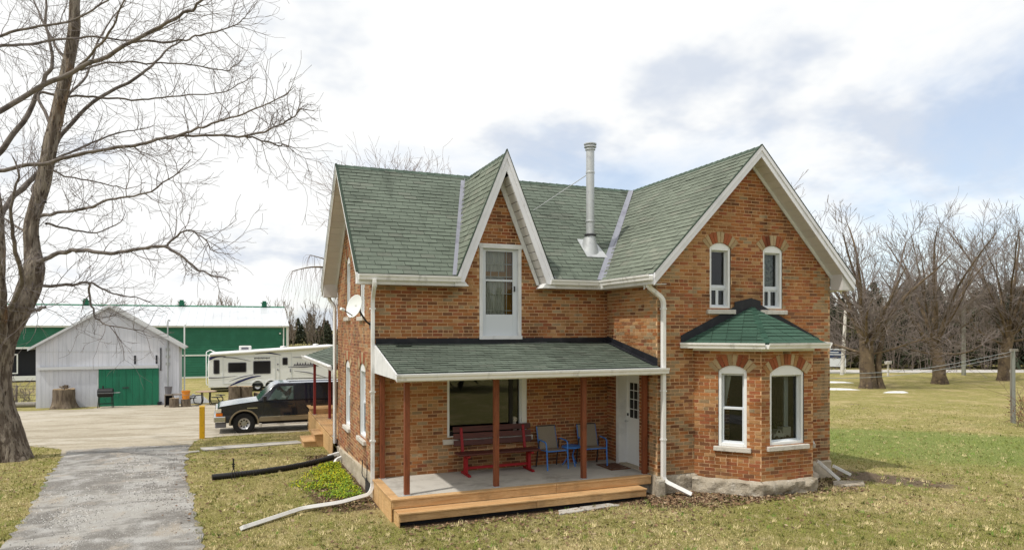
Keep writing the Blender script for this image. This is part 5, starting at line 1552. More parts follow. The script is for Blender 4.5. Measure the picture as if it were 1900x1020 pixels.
LIMBS = [
    (0.36, 0.09, [(-5.85,22.58,-0.29),(-5.94,22.62,0.61),(-6.04,22.66,1.5),(-6.08,22.68,2.32),(-5.98,22.64,2.98),(-5.73,22.64,3.65),(-5.46,22.59,4.22),(-5.28,22.57,4.74),(-5.19,22.53,5.19),(-5.28,22.68,5.73),(-5.31,22.69,6.28),(-5.2,22.7,6.89),(-5.02,22.68,7.58),(-4.84,22.61,8.64),(-4.68,22.65,9.5),(-4.51,22.58,10.34),(-4.36,22.63,11.29),(-4.25,22.59,12.05),(-4.24,22.58,12.82),(-4.16,22.66,13.79),(-4.12,22.75,15.07),(-3.91,22.66,16.46)]),
    (0.252, 0.067, [(-5.85,22.58,2.83),(-5.86,22.27,3.65),(-5.82,22.04,4.8),(-5.79,21.81,5.92),(-5.86,21.73,7.33),(-5.98,21.56,8.68),(-6.01,21.36,10.29),(-6.17,21.31,11.9),(-6.29,21.15,13.44)]),
    (0.096, 0.03, [(-5.16,22.52,5.31),(-4.46,21.7,5.54),(-3.79,21.0,5.58),(-2.94,20.33,5.46),(-2.36,19.88,5.56),(-1.68,19.39,5.57),(-1.25,19.11,5.3),(-0.83,18.94,4.98),(-0.42,18.66,4.81)]),
    (0.074, 0.022, [(-5.1,22.5,4.7),(-4.52,22.91,4.75),(-3.99,23.13,4.84),(-3.5,23.25,4.6),(-2.69,23.25,4.42)]),
    (0.052, 0.018, [(-3.99,23.13,4.84),(-3.93,23.21,4.29),(-3.8,23.05,3.81),(-3.41,22.68,3.59),(-2.49,22.09,3.44)]),
    (0.044, 0.018, [(-1.68,19.39,5.57),(-1.36,19.16,5.88),(-1.08,18.93,5.96),(-0.78,18.6,5.77),(-0.53,18.39,5.43)]),
    (0.081, 0.022, [(-5.91,20.99,7.38),(-5.59,21.08,7.54),(-4.6,20.68,7.73),(-3.56,20.04,7.94),(-2.38,19.35,8.08),(-1.54,18.8,8.22),(-0.83,18.29,8.22),(0.18,17.67,8.14),(0.67,17.36,8.24),(1.15,17.06,8.43),(1.44,16.84,8.7)]),
    (0.052, 0.018, [(-1.59,18.82,8.19),(-1.07,18.28,8.25),(-0.56,17.75,8.37),(0.31,16.97,8.55),(1.01,16.36,8.81)]),
    (0.037, 0.018, [(0.18,17.67,8.14),(0.63,17.6,8.05),(0.94,17.58,7.97),(1.19,17.48,7.95)]),
    (0.118, 0.03, [(-6.08,21.6,8.94),(-5.82,21.93,9.29),(-4.78,21.72,10.05),(-3.36,20.93,10.65),(-2.17,20.13,11.22),(-1.23,19.43,11.6),(-0.8,19.04,11.85),(-0.23,18.59,12.3)]),
    (0.067, 0.018, [(-4.76,22.69,9.12),(-5.29,23.33,10.22),(-4.6,23.16,10.23),(-3.71,23.13,10.29),(-2.73,23.05,10.33),(-1.77,22.99,10.52),(-0.4,22.76,10.76),(0.36,22.77,11.28)]),
    (0.052, 0.018, [(-3.16,20.85,10.75),(-2.57,20.83,11.2),(-1.5,20.83,11.39),(-0.95,20.93,11.68),(-0.09,20.9,12.07),(0.33,20.95,12.53)]),
    (0.044, 0.018, [(-3.85,21.24,10.41),(-3.33,21.78,10.87),(-2.43,22.07,11.12),(-1.23,22.12,11.24),(-0.39,22.21,11.23),(0.04,22.36,11.54)]),
    (0.067, 0.022, [(-5.82,21.06,10.62),(-5.69,21.44,10.84),(-4.83,21.96,11.29),(-3.66,22.13,11.69),(-2.75,22.3,11.81),(-1.59,22.38,12.57)]),
    (0.067, 0.022, [(-6.39,23.13,11.56),(-6.17,23.26,11.77),(-5.3,22.9,11.99),(-4.19,22.13,12.07),(-3.29,21.55,12.53),(-2.69,21.09,13.02)]),
    (0.126, 0.037, [(-6.49,23.49,8.08),(-6.2,23.38,8.48),(-5.55,23.33,9.61),(-5.2,23.4,10.64),(-4.93,23.4,11.26),(-5.14,23.59,12.46),(-5.2,23.72,13.79)]),
    (0.126, 0.037, [(-5.92,22.29,5.39),(-5.96,22.85,6.84),(-5.48,22.98,7.57),(-5.01,23.22,8.31),(-4.72,23.42,9.22),(-3.77,23.47,10.39),(-2.66,23.45,11.2),(-2.19,23.59,11.86),(-1.69,23.71,12.43)]),
    (0.067, 0.022, [(-5.02,22.57,6.66),(-4.38,21.45,6.61),(-3.55,20.58,6.65),(-2.93,19.79,6.77),(-2.1,19.02,6.85),(-1.31,18.27,7.25)]),
    (0.059, 0.022, [(-4.94,22.54,7.03),(-5.52,23.75,7.59),(-5.23,24.28,8.28),(-4.75,24.62,8.15),(-3.89,24.71,8.07),(-3.23,24.76,7.96)]),
    (0.059, 0.022, [(-4.85,22.61,8.19),(-4.25,23.45,8.83),(-3.5,24.01,9.45),(-2.81,24.38,9.79)]),
    (0.104, 0.037, [(-5.65,22.18,4.01),(-5.11,20.99,4.75),(-5.0,20.09,5.35),(-4.94,19.41,6.18),(-4.65,18.86,7.1)]),
    (0.067, 0.022, [(-5.13,22.62,6.06),(-5.9,23.68,6.46),(-6.52,24.58,6.87),(-7.26,25.31,7.43)]),
    (0.059, 0.022, [(-4.62,22.63,9.88),(-4.12,23.51,11.01),(-3.8,24.13,12.59),(-3.28,24.57,13.71)]),
    (0.059, 0.022, [(-4.43,22.66,10.98),(-5.16,23.92,12.29),(-5.74,24.7,13.49),(-6.16,25.3,14.68)]),
    (0.059, 0.022, [(-4.48,22.57,10.49),(-3.52,20.78,10.73),(-2.77,19.4,11.13),(-2.37,18.59,11.76)]),
    (0.052, 0.022, [(-4.92,22.53,6.43),(-4.5,23.33,6.41),(-3.92,23.96,6.45),(-3.33,24.37,6.87)]),
    (0.067, 0.037, [(-5.22,22.44,4.02),(-4.9,21.88,4.05),(-4.76,21.6,4.08)]),
]

def trunk_tube(mb, pts, radii, sub=16, n=72):
    """old furrowed trunk: ridged bark, burls and root flare"""
    C = catmull(pts, sub); rings = []; u = None
    for i, p in enumerate(C):
        d = (C[min(i+1, len(C)-1)] - C[max(i-1, 0)]).normalized()
        u = d.cross(Vector((.3, 1, 0))) if u is None else u - d*u.dot(d)
        u.normalize(); w = d.cross(u)
        f = min(i/sub, len(radii) - 1.001); k = int(f); r = radii[k]*(1 - f + k) + radii[k+1]*(f - k)
        base = max(0, 1 - (p.z + .3)/.9)
        rg_ = []
        for q in range(n):
            a = 2*math.pi*q/n; ca, sa = math.cos(a), math.sin(a)
            m = 1 + .13*mnoise.noise((ca*1.5, sa*1.5, p.z*.9)) + .10*mnoise.noise((ca*3.2 + 4, sa*3.2, p.z*1.6)) + .24*base*base*(.5 + .6*math.sin(a*5 + 1))
            m += -.085*abs(mnoise.noise((ca*6.5, sa*6.5 + 3, p.z*1.1))) + .03*mnoise.noise((ca*16, sa*16, p.z*5))
            rg_.append(p + (u*ca + w*sa)*r*m)
        rings.append(rg_)
    mb.raw([p for g_ in rings for p in g_], [(i*n + k, i*n + (k+1) % n, (i+1)*n + (k+1) % n, (i+1)*n + k) for i in range(len(C)-1) for k in range(n)])
TRUNK_R = [0.607, 0.439, 0.35, 0.32, 0.308, 0.302, 0.296, 0.296, 0.266, 0.207, 0.185, 0.185, 0.185, 0.178, 0.17, 0.163, 0.155, 0.148, 0.133, 0.118, 0.104, 0.074]
big = thing('maple_tree', 'huge bare maple with a thick leaning rusty trunk at the driveway edge', 'tree', (-5.8, 22.6, -.1), worldparts=True)
rg = random.Random(21)
mb = MB()
trunk_tube(mb, LIMBS[0][2], TRUNK_R)
mb.build('trunk', 'bark', big, smooth=True, sharp=180)
tw = Segs()
for li, (r0, r1, pts) in enumerate(LIMBS):
    C = catmull(pts, 6)
    # small kinks so that no limb is a drawn curve
    for i in range(1, len(C) - 1):
        C[i] = C[i] + Vector((mnoise.noise((i*.45, li*3.1, 0)), mnoise.noise((i*.45, li*3.1, 5)), mnoise.noise((i*.45, li*3.1, 9))))*.06*(0 if li == 0 else 1)
    if li:
        mb = MB(); limb_tube(mb, C, r0*(.52 if r0 > .2 else .66), r1*.6, 10, .10, li*2.0, power=.9); mb.build('limb', 'bark' if r0 > .2 else 'limb_bark', big, smooth=True, sharp=180)
    n = len(C)
    start = int(n*.45) if li == 0 else int(n*.18)
    for i in range(start, n):
        f = i/(n - 1); d = (C[min(i+1, n-1)] - C[max(i-1, 0)]).normalized()
        r = r1 + (r0 - r1)*(1 - f)
        for _ in range(2):
            if rg.random() > .49: continue
            k = d.cross(rvec(rg)).normalized()
            dd = (d*rg.uniform(.3, 1.0) + k*rg.uniform(.6, 1.1)).normalized()
            grow(tw, C[i], dd, rg.uniform(.40, 1.25)*(1 - .45*f*(len(pts) > 8)), min(r*.5, rg.uniform(.007, .014)), rg.choice((1, 2, 2)), rg, up=.05, wig=.30, rmin=.0042, kids=(1, 2), ratio=(.40, .70), spread=1.0)
    grow(tw, C[-1], (C[-1] - C[-2]), rg.uniform(.3, .5), r1*.8, 1, rg, up=.06, wig=.2, rmin=.0045, kids=(1, 1))
tw.build('twigs', 'twig', big)

def bare_tree(name, label, loc, H, seed, trunk_r, trunk_h, nlimb, mats=('far_bark', 'far_twig'), lean=.55, lev=3, rmin=.010, split=False, group=None, kids=(1, 2), L=None, low=False):
    rg = random.Random(seed)
    z0 = gz(loc[0], loc[1])
    t = thing(name, label, 'tree', (loc[0], loc[1], z0), group=group)
    S = Segs()
    mb = MB()
    top = Vector((rg.uniform(-.3, .3), rg.uniform(-.3, .3), trunk_h))
    C = catmull([(0, 0, -.3), (rg.uniform(-.1, .1), 0, trunk_h*.4), top], 7)
    for c_ in C: c_.z = c_.z
    limb_tube(mb, C, trunk_r, trunk_r*.78, 16, .14, seed, flare=trunk_r*.22)
    if split:
        C2 = catmull([(.75, -.35, -.3), (.62, -.3, trunk_h*.5), (.95, -.5, trunk_h*1.3), (1.5, -.8, trunk_h*2.1)], 5); limb_tube(mb, C2, trunk_r*.45, trunk_r*.2, 12, .14, seed + 3, flare=trunk_r*.2)
        grow(S, C2[-1], C2[-1] - C2[-2], H*.25, trunk_r*.2, lev, rg, .12, .16, rmin, kids)
    a0 = rg.uniform(0, 6.28)
    for k in range(nlimb):
        a = a0 + k*2*math.pi/nlimb + rg.uniform(-.25, .25)
        e = lean*rg.uniform(.35, 1.25) if k else .08
        h = rg.uniform(.75, 1.02)*(H - trunk_h)*(1 - .28*min(1, e))
        start = top*(rg.uniform(.72, 1.0)) if k else top
        d = Vector((math.cos(a)*math.sin(e), math.sin(a)*math.sin(e), math.cos(e)))
        p = Vector(start); pts = [p.copy()]
        n = 6
        for i in range(n):
            d = (d + rvec(rg)*.13 + Vector((math.cos(a)*.05, math.sin(a)*.05, .05))).normalized(); p = p + d*h/n; pts.append(p.copy())
        r0 = trunk_r*rg.uniform(.20, .36)*(1.25 if k == 0 else 1)
        CC = catmull(pts, 3); limb_tube(mb, CC, r0, rmin*2.0, 7, .06, k, power=.85)
        for i in range(3, len(CC)):
            f = i/(len(CC) - 1); dd = (CC[min(i+1, len(CC)-1)] - CC[i-1]).normalized()
            for _ in range(2):
                if rg.random() < .52:
                    kk = dd.cross(rvec(rg)).normalized(); out = Vector((math.cos(a), math.sin(a), 0))*.25
                    grow(S, CC[i], (dd*.8 + kk*rg.uniform(.45, .95) + out).normalized(), (L or H*.20)*rg.uniform(.6, 1.25)*(1 - .45*f), max(rmin*1.3, r0*(1 - f)*.42), lev - 1, rg, .10, .17, rmin, kids, (.45, .7), .85)
    if low:                                     # heavy low arms
        for k in range(4):
            a = a0 + k*1.6 + rg.uniform(-.3, .3); p = top*rg.uniform(.62, .95); d = Vector((math.cos(a), math.sin(a), rg.uniform(.0, .35))); pts = [p.copy()]
            for i in range(6):
                d = (d + rvec(rg)*.28 + Vector((0, 0, .10))).normalized(); p = p + d*H*.065; pts.append(p.copy())
            CC = catmull(pts, 3); limb_tube(mb, CC, trunk_r*rg.uniform(.16, .30), rmin*2, 7, .08, k)
            for i in range(2, len(CC)):
                dd = (CC[min(i+1, len(CC)-1)] - CC[i-1]).normalized()
                for _ in range(2):
                    kk = dd.cross(rvec(rg)).normalized()
                    grow(S, CC[i], (dd*.6 + kk + Vector((0, 0, .1))).normalized(), H*.10*rg.uniform(.6, 1.2), rmin*2, lev - 1, rg, .04, .24, rmin, kids, (.45, .7), .95)
    mb.build('trunk', mats[0], t, smooth=True, sharp=180)
    S.build('crown', mats[1], t)
    return t
bare_tree('maple_tree', 'bare maple with a split dark trunk right beside the house corner', (38.3, 32.7), 11.6, 3, .50, 3.2, 11, split=True, group='maples at the right of the lawn', low=True, lev=3)
bare_tree('maple_tree', 'broad bare maple with a stout brown trunk in the middle of the right lawn', (46.6, 33.8), 13.4, 8, .46, 3.2, 14, group='maples at the right of the lawn', low=True, lev=3)
bare_tree('maple_tree', 'bare maple behind the leaning clothesline post near the right edge', (54.4, 34.3), 14.6, 15, .43, 3.8, 14, group='maples at the right of the lawn', low=True, lev=3)
bare_tree('maple_tree', 'bare tree at the far right edge behind the others', (64.5, 36.5), 13.5, 19, .4, 4.0, 11, group='maples at the right of the lawn', lev=3, rmin=.012)
# trees behind the house
bare_tree('bare_tree', 'bare treetop showing beyond the right gable slope', (36.5, 45.5), 17.0, 31, .5, 6, 8, lev=3, rmin=.013)
bare_tree('fruit_tree', 'small reddish bare tree reaching in from the right edge', (30.6, 14.0), 9.2, 44, .16, 1.6, 7, mats=('far_bark', 'red_twig'), lean=.8, lev=3, rmin=.006, L=1.5)

# weeping willow behind the house
wil = thing('willow_tree', 'pale weeping willow with hanging twigs behind the left end of the house', 'tree', (10.3, 47.0, gz(10, 47)))
rg = random.Random(77); S = Segs(); mb = MB()
limb_tube(mb, catmull([(0, 0, -.3), (.2, 0, 2.5), (0, .1, 6)], 6), .7, .5, 14, .12, 2, flare=.3)
for k in range(30):
    a = k*2*math.pi/30*1.0 + rg.uniform(-.2, .2); e = rg.uniform(.25, 1.0) if k % 3 else rg.uniform(.05, .25); h = rg.uniform(6.8, 9.2)
    d = Vector((math.cos(a)*math.sin(e), math.sin(a)*math.sin(e), math.cos(e))); p = Vector((0, .1, rg.uniform(3.6, 5.9))); pts = [p.copy()]
    for i in range(7):
        d = (d + rvec(rg)*.24 + Vector((math.cos(a)*.05, math.sin(a)*.05, .03 - .05*i*(e > .4)))).normalized(); p = p + d*h/7; pts.append(p.copy())
    CC = catmull(pts, 3); limb_tube(mb, CC, .20, .02, 7, .05, k)
    for i in range(5, len(CC)):
        dd = (CC[min(i+1, len(CC)-1)] - CC[i-1]).normalized()
        for _ in range(7):
            if rg.random() < .55:
                kk = dd.cross(rvec(rg)).normalized()
                if e > .4 or rg.random() < .35: # pendulous shoots
                    p = CC[i].copy(); v = (dd*.6 + kk).normalized(); r_ = .010; L_ = rg.uniform(0.7, 4.2); ns = 8
                    for q in range(ns):
                        v = (v*.62 + Vector((rg.uniform(-.30, .30), rg.uniform(-.30, .30), -.55))).normalized(); n_ = p + v*L_/ns; S.add(p[:], n_[:], r_, max(.006, r_*.88)); p = n_; r_ = max(.006, r_*.88)
                else:
                    grow(S, CC[i], (dd + kk*.6).normalized(), rg.uniform(1.4, 3.0), .02, 2, rg, .05, .22, .008, (1, 2))
mb.build('trunk', 'far_bark', wil, smooth=True, sharp=180); S.build('hanging_twigs', 'red_twig', wil)

# thorny shrub at the right edge
sh = thing('rose_shrub', 'thin brown leafless shrub at the foot of the clothesline post', 'shrub', (27.2, 16.2, gz(27.2, 16.2)))
S = Segs(); rg = random.Random(9)
for k in range(26):
    a = rg.uniform(0, 6.28); e = rg.uniform(.1, .8)
    grow(S, Vector((rg.uniform(-.3, .3), rg.uniform(-.3, .3), -.05)), Vector((math.cos(a)*math.sin(e), math.sin(a)*math.sin(e), math.cos(e))), rg.uniform(.6, 1.3), .010, 2, rg, .02, .3, .005, (1, 2), droop=.1)
S.build('stems', 'red_twig', sh)
vv = []; cc = []
for i in range(260):
    a = rg.uniform(0, 6.28); r_ = rg.uniform(.1, .8); x, y, z = r_*math.cos(a), r_*math.sin(a), rg.uniform(.15, 1.1); s = rg.uniform(.02, .05)
    t1, t2 = rvec(rg)*s, rvec(rg)*s
    for q in (t1, t2, -t1, -t2): vv.append((x + q.x, y + q.y, z + q.z))
    f = rg.uniform(.7, 1.2); cc.append((.26*f, .15*f, .08*f))
np_mesh('dry_leaves', np.array(vv), np.arange(len(cc)*4).reshape(-1, 4), 'dead_leaf', cols=np.array(cc), parent=sh)

# ------------------------------------------------------------------ woods
def conifers(name, spots, label, seed, base):
    """a belt of evergreens: trunks lost among many small sprays"""
    rg = np.random.default_rng(seed); V = []; Cc = []
    for (x, y, h, w) in spots:
        n = int(900*h/9); z0 = gz(x, y)
        t = rg.random(n)**.8; hh = z0 + .4 + (h - .4)*t
        rr = w*(1 - t)**.75*(.25 + .75*np.sqrt(rg.random(n)))*(1 + .25*np.sin(t*40))
        a = rg.uniform(0, 2*math.pi, n); px = x + rr*np.cos(a); py = y + rr*np.sin(a)
        s = rg.uniform(.40, 1.0, n)*(.55 + .5*(1 - t))
        u = rg.normal(size=(n, 3)); u[:, 2] -= .3; u += np.stack([np.cos(a), np.sin(a), np.zeros(n)], 1)*1.2; u /= np.linalg.norm(u, axis=1, keepdims=True)
        v = np.cross(u, rg.normal(size=(n, 3))); v /= np.linalg.norm(v, axis=1, keepdims=True)
        P = np.stack([px, py, hh], 1)
        q = np.stack([P - u*s[:, None]*.5, P + v*s[:, None]*.26, P + u*s[:, None], P - v*s[:, None]*.26], 1)
        V.append(q.reshape(-1, 3))
        b = np.array(base[rg.integers(len(base))])
        Cc.append(b*rg.uniform(.5, 1.3, (n, 1)))
    V = np.concatenate(V); Cc = np.concatenate(Cc)
    o = np_mesh(name, V, np.arange(len(V)).reshape(-1, 4), 'needle', cols=Cc)
    o['kind'] = 'stuff'; o['label'] = label; o['category'] = 'wood'
def along(a, b, n, jit, rg):
    return [(a[0] + (b[0]-a[0])*i/(n-1) + rg.uniform(-jit, jit), a[1] + (b[1]-a[1])*i/(n-1) + rg.uniform(-jit, jit)) for i in range(n)]
rg = random.Random(4)
sp = [(x, y, rg.uniform(5.0, 8.8), rg.uniform(1.7, 2.8)) for x, y in along((47, 58), (96, 34), 46, 2.5, rg)]
sp += [(x, y, rg.uniform(6.5, 9.8), rg.uniform(1.9, 3.0)) for x, y in along((54, 62), (105, 40), 40, 3, rg)]
conifers('evergreen_belt', sp, 'dark belt of evergreens beyond the right hand lawn', 3, [(.040, .052, .026), (.052, .060, .030), (.030, .042, .024), (.075, .070, .030)])
def brush(name, spots, label, seed, hts, tint, rmin=.012):
    rg = random.Random(seed); S = Segs(); cols = []
    for (x, y) in spots:
        z0 = gz(x, y); n0 = len(S.a); h = rg.uniform(*hts)
        for _ in range(rg.randint(1, 3)):
            p = Vector((x + rg.uniform(-.8, .8), y + rg.uniform(-.8, .8), z0 - .1)); d = Vector((rg.uniform(-.12, .12), rg.uniform(-.12, .12), 1))
            grow(S, p, d, h, .05*h/6, 2, rg, .18, .10, rmin, (2, 3), (.25, .42), .75, 5)
        f = rg.uniform(.7, 1.25); cols += [tuple(q*f for q in tint)]*(len(S.a) - n0)
    o = S.build(name, 'brush_twig', None, cols=cols)
    o['kind'] = 'stuff'; o['label'] = label; o['category'] = 'wood'
rg = random.Random(6)
brush('bare_thicket', along((46, 56), (92, 33), 70, 2.5, rg) + along((50, 52), (88, 34), 22, 2, rg), 'brown leafless thicket at the far edge of the right lawn', 5, (3.2, 6.2), (.185, .150, .125))
rg = random.Random(12)
sp = [(x, y, rg.uniform(5, 9), rg.uniform(1.5, 2.6)) for x, y in along((-60, 210), (60, 190), 110, 8, rg)]
conifers('far_wood', sp, 'low mixed wood along the horizon between the barn and the house', 8, [(.060, .066, .036), (.085, .080, .040), (.10, .075, .05), (.050, .060, .034)])
rg = random.Random(13)
brush('far_thicket', along((-30, 190), (50, 178), 70, 8, rg), 'grey leafless thicket on the horizon behind the camper', 9, (5, 9), (.20, .165, .14), rmin=.04)
# woods behind the photographer, seen in the window panes
rg = random.Random(14)
sp = [(x, y, rg.uniform(8, 13), rg.uniform(2.2, 3.4)) for x, y in along((-50, -40), (60, -60), 40, 3, rg)] + [(x, y, rg.uniform(7, 9), rg.uniform(2, 2.6)) for x, y in along((2, -9), (12.3, -9), 7, .6, rg)]
conifers('opposite_wood', sp, 'dark wood across the lawn mirrored in the window glass', 10, [(.035, .040, .024), (.05, .05, .03)])
# ------------------------------------------------------------------ green barn
M('barn_green', (0.012, 0.125, 0.068), 0.5, var=[(1.2, (0.018, 0.15, 0.085), .45, .7)])
M('barn_roof', (0.66, 0.69, 0.72), 0.35, metal=.25, var=[(.5, (0.58, 0.60, 0.63), .45, .7)])
M('barn_trim', (0.66, 0.69, 0.68), 0.6); M('barn_dark', (0.018, 0.020, 0.026), 0.8)
barn = thing('green_barn', 'long green metal clad barn with pale ribbed metal roof behind the white shed', 'barn', (-12, 70.4, -1.1), worldparts=True)
BX0, BX1, BY, BZ0, BZE = -42.0, 4.65, 70.4, -1.25, 3.75
mb = MB()                                    # lapped horizontal cladding
def clad(x0, x1, z0, z1):
    z = z0
    while z < z1 - .01:
        t = min(z + .2286, z1)
        mb.raw([(x0, BY - .045, z), (x1, BY - .045, z), (x1, BY, t), (x0, BY, t), (x0, BY, z), (x1, BY, z)], [(0, 1, 2, 3), (0, 4, 5, 1)]); z += .2286
clad(-15.7, BX1 - .1, -.95, .95); clad(-15.7, BX1 - .1, 1.10, BZE); clad(-24, -15.7, 1.95, BZE); clad(BX0, -24, -.95, BZE)
mb.build('cladding', 'barn_green', barn, kind='stuff')
mb = MB(); mb.face([(BX1, BY, BZ0), (BX1, 85.6, BZ0), (BX1, 85.6, BZE), (BX1, 78, 5.75), (BX1, BY, BZE)]); mb.face([(BX0, BY, BZ0), (BX0, 85.6, BZ0), (BX0, 85.6, BZE), (BX0, 78, 5.75), (BX0, BY, BZE)]); mb.face([(BX0, 85.6, BZ0), (BX1, 85.6, BZ0), (BX1, 85.6, BZE), (BX0, 85.6, BZE)]); mb.build('end_wall', 'barn_green', barn)
for n_, b_ in (('eave_trim', (BX0, BX1 + .1, BY - .25, BY - .05, BZE - .12, BZE + .08)), ('belt_trim', (-15.7, BX1 - .2, BY - .07, BY - .01, .96, 1.09)), ('corner_trim', (BX1 - .10, BX1 + .12, BY - .08, BY + .1, BZ0, BZE - .12)), ('base_trim', (-15.7, BX1 - .2, BY - .06, BY - .01, -1.10, -.96)), ('door_head', (-24, -15.72, BY - .09, BY - .01, 1.78, 1.94)), ('door_base', (-24, -15.6, BY - .15, BY - .02, -.95, -.55))):
    mb = MB(); mb.box(*b_); mb.build(n_, 'barn_trim', barn)
mb = MB(); mb.box(-24, -15.7, BY + .6, BY + .7, -1.2, 1.9); mb.box(-15.75, -15.7, BY, BY + .6, -1.2, 1.9); mb.build('dark_doorway', 'barn_dark', barn)
mb = MB(); T_BARN = ((0, BY, 0), (1, 0, 0), (0, -1, 0)); mb.T = T_BARN; ring(mb, -20, -17.4, -.35, 1.35, .09, .02, .08); mb.build('door_frame', 'barn_trim', barn)
mb = MB()
def proof(x0, x1):
    for (ya, za, yb, zb) in ((BY - .35, BZE, 78, 5.80), (85.95, BZE, 78, 5.80)):
        mb.prism([(x0, ya, za), (x1, ya, za), (x1, yb, zb), (x0, yb, zb)], (0, 0, .05))
        x = x0 + .1
        while x < x1:
            mb.prism([(x, ya, za + .05), (x + .05, ya, za + .05), (x + .05, yb, zb + .05), (x, yb, zb + .05)], (0, 0, .03)); x += .75
proof(BX0, BX1 + .15); mb.build('ribbed_roof', 'barn_roof', barn)
mb = MB(); mb.prism([(BX0, 77.7, 5.79), (BX0, 78, 5.93), (BX0, 78.3, 5.79)], (BX1 - BX0 + .2, 0, 0)); mb.build('ridge_cap', 'barn_green', barn)
for x in (-13.7, -5.2, 2.8):
    mb = MB(); mb.box(x - .25, x + .25, 77.75, 78.25, 5.9, 6.25); mb.prism([(x - .36, 77.64, 6.25), (x + .36, 77.64, 6.25), (x + .36, 78.36, 6.25), (x - .36, 78.36, 6.25)], (0, 0, .05)); mb.prism([(x - .2, 77.8, 6.3), (x + .2, 77.8, 6.3), (x + .0, 78, 6.3)], (0, 0, .18)); mb.build('roof_vent', 'barn_green', barn)
for x in (BX1 - .35, -7.2):
    mb = MB(); mb.tube([(x, BY - .12, BZE - .1), (x, BY - .12, -1)], .06, 8); mb.build('downspout', 'barn_trim', barn)
mb = MB(); mb.box(BX1 - .75, BX1 - .6, BY - .15, BY - .05, 3.0, 3.12); mb.build('lamp', 'barn_trim', barn)
# chain of white tarps / drifts at the barn's right end
M('white_tarp', (0.68, 0.68, 0.66), 0.7)

# ------------------------------------------------------------------ white shed
M('shed_white', (0.56, 0.58, 0.64), 0.75, var=[(1.2, (0.48, 0.50, 0.55), .45, .7), (.6, (0.60, 0.61, 0.66), .5, .75)], stretch=(4, 4, .5))
M('shed_green', (0.010, 0.150, 0.082), 0.6, var=[(1.5, (0.012, 0.115, 0.066), .45, .7)], stretch=(4, 4, .6))
M('shed_trim', (0.52, 0.54, 0.56), 0.6); M('shed_roof', (0.36, 0.36, 0.35), 0.8, var=[(2, (.27, .27, .26), .45, .7)])
shed = thing('white_shed', 'white board sided shed with low gable roof and green sliding door', 'shed', (-6.3, 42.36, -.66), worldparts=True)
SX0, SX1, SY, SZ0, SE, SA, SXA = -9.70, -2.96, 42.36, -.95, 2.60, 4.70, -6.33
ztop = lambda x: SE + (SA - SE)*((x - SX0)/(SXA - SX0) if x < SXA else (SX1 - x)/(SX1 - SXA))
mb = MB(); x = SX0
while x < SX1 - .01:                         # vertical boards, joints open
    w = min(R.uniform(.17, .23), SX1 - x); pr = R.uniform(.0, .007)
    mb.prism([(x + .002, SY - pr, SZ0), (x + w - .002, SY - pr, SZ0), (x + w - .002, SY - pr, ztop(x + w - .002)), (x + .002, SY - pr, ztop(x + .002))], (0, .03, 0)); x += w
mb.build('board_siding', 'shed_white', shed, kind='stuff')
mb = MB(); mb.face([(SX1, SY, SZ0), (SX1, 44.6, SZ0), (SX1, 44.6, SE), (SX1, SY, SE)]); mb.face([(SX0, SY, SZ0), (SX0, 44.6, SZ0), (SX0, 44.6, SE), (SX0, SY, SE)]); mb.face([(SX0, SY + .03, SZ0), (SX1, SY + .03, SZ0), (SX1, SY + .03, SE), (SXA, SY + .03, SA), (SX0, SY + .03, SE)])
mb.face([(SX0, 44.6, SZ0), (SX1, 44.6, SZ0), (SX1, 44.6, SE), (SXA, 44.6, SA), (SX0, 44.6, SE)])
mb.build('wall', 'shed_white', shed)
for sg in (-1, 1):
    xe, ze = (SX0 - .32, SE - .20) if sg < 0 else (SX1 + .32, SE - .20)
    mb = MB(); mb.prism([(xe, SY - .22, ze), (SXA, SY - .22, SA + .02), (SXA, 44.8, SA + .02), (xe, 44.8, ze)], (0, 0, .07)); mb.build('roof_slope', 'shed_roof', shed)
    mb = MB(); mb.prism([(xe, SY - .235, ze - .05), (SXA, SY - .235, SA - .03), (SXA, SY - .235, SA + .10), (xe, SY - .235, ze + .08)], (0, -.02, 0)); mb.build('barge_board', 'shed_trim', shed)
for k in range(9):                           # sliding door planks
    x0 = -6.85 + k*.321
    mb = MB(); mb.box(x0 + .004, x0 + .317, SY - .07 - (k % 2)*.004, SY - .04, -.70, 1.33)
    if k == 0: sdoor = mb.build('sliding_door', 'shed_green', shed)
    else: mb.build('plank', 'shed_green', sdoor)
mb = MB(); mb.T = ((0, SY, 0), (1, 0, 0), (0, -1, 0)); ring(mb, -5.58, -4.70, -.66, 1.20, .025, .074, .086); mb.build('wicket_frame', 'shed_green', sdoor)
mb = MB(); mb.box(-5.72, -5.42, SY - .11, SY - .08, .28, .34); mb.build('hasp', 'dark_steel', sdoor)
for b_ in ((-9.62, -4.0, SY - .14, SY - .03, 1.35, 1.50),):
    mb = MB(); mb.box(*b_); mb.build('track_rail', 'shed_trim', shed)
mb = MB(); mb.box(-6.92, -6.855, SY - .06, SY - .02, -.7, 1.34); mb.build('door_jamb', 'shed_trim', shed)
mb = MB(); mb.box(-9.6, -4, SY - .02, SY - .014, 2.28, 2.31); mb.build('board_joint', 'shed_trim', shed)
for x in (-5.13, -4.08):
    mb = MB(); mb.box(x - .045, x + .045, SY - .03, SY - .012, 1.58, 2.05); mb.build('vent_slot', 'barn_dark', shed)
mb = MB(); mb.box(-3.90, -3.84, SY - .06, SY - .015, 1.2, 2.45); mb.build('bar', 'dark_steel', shed)
mb = MB(); mb.tube([(-3.52, SY - .06, .3), (-3.52, SY - .06, 3.9), (-3.50, SY - .02, 4.0), (-3.40, SY + .0, 3.95)], .035, 8); mb.build('service_mast', 'grey_metal', shed, smooth=True)
for z in (2.3, 1.9, 1.5):
    mb = MB(); mb.box(-3.62, -3.42, SY - .08, SY - .03, z, z + .14); mb.build('meter_box', 'grey_metal', shed)
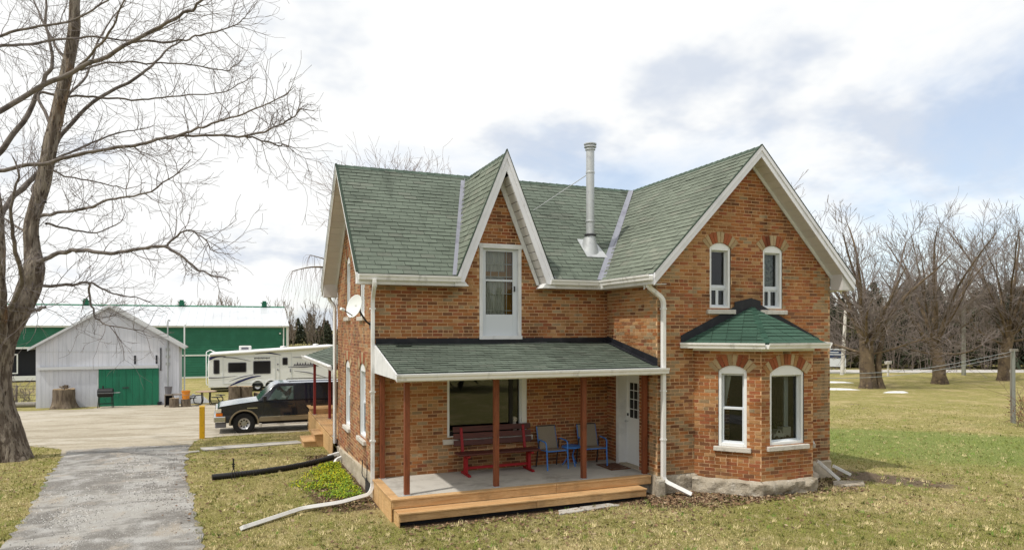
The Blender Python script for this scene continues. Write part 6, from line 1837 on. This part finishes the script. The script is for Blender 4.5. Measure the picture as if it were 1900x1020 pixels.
mb = MB(); mb.tube([(-2.75, SY + 1.0, -.6), (-2.75, SY + 1.0, 3.7), (-2.65, SY + 1.0, 3.78)], .04, 8); mb.build('pipe', 'barn_trim', shed, smooth=True)
mb = MB(); mb.box(-4.02, -3.82, SY - .2, SY - .02, -.72, -.52); mb.build('door_stop', 'barn_dark', shed)

# wire fence left of the shed
fen = thing('wire_fence', 'low wire fence with a log along its foot left of the shed', 'fence', (-13, 44, gz(-13, 44)), worldparts=True)
for x in (-20, -17, -14, -11, -9.9):
    mb = MB(); mb.tube([(x, 44.2, gz(x, 44.2) - .1), (x, 44.2, gz(x, 44.2) + 1.15)], .05, 7); mb.build('post', 'old_wood', fen)
for z in (.3, .6, .9, 1.1):
    mb = MB(); mb.tube([(-22, 44.2, gz(-22, 44.2) + z), (-9.9, 44.2, gz(-9.9, 44.2) + z)], .012, 5); mb.build('wire', 'dark_steel', fen)
mb = MB(); mb.tube([(-14.5, 43.6, gz(-14, 43.6) + .12), (-9.9, 43.3, gz(-10, 43.3) + .14)], .14, 10); mb.build('log', 'old_wood', fen, smooth=True)
vines = thing('dry_vines', 'tangle of dry vines on the wire fence beside the shed', 'vines', (-10.6, 44.1, gz(-10.6, 44.1)))
S = Segs(); rg = random.Random(3)
for k in range(16): grow(S, Vector((rg.uniform(-.8, .5), 0, -.05)), Vector((rg.uniform(-.3, .3), 0, 1)), rg.uniform(.6, 1.1), .012, 2, rg, .02, .3, .008, (1, 2))
S.build('stems', 'far_twig', vines)

# ------------------------------------------------------------------ stumps, grill, odds and ends in the yard
M('cut_wood', (0.30, 0.22, 0.13), 0.9, var=[(9, (.20, .14, .08), .45, .7)]); M('stump_bark', (0.17, 0.135, 0.10), 0.95, var=[(7, (0.10, 0.075, 0.055), .42, .62), (3, (.25, .20, .14), .5, .7)], stretch=(1.5, 1.5, .35), bump=(16, 1.0, .06))
def stump(loc, r, h, label, seed, name='tree_stump', roots=.45, group=None, lean=0.0):
    z0 = gz(*loc); t = thing(name, label, 'stump' if name == 'tree_stump' else 'log', (loc[0], loc[1], z0), group=group)
    mb = MB(); N = 26; K = 9; vs2 = []
    for i in range(K + 1):
        z = -.06 + (h + .06)*i/K
        for k in range(N):
            a = 2*math.pi*k/N
            q = r*(1 + roots*max(0, 1 - z/(h*.55))**2*(.6 + .6*math.sin(a*5 + seed)) + .10*mnoise.noise((math.cos(a)*2 + seed, math.sin(a)*2, z)) + .07*mnoise.noise((math.cos(a)*6, math.sin(a)*6 + seed, z*.8)))
            vs2.append((q*math.cos(a) + lean*z, q*math.sin(a), z + (.05*mnoise.noise((math.cos(a)*2, math.sin(a)*2, seed)) if i == K else 0)))
    mb.raw(vs2, [(i*N + k, i*N + (k+1) % N, (i+1)*N + (k+1) % N, (i+1)*N + k) for i in range(K) for k in range(N)]); mb.build('bark_sides', 'stump_bark', t, smooth=True, sharp=180)
    mb = MB(); top = vs2[K*N:]; mb.raw([(lean*h, 0, h - .01)] + top, [(0, 1 + k, 1 + (k+1) % N) for k in range(N)]); mb.build('cut_top', 'cut_wood', t)
    return t
stump((-8.32, 41.75), .50, 1.0, 'wide old tree stump standing before the white shed wall', 1.0)
for i, (a, h) in enumerate(((0, .16), (1.8, .10), (3.5, .2), (5, .12))):
    pass
bk = thing('bark_heap', 'dark heap of loose bark lying on top of the wide stump', 'bark', (-8.32, 41.75, gz(-8.32, 41.75) + .99))
mb = MB()
for i in range(14):
    a = R.uniform(0, 6.28); r_ = R.uniform(0, .3); v = rvec(R)*.16; w_ = v.cross(rvec(R)).normalized()*.08
    c = Vector((r_*math.cos(a), r_*math.sin(a), .05 + R.uniform(0, .12)*(1 - r_*2)))
    mb.obox(c - v*.5, v, w_, (0, 0, .03))
mb.build('bark_pieces', 'stump_bark', bk)
stump((-.10, 43.2), .33, .92, 'tall weathered log standing left of a pair beyond the dark vehicle', 3.0, 'standing_log', .12, 'weathered logs in the yard')
stump((.55, 43.4), .36, .90, 'tall weathered log standing right of a pair beyond the dark vehicle', 5.0, 'standing_log', .12, 'weathered logs in the yard')
stump((1.4, 43.6), .42, .5, 'short squat log section partly hidden behind the dark vehicle hood', 7.0, 'standing_log', .1, 'weathered logs in the yard')
gr = thing('barrel_grill', 'black barrel barbecue grill on legs before the green shed door', 'grill', (-6.35, 41.2, gz(-6.35, 41.2)))
mb = MB(); prof = [(.001, -.36), (.20, -.36), (.235, -.33), (.235, .33), (.20, .36), (.001, .36)]; mb.lathe(prof, (0, 0, .80), 20, 'x'); mb.build('barrel', 'black_plastic', gr, smooth=True)
mb = MB(); mb.box(-.38, .38, -.25, .25, .785, .80); mb.build('rim', 'grey_metal', gr)
for x in (-.30, .30):
    mb = MB(); mb.tube([(x*1.1, -.22, 0), (x, -.16, .62)], .018, 6); mb.build('leg', 'black_plastic', gr); mb = MB(); mb.tube([(x*1.1, .22, 0), (x, .16, .62)], .018, 6); mb.build('leg', 'black_plastic', gr)
mb = MB(); mb.box(.38, .66, -.16, .16, .78, .80); mb.build('side_shelf', 'grey_metal', gr)
mb = MB(); mb.tube([(-.12, .0, 1.02), (-.12, 0, 1.16)], .04, 8); mb.build('chimney', 'black_plastic', gr)
mb = MB(); mb.box(-.34, .34, -.18, .18, .22, .235); mb.build('lower_shelf', 'black_plastic', gr)
# planters, bucket
M('orange_plastic', (0.62, 0.22, 0.02), 0.5); M('grey_plastic', (0.16, 0.16, 0.18), 0.6); M('crate_wood', (0.24, 0.21, 0.18), 0.9)
cr = thing('wooden_crate_table', 'rough grey wooden bench with a dark open side at the shed corner', 'crate', (-3.15, 40.9, gz(-3.15, 40.9)))
for (x0, x1) in ((-.40, -.02), (.0, .50)):
    mb = MB(); mb.box(x0, x1, -.25, .25, .62, .68); mb.build('top_plank', 'crate_wood', cr)
for b_ in ((-.40, -.36, -.24, .24, 0, .62), (-.02, .02, -.24, .24, 0, .62), (.45, .49, -.24, .24, 0, .62)):
    mb = MB(); mb.box(*b_); mb.build('side', 'crate_wood', cr)
mb = MB(); mb.box(-.36, -.02, .1, .12, .05, .6); mb.build('back', 'barn_dark', cr)
bn = thing('grey_bin', 'small dark grey tub resting on the rough wooden bench', 'tub', (-3.38, 40.9, gz(-3.15, 40.9) + .68))
mb = MB(); mb.lathe([(.001, 0), (.15, 0), (.19, .38), (.20, .40), (.17, .40), (.13, .04), (.001, .04)], (0, 0, 0), 16); mb.build('tub_body', 'grey_plastic', bn, smooth=True)
stump((-3.05, 40.35), .22, .48, 'pale round log seat standing left of the orange bucket', 11.0, 'log_seat', .05, 'log seats in the yard')
stump((-2.50, 40.5), .23, .42, 'pale round log seat standing under the orange bucket', 12.0, 'log_seat', .05, 'log seats in the yard')
bu = thing('orange_bucket', 'orange plastic bucket standing on a log seat by the shed corner', 'bucket', (-2.50, 40.5, gz(-2.5, 40.5) + .42))
mb = MB(); mb.lathe([(.001, 0), (.17, 0), (.21, .40), (.225, .40), (.225, .44), (.19, .44), (.16, .03), (.001, .03)], (0, 0, 0), 20); mb.build('bucket_body', 'orange_plastic', bu, smooth=True)
mb = MB(); mb.tube([(.21*math.cos(a), -.02 - .18*math.sin(a), .36 - .16*math.sin(a)) for a in [math.pi*i/12 for i in range(13)]], .008, 5); mb.build('handle', 'grey_metal', bu)
tp = thing('white_tarp_heap', 'crumpled white tarp heap on the grass behind the orange bucket', 'tarp', (-2.2, 43.4, gz(-2.2, 43.4)))
mb = MB(); N = 14; vs2 = []
for j in range(9):
    for i in range(N + 1):
        u, v = i/N*2 - 1, j/8*2 - 1; q = max(0, 1 - u*u)*max(0, 1 - v*v)
        vs2.append((u*.75, v*.5, .42*q*(1 + .8*mnoise.noise((u*3, v*3, 2))) + .02))
mb.raw(vs2, [(j*(N+1)+i, j*(N+1)+i+1, (j+1)*(N+1)+i+1, (j+1)*(N+1)+i) for j in range(8) for i in range(N)]); mb.build('sheet', 'white_tarp', tp, smooth=True)
pt = thing('picnic_table', 'round metal picnic table with black tube frame and attached seats', 'picnic table', (-1.55, 41.6, gz(-1.55, 41.6)), rad(10))
M('table_tan', (0.34, 0.24, 0.17), 0.7)
mb = MB(); mb.lathe([(.001, .76), (.55, .76), (.56, .74), (.55, .72), (.001, .72)], (0, 0, 0), 8); mb.build('table_top', 'table_tan', pt)
for k in range(4):
    a = k*math.pi/2 + .5; c, s = math.cos(a), math.sin(a)
    tubepart([(c*.30, s*.30, .72), (c*.26, s*.26, .25), (c*.34, s*.34, .03), (c*1.02, s*1.02, .03), (c*1.10, s*1.10, .25), (c*.92, s*.92, .45)], .028, 'seat_frame', 'black_plastic', pt, 7)
    mb = MB(); mb.obox((c*.80 + s*.28, s*.80 - c*.28, .45), (-s*.56, c*.56, 0), (c*.24, s*.24, 0), (0, 0, .04)); mb.build('seat', 'black_plastic', pt, bevel=.01)

# ------------------------------------------------------------------ dark sport utility vehicle
M('car_black', (0.004, 0.008, 0.020), 0.22, coat=1.0, spec=.4); M('car_tan', (0.24, 0.195, 0.13), 0.35, coat=.4); M('chrome', (0.72, 0.72, 0.72), 0.16, metal=1.0)
M('tyre', (0.014, 0.014, 0.014), 0.85); M('rim', (0.50, 0.50, 0.50), 0.3, metal=.8); M('amber_lens', (0.70, 0.17, 0.01), 0.25); M('lamp_lens', (0.75, 0.70, 0.58), 0.15, coat=.6); M('step_silver', (0.58, 0.55, 0.50), 0.5)
glass_mat('car_glass', (0.30, 0.42, 0.42), .6, 1.5); M('tint', (0.012, 0.018, 0.030), 0.05, coat=1.0); M('tint_reflection', (0.06, 0.10, 0.095), 0.08, coat=1.0, var=[(2.2, (0.16, 0.22, 0.21), .5, .6), (3.1, (.015, .02, .02), .5, .58)])  # opaque front side glass, greenish reflection put into its colour
M('seat_cloth', (0.10, 0.09, 0.075), 0.9)
cz = gz(1.8, 27.6)
suv = thing('dark_suv', 'long dark blue-black sport utility vehicle with tan lower trim parked by the back porch', 'car', (.25, 27.62, cz), rad(1.0))
HW = .95; WB = 3.38
def arc(cx, r, a0, a1, n=12): return [(cx + r*math.cos(a0 + (a1 - a0)*i/n), .39 + r*math.sin(a0 + (a1 - a0)*i/n)) for i in range(n + 1)]
def prof3(P, y): return [(x, y, z) for x, z in P]
ba = math.asin(.05/.47)
lower = [(-.90, .50), (-.92, .80), (-.89, .98), (-.80, 1.04), (-.2, 1.125), (.50, 1.20), (.62, 1.17), (4.52, 1.17), (4.60, 1.05), (4.60, .46), (WB + .47, .44)] + arc(WB, .47, ba, math.pi - ba) + [(.47, .44)] + arc(0, .47, ba, math.pi - ba) + [(-.60, .44)]
mb = MB(); mb.prism(prof3(lower, -HW), (0, 2*HW, 0)); mb.build('body', 'car_black', suv, smooth=True, sharp=35, bevel=.055)
yw = lambda z: HW - .015 - (z - 1.15)/.70*.15                # tumblehome
gh = [(.46, 1.17), (1.02, 1.74), (1.20, 1.82), (4.25, 1.80), (4.40, 1.70), (4.55, 1.17)]
mb = MB(); n = len(gh); A = [(x, -yw(z), z) for x, z in gh] + [(x, yw(z), z) for x, z in gh]
mb.raw(A, [tuple(range(n)), tuple(range(2*n - 1, n - 1, -1))] + [(i, n + i, n + (i+1) % n, (i+1) % n) for i in range(n)]); mb.build('cabin', 'car_black', suv, smooth=True, sharp=30, bevel=.04)
def side_glass(P, s, mat, name='side_window'):
    mb = MB(); mb.prism([(x, s*(yw(z) + .004), z) for x, z in P], (0, s*.006, 0)); return mb.build(name, mat, suv)
for s in (-1, 1):
    side_glass([(.82, 1.22), (1.72, 1.22), (1.72, 1.70), (1.22, 1.70), (1.10, 1.62)], s, 'tint_reflection')
    side_glass([(1.86, 1.22), (2.80, 1.22), (2.80, 1.70), (1.86, 1.70)], s, 'tint'); side_glass([(2.96, 1.22), (4.30, 1.22), (4.22, 1.69), (2.96, 1.70)], s, 'tint')
    mb = MB()
    for (x, z0_, z1_) in ((.66, .50, 1.16), (1.79, .50, 1.16), (2.86, .62, 1.16)):
        mb.box(x - .006, x + .006, s*(HW + .0005) - .001, s*(HW + .0005) + .001, z0_, z1_)
    mb.build('door_seam', 'black_plastic', suv)
    for x in (1.60, 2.68):
        mb = MB(); mb.box(x - .09, x + .09, s*(HW + .012) - .012, s*(HW + .012) + .012, 1.02, 1.06); mb.build('door_handle', 'black_plastic', suv, bevel=.008)
    mb = MB(); mb.prism([(.50, s*(HW - .02), .44), (WB - .48, s*(HW - .02), .44), (WB - .50, s*(HW - .02), .60), (.53, s*(HW - .02), .60)], (0, s*.035, 0)); mb.build('lower_cladding', 'car_tan', suv, bevel=.006)
    mb = MB(); mb.box(.56, WB - .53, s*(HW + .008) - .010, s*(HW + .008) + .010, .602, .622); mb.build('side_moulding', 'chrome', suv)
    for cx in (0, WB):
        mb = MB(); o_, i_ = arc(cx, .515, -.05, math.pi + .05, 18), arc(cx, .462, -.05, math.pi + .05, 18)
        for k in range(18):
            mb.prism([(o_[k][0], s*(HW - .03), o_[k][1]), (o_[k+1][0], s*(HW - .03), o_[k+1][1]), (i_[k+1][0], s*(HW - .03), i_[k+1][1]), (i_[k][0], s*(HW - .03), i_[k][1])], (0, s*.06, 0))
        mb.build('wheel_arch_flare', 'car_tan', suv)
    mb = MB(); mb.box(.56, 2.82, s*(HW - .02) - .07, s*(HW - .02) + .07, .30, .345); mb.build('running_board', 'step_silver', suv, bevel=.012)
    mb = MB(); mb.box(.50, .60, s*(HW + .01) - .07, s*(HW + .01) + .07, .25, .38); mb.build('mud_guard', 'step_silver', suv, bevel=.01)
    mb = MB(); mb.obox((.70, s*.92, 1.20), (.06, 0, 0), (0, s*.16, 0), (0, 0, .03)); mb.box(.64, .76, s*1.12 - .08, s*1.12 + .08, 1.16, 1.38); mb.build('mirror', 'black_plastic', suv, bevel=.02)
    mb = MB(); mb.box(-.945, -.76, s*.79 - .17, s*.79 + .166, .815, .96); mb.build('headlight', 'lamp_lens', suv, bevel=.015)
    mb = MB(); mb.box(-.94, -.72, s*.79 - .165, s*.79 + .170, .695, .81); mb.build('turn_signal', 'amber_lens', suv, bevel=.015)
    mb = MB(); mb.box(.10, .46, s*(HW + .003) - .002, s*(HW + .003) + .002, .93, .965); mb.build('fender_badge', 'chrome', suv)
    mb = MB(); mb.tube([(1.6, s*.66, 1.835), (1.65, s*.66, 1.87), (3.9, s*.66, 1.86), (3.95, s*.66, 1.82)], .016, 6); mb.build('roof_rail', 'black_plastic', suv)
    for cx in (0, WB):
        w = MB(); w.lathe([(.205, -.115), (.30, -.125), (.365, -.115), (.39, -.07), (.39, .07), (.365, .115), (.30, .125), (.205, .115)], (cx, s*.83, .39), 32, 'y'); ww = w.build('wheel', 'tyre', suv, smooth=True, sharp=50)
        w = MB(); w.lathe([(.001, s*.075), (.055, s*.075), (.06, s*.055), (.085, s*.05), (.19, s*.085), (.205, s*.10), (.21, s*.085), (.21, -s*.11)], (cx, s*.83, .39), 32, 'y'); w.build('rim', 'rim', ww, smooth=True, sharp=40)
        w = MB()
        for k in range(8):
            a = 2*math.pi*k/8; c, q = math.cos(a)*.125, math.sin(a)*.125
            w.lathe([(.001, s*.071), (.030, s*.0715), (.030, s*.05)], (cx + c, s*.83 + s*.006, .39 + q), 8, 'y')
        w.build('rim_hole', 'black_plastic', ww)
mb = MB(); mb.prism([(.50, -.80, 1.205), (.50, .80, 1.205), (1.03, .70, 1.735), (1.03, -.70, 1.735)], (-.008, 0, .008)); mb.build('windshield', 'tint', suv)
mb = MB(); mb.box(-1.02, -.62, -.965, .965, .47, .69); mb.build('front_bumper', 'chrome', suv, bevel=.03)
mb = MB(); mb.box(-.97, -.60, -.90, .90, .27, .468); mb.build('lower_valance', 'grey_plastic', suv, bevel=.03)
mb = MB(); mb.box(-.955, -.87, -.58, .58, .70, .985); mb.build('grille', 'chrome', suv, bevel=.02)
mb = MB()
for k in range(4): mb.box(-.964, -.9555, -.53, .53, .735 + k*.063, .775 + k*.063)
mb.build('grille_slot', 'black_plastic', suv)
mb = MB(); mb.box(4.55, 4.70, -.92, .92, .46, .64); mb.build('rear_bumper', 'chrome', suv, bevel=.03)
mb = MB(); mb.box(-.5, 4.4, -.62, .62, .30, .47); mb.build('chassis', 'black_plastic', suv)
for cx in (0, WB):
    mb = MB(); mb.box(cx - .46, cx + .46, -.70, .70, .45, .95); mb.build('wheel_well', 'black_plastic', suv)

# ------------------------------------------------------------------ camper trailer
M('rv_white', (0.76, 0.78, 0.80), 0.35, coat=.2); M('rv_glass', (0.012, 0.012, 0.016), 0.15); M('rv_navy', (0.022, 0.026, 0.11), 0.35); M('rv_grey', (0.13, 0.13, 0.16), 0.4); M('rv_roof', (0.68, 0.68, 0.67), 0.5)
rz0 = gz(0, 53.5)
rv = thing('camper_trailer', 'white fifth wheel camper with navy swooshes parked before the green barn', 'camper', (-1.9, 53.47, rz0))
RW = 2.5; zb = .33
rtop = lambda x: 2.82 + min(x, 8.7)*.06
body = [(0.06, zb), (9.0, zb), (9.0, 1.45), (11.2, 1.45), (11.6, 2.0), (11.2, 3.0), (8.7, rtop(8.7)), (0.25, rtop(0.2)), (0.08, rtop(0) - .12), (0, 1.8)]
mb = MB(); mb.prism([(x, 0, z) for x, z in body], (0, RW, 0)); mb.build('body', 'rv_white', rv, bevel=.06, smooth=True, sharp=35)
def rpanel(P, name, mat, pr=.012): 
    mb = MB(); mb.prism([(x, -.001, z) for x, z in P], (0, -pr, 0)); return mb.build(name, mat, rv)
def rrect(x0, x1, z0, z1, r=.09):
    out = []
    for (cx, cz_, a0) in ((x1 - r, z1 - r, 0), (x0 + r, z1 - r, math.pi/2), (x0 + r, z0 + r, math.pi), (x1 - r, z0 + r, 1.5*math.pi)):
        out += [(cx + r*math.cos(a0 + math.pi/2*i/4), cz_ + r*math.sin(a0 + math.pi/2*i/4)) for i in range(5)]
    return out
for (x0, x1, z0, z1) in ((.43, .75, 1.37, 2.30), (1.40, 2.55, 1.45, 2.09), (3.10, 4.22, 1.31, 2.18), (5.13, 5.42, 1.92, 2.40)):
    w = rpanel(rrect(x0 - .05, x1 + .05, z0 - .05, z1 + .05), 'window', 'rv_grey', .014); mb = MB(); mb.prism([(x, -.0155, z) for x, z in rrect(x0, x1, z0, z1, .07)], (0, -.004, 0)); mb.build('pane', 'rv_glass', w)
def seam(x0, x1, z0, z1, name='slide_out_frame'):
    mb = MB(); mb.T = ((0, 0, 0), (1, 0, 0), (0, -1, 0)); ring(mb, x0, x1, z0, z1, .035, .002, .02); mb.build(name, 'sash_white', rv)
seam(1.0, 4.6, .62, 2.55); seam(4.85, 5.75, .40, 2.75, 'door_frame')
def swoosh(P, mat, name='swoosh_decal'):
    C = catmull([(x, 0, z) for x, z, _ in P], 6); W = []
    for i in range(len(C)):
        f = i/6; k = min(int(f), len(P) - 2); W.append(P[k][2]*(1 - f + k) + P[k+1][2]*(f - k))
    mb = MB()
    for i in range(len(C) - 1):
        a, b = C[i], C[i+1]
        mb.prism([(a.x, -.0225, a.z), (b.x, -.0225, b.z), (b.x, -.0225, b.z + W[i+1]), (a.x, -.0225, a.z + W[i])], (0, -.003, 0))
    mb.build(name, mat, rv)
swoosh([(1.3, .34, .02), (2.0, .62, .16), (2.9, .95, .14), (3.6, 1.10, .03)], 'rv_navy')
swoosh([(1.4, .75, .01), (2.2, 1.02, .06), (3.2, 1.24, .02)], 'rv_navy')
swoosh([(.08, 1.02, .09), (.9, 1.03, .06), (2.0, 1.16, .01)], 'rv_grey')
swoosh([(.10, 2.30, .26), (.6, 2.52, .10), (1.2, 2.55, .04)], 'rv_navy')
swoosh([(1.05, 2.50, .06), (1.9, 2.42, .06), (2.9, 2.20, .01)], 'rv_grey')
swoosh([(3.2, 2.72, .02), (4.0, 2.76, .12), (5.0, 2.62, .02)], 'rv_navy')
swoosh([(5.5, 1.72, .03), (6.6, 1.66, .10), (8.0, 1.80, .02)], 'rv_grey'); swoosh([(5.9, 1.42, .02), (7.0, 1.22, .08), (8.3, .85, .02)], 'rv_grey'); swoosh([(5.8, 2.44, .02), (6.8, 2.36, .05), (8.0, 2.1, .02)], 'rv_navy')
mb = MB()
for i in range(9):
    x = 5.85 + i*.19; h = .14 + .13*abs(math.sin(i*1.9)); mb.prism([(x, -.014, 1.80), (x + .24, -.014, 1.82), (x + .12, -.014, 1.84 + h)], (0, -.0015 - .0004*i, 0))
mb.build('mountain_decal', 'rv_grey', rv)
mb = MB()
for i in range(12):
    x = 3.12 + i*.092; mb.box(x, x + .065, -.026, -.0225, 2.36 + .01*(i % 3), 2.47 + .015*(i % 2))
mb.build('name_lettering', 'rv_grey', rv)
mb = MB(); mb.tube([(.15, -.10, rtop(.15) - .12), (8.4, -.10, rtop(8.4) - .12)], .11, 10); mb.build('awning_roll', 'rv_roof', rv, smooth=True)
mb = MB(); mb.box(2.1, 2.95, .7, 1.5, rtop(2.5) - .02, rtop(2.5) + .34); ac = mb.build('roof_air_conditioner', 'rv_roof', rv, bevel=.05)
mb = MB(); mb.box(2.25, 2.75, .694, .6985, rtop(2.5) + .08, rtop(2.5) + .24); mb.build('grille', 'rv_grey', ac)
for x in (5.2, 7.6):
    mb = MB(); mb.lathe([(.22, -.03), (.20, .12), (.001, .16)], (x, 1.2, rtop(x)), 12); mb.build('roof_vent', 'rv_roof', rv, smooth=True)
for x in (3.36, 4.30):
    w = MB(); w.lathe([(.20, -.11), (.33, -.11), (.37, -.07), (.37, .07), (.33, .11), (.20, .11)], (x, .10, .37), 26, 'y'); ww = w.build('wheel', 'tyre', rv, smooth=True, sharp=50)
    w = MB(); w.lathe([(.001, -.09), (.06, -.09), (.08, -.06), (.19, -.09), (.205, -.10), (.205, .1)], (x, .10, .37), 26, 'y'); w.build('rim', 'rim', ww, smooth=True, sharp=40)
    mb = MB(); P = [(x + .47*math.cos(a), .36 + .47*math.sin(a)) for a in [math.pi*i/16 for i in range(17)]]; Q = [(x + .41*math.cos(a), .36 + .41*math.sin(a)) for a in [math.pi*i/16 for i in range(17)]]
    for k in range(16): mb.prism([(P[k][0], -.002, P[k][1]), (P[k+1][0], -.002, P[k+1][1]), (Q[k+1][0], -.002, Q[k+1][1]), (Q[k][0], -.002, Q[k][1])], (0, -.045, 0))
    mb.build('fender_trim', 'rv_white', rv)
    mb = MB(); mb.prism([(x, -.0018, .36)] + [(q[0], -.0018, q[1]) for q in Q], (0, -.003, 0)); mb.build('wheel_well', 'barn_dark', rv)
for s in (.35, .75):
    tubepart([(-.02, s, .5), (-.10, s, .6), (-.10, s, 2.9), (.15, s, rtop(0) + .22), (.5, s, rtop(.4) + .02)], .03, 'ladder_rail', 'rv_white', rv, 6)
for z in (.8, 1.1, 1.4, 1.7, 2.0, 2.3, 2.6):
    mb = MB(); mb.tube([(-.10, .35, z), (-.10, .75, z)], .02, 6); mb.build('ladder_rung', 'rv_white', rv)
for z in (1.9, 1.5):
    mb = MB(); mb.box(4.72, 4.80, -.04, -.002, z, z + .1); mb.build('door_lamp', 'rv_grey', rv)
mb = MB(); mb.box(5.62, 5.68, -.05, -.02, 1.35, 1.6); mb.build('door_handle', 'rv_grey', rv)
mb = MB(); mb.box(.2, 9.0, .3, 2.2, .18, .34); mb.build('chassis', 'barn_dark', rv)
mb = MB(); mb.box(9.6, 9.75, .6, .8, 0, 1.5); mb.box(9.6, 9.75, 1.7, 1.9, 0, 1.5); mb.build('front_jack', 'grey_metal', rv)
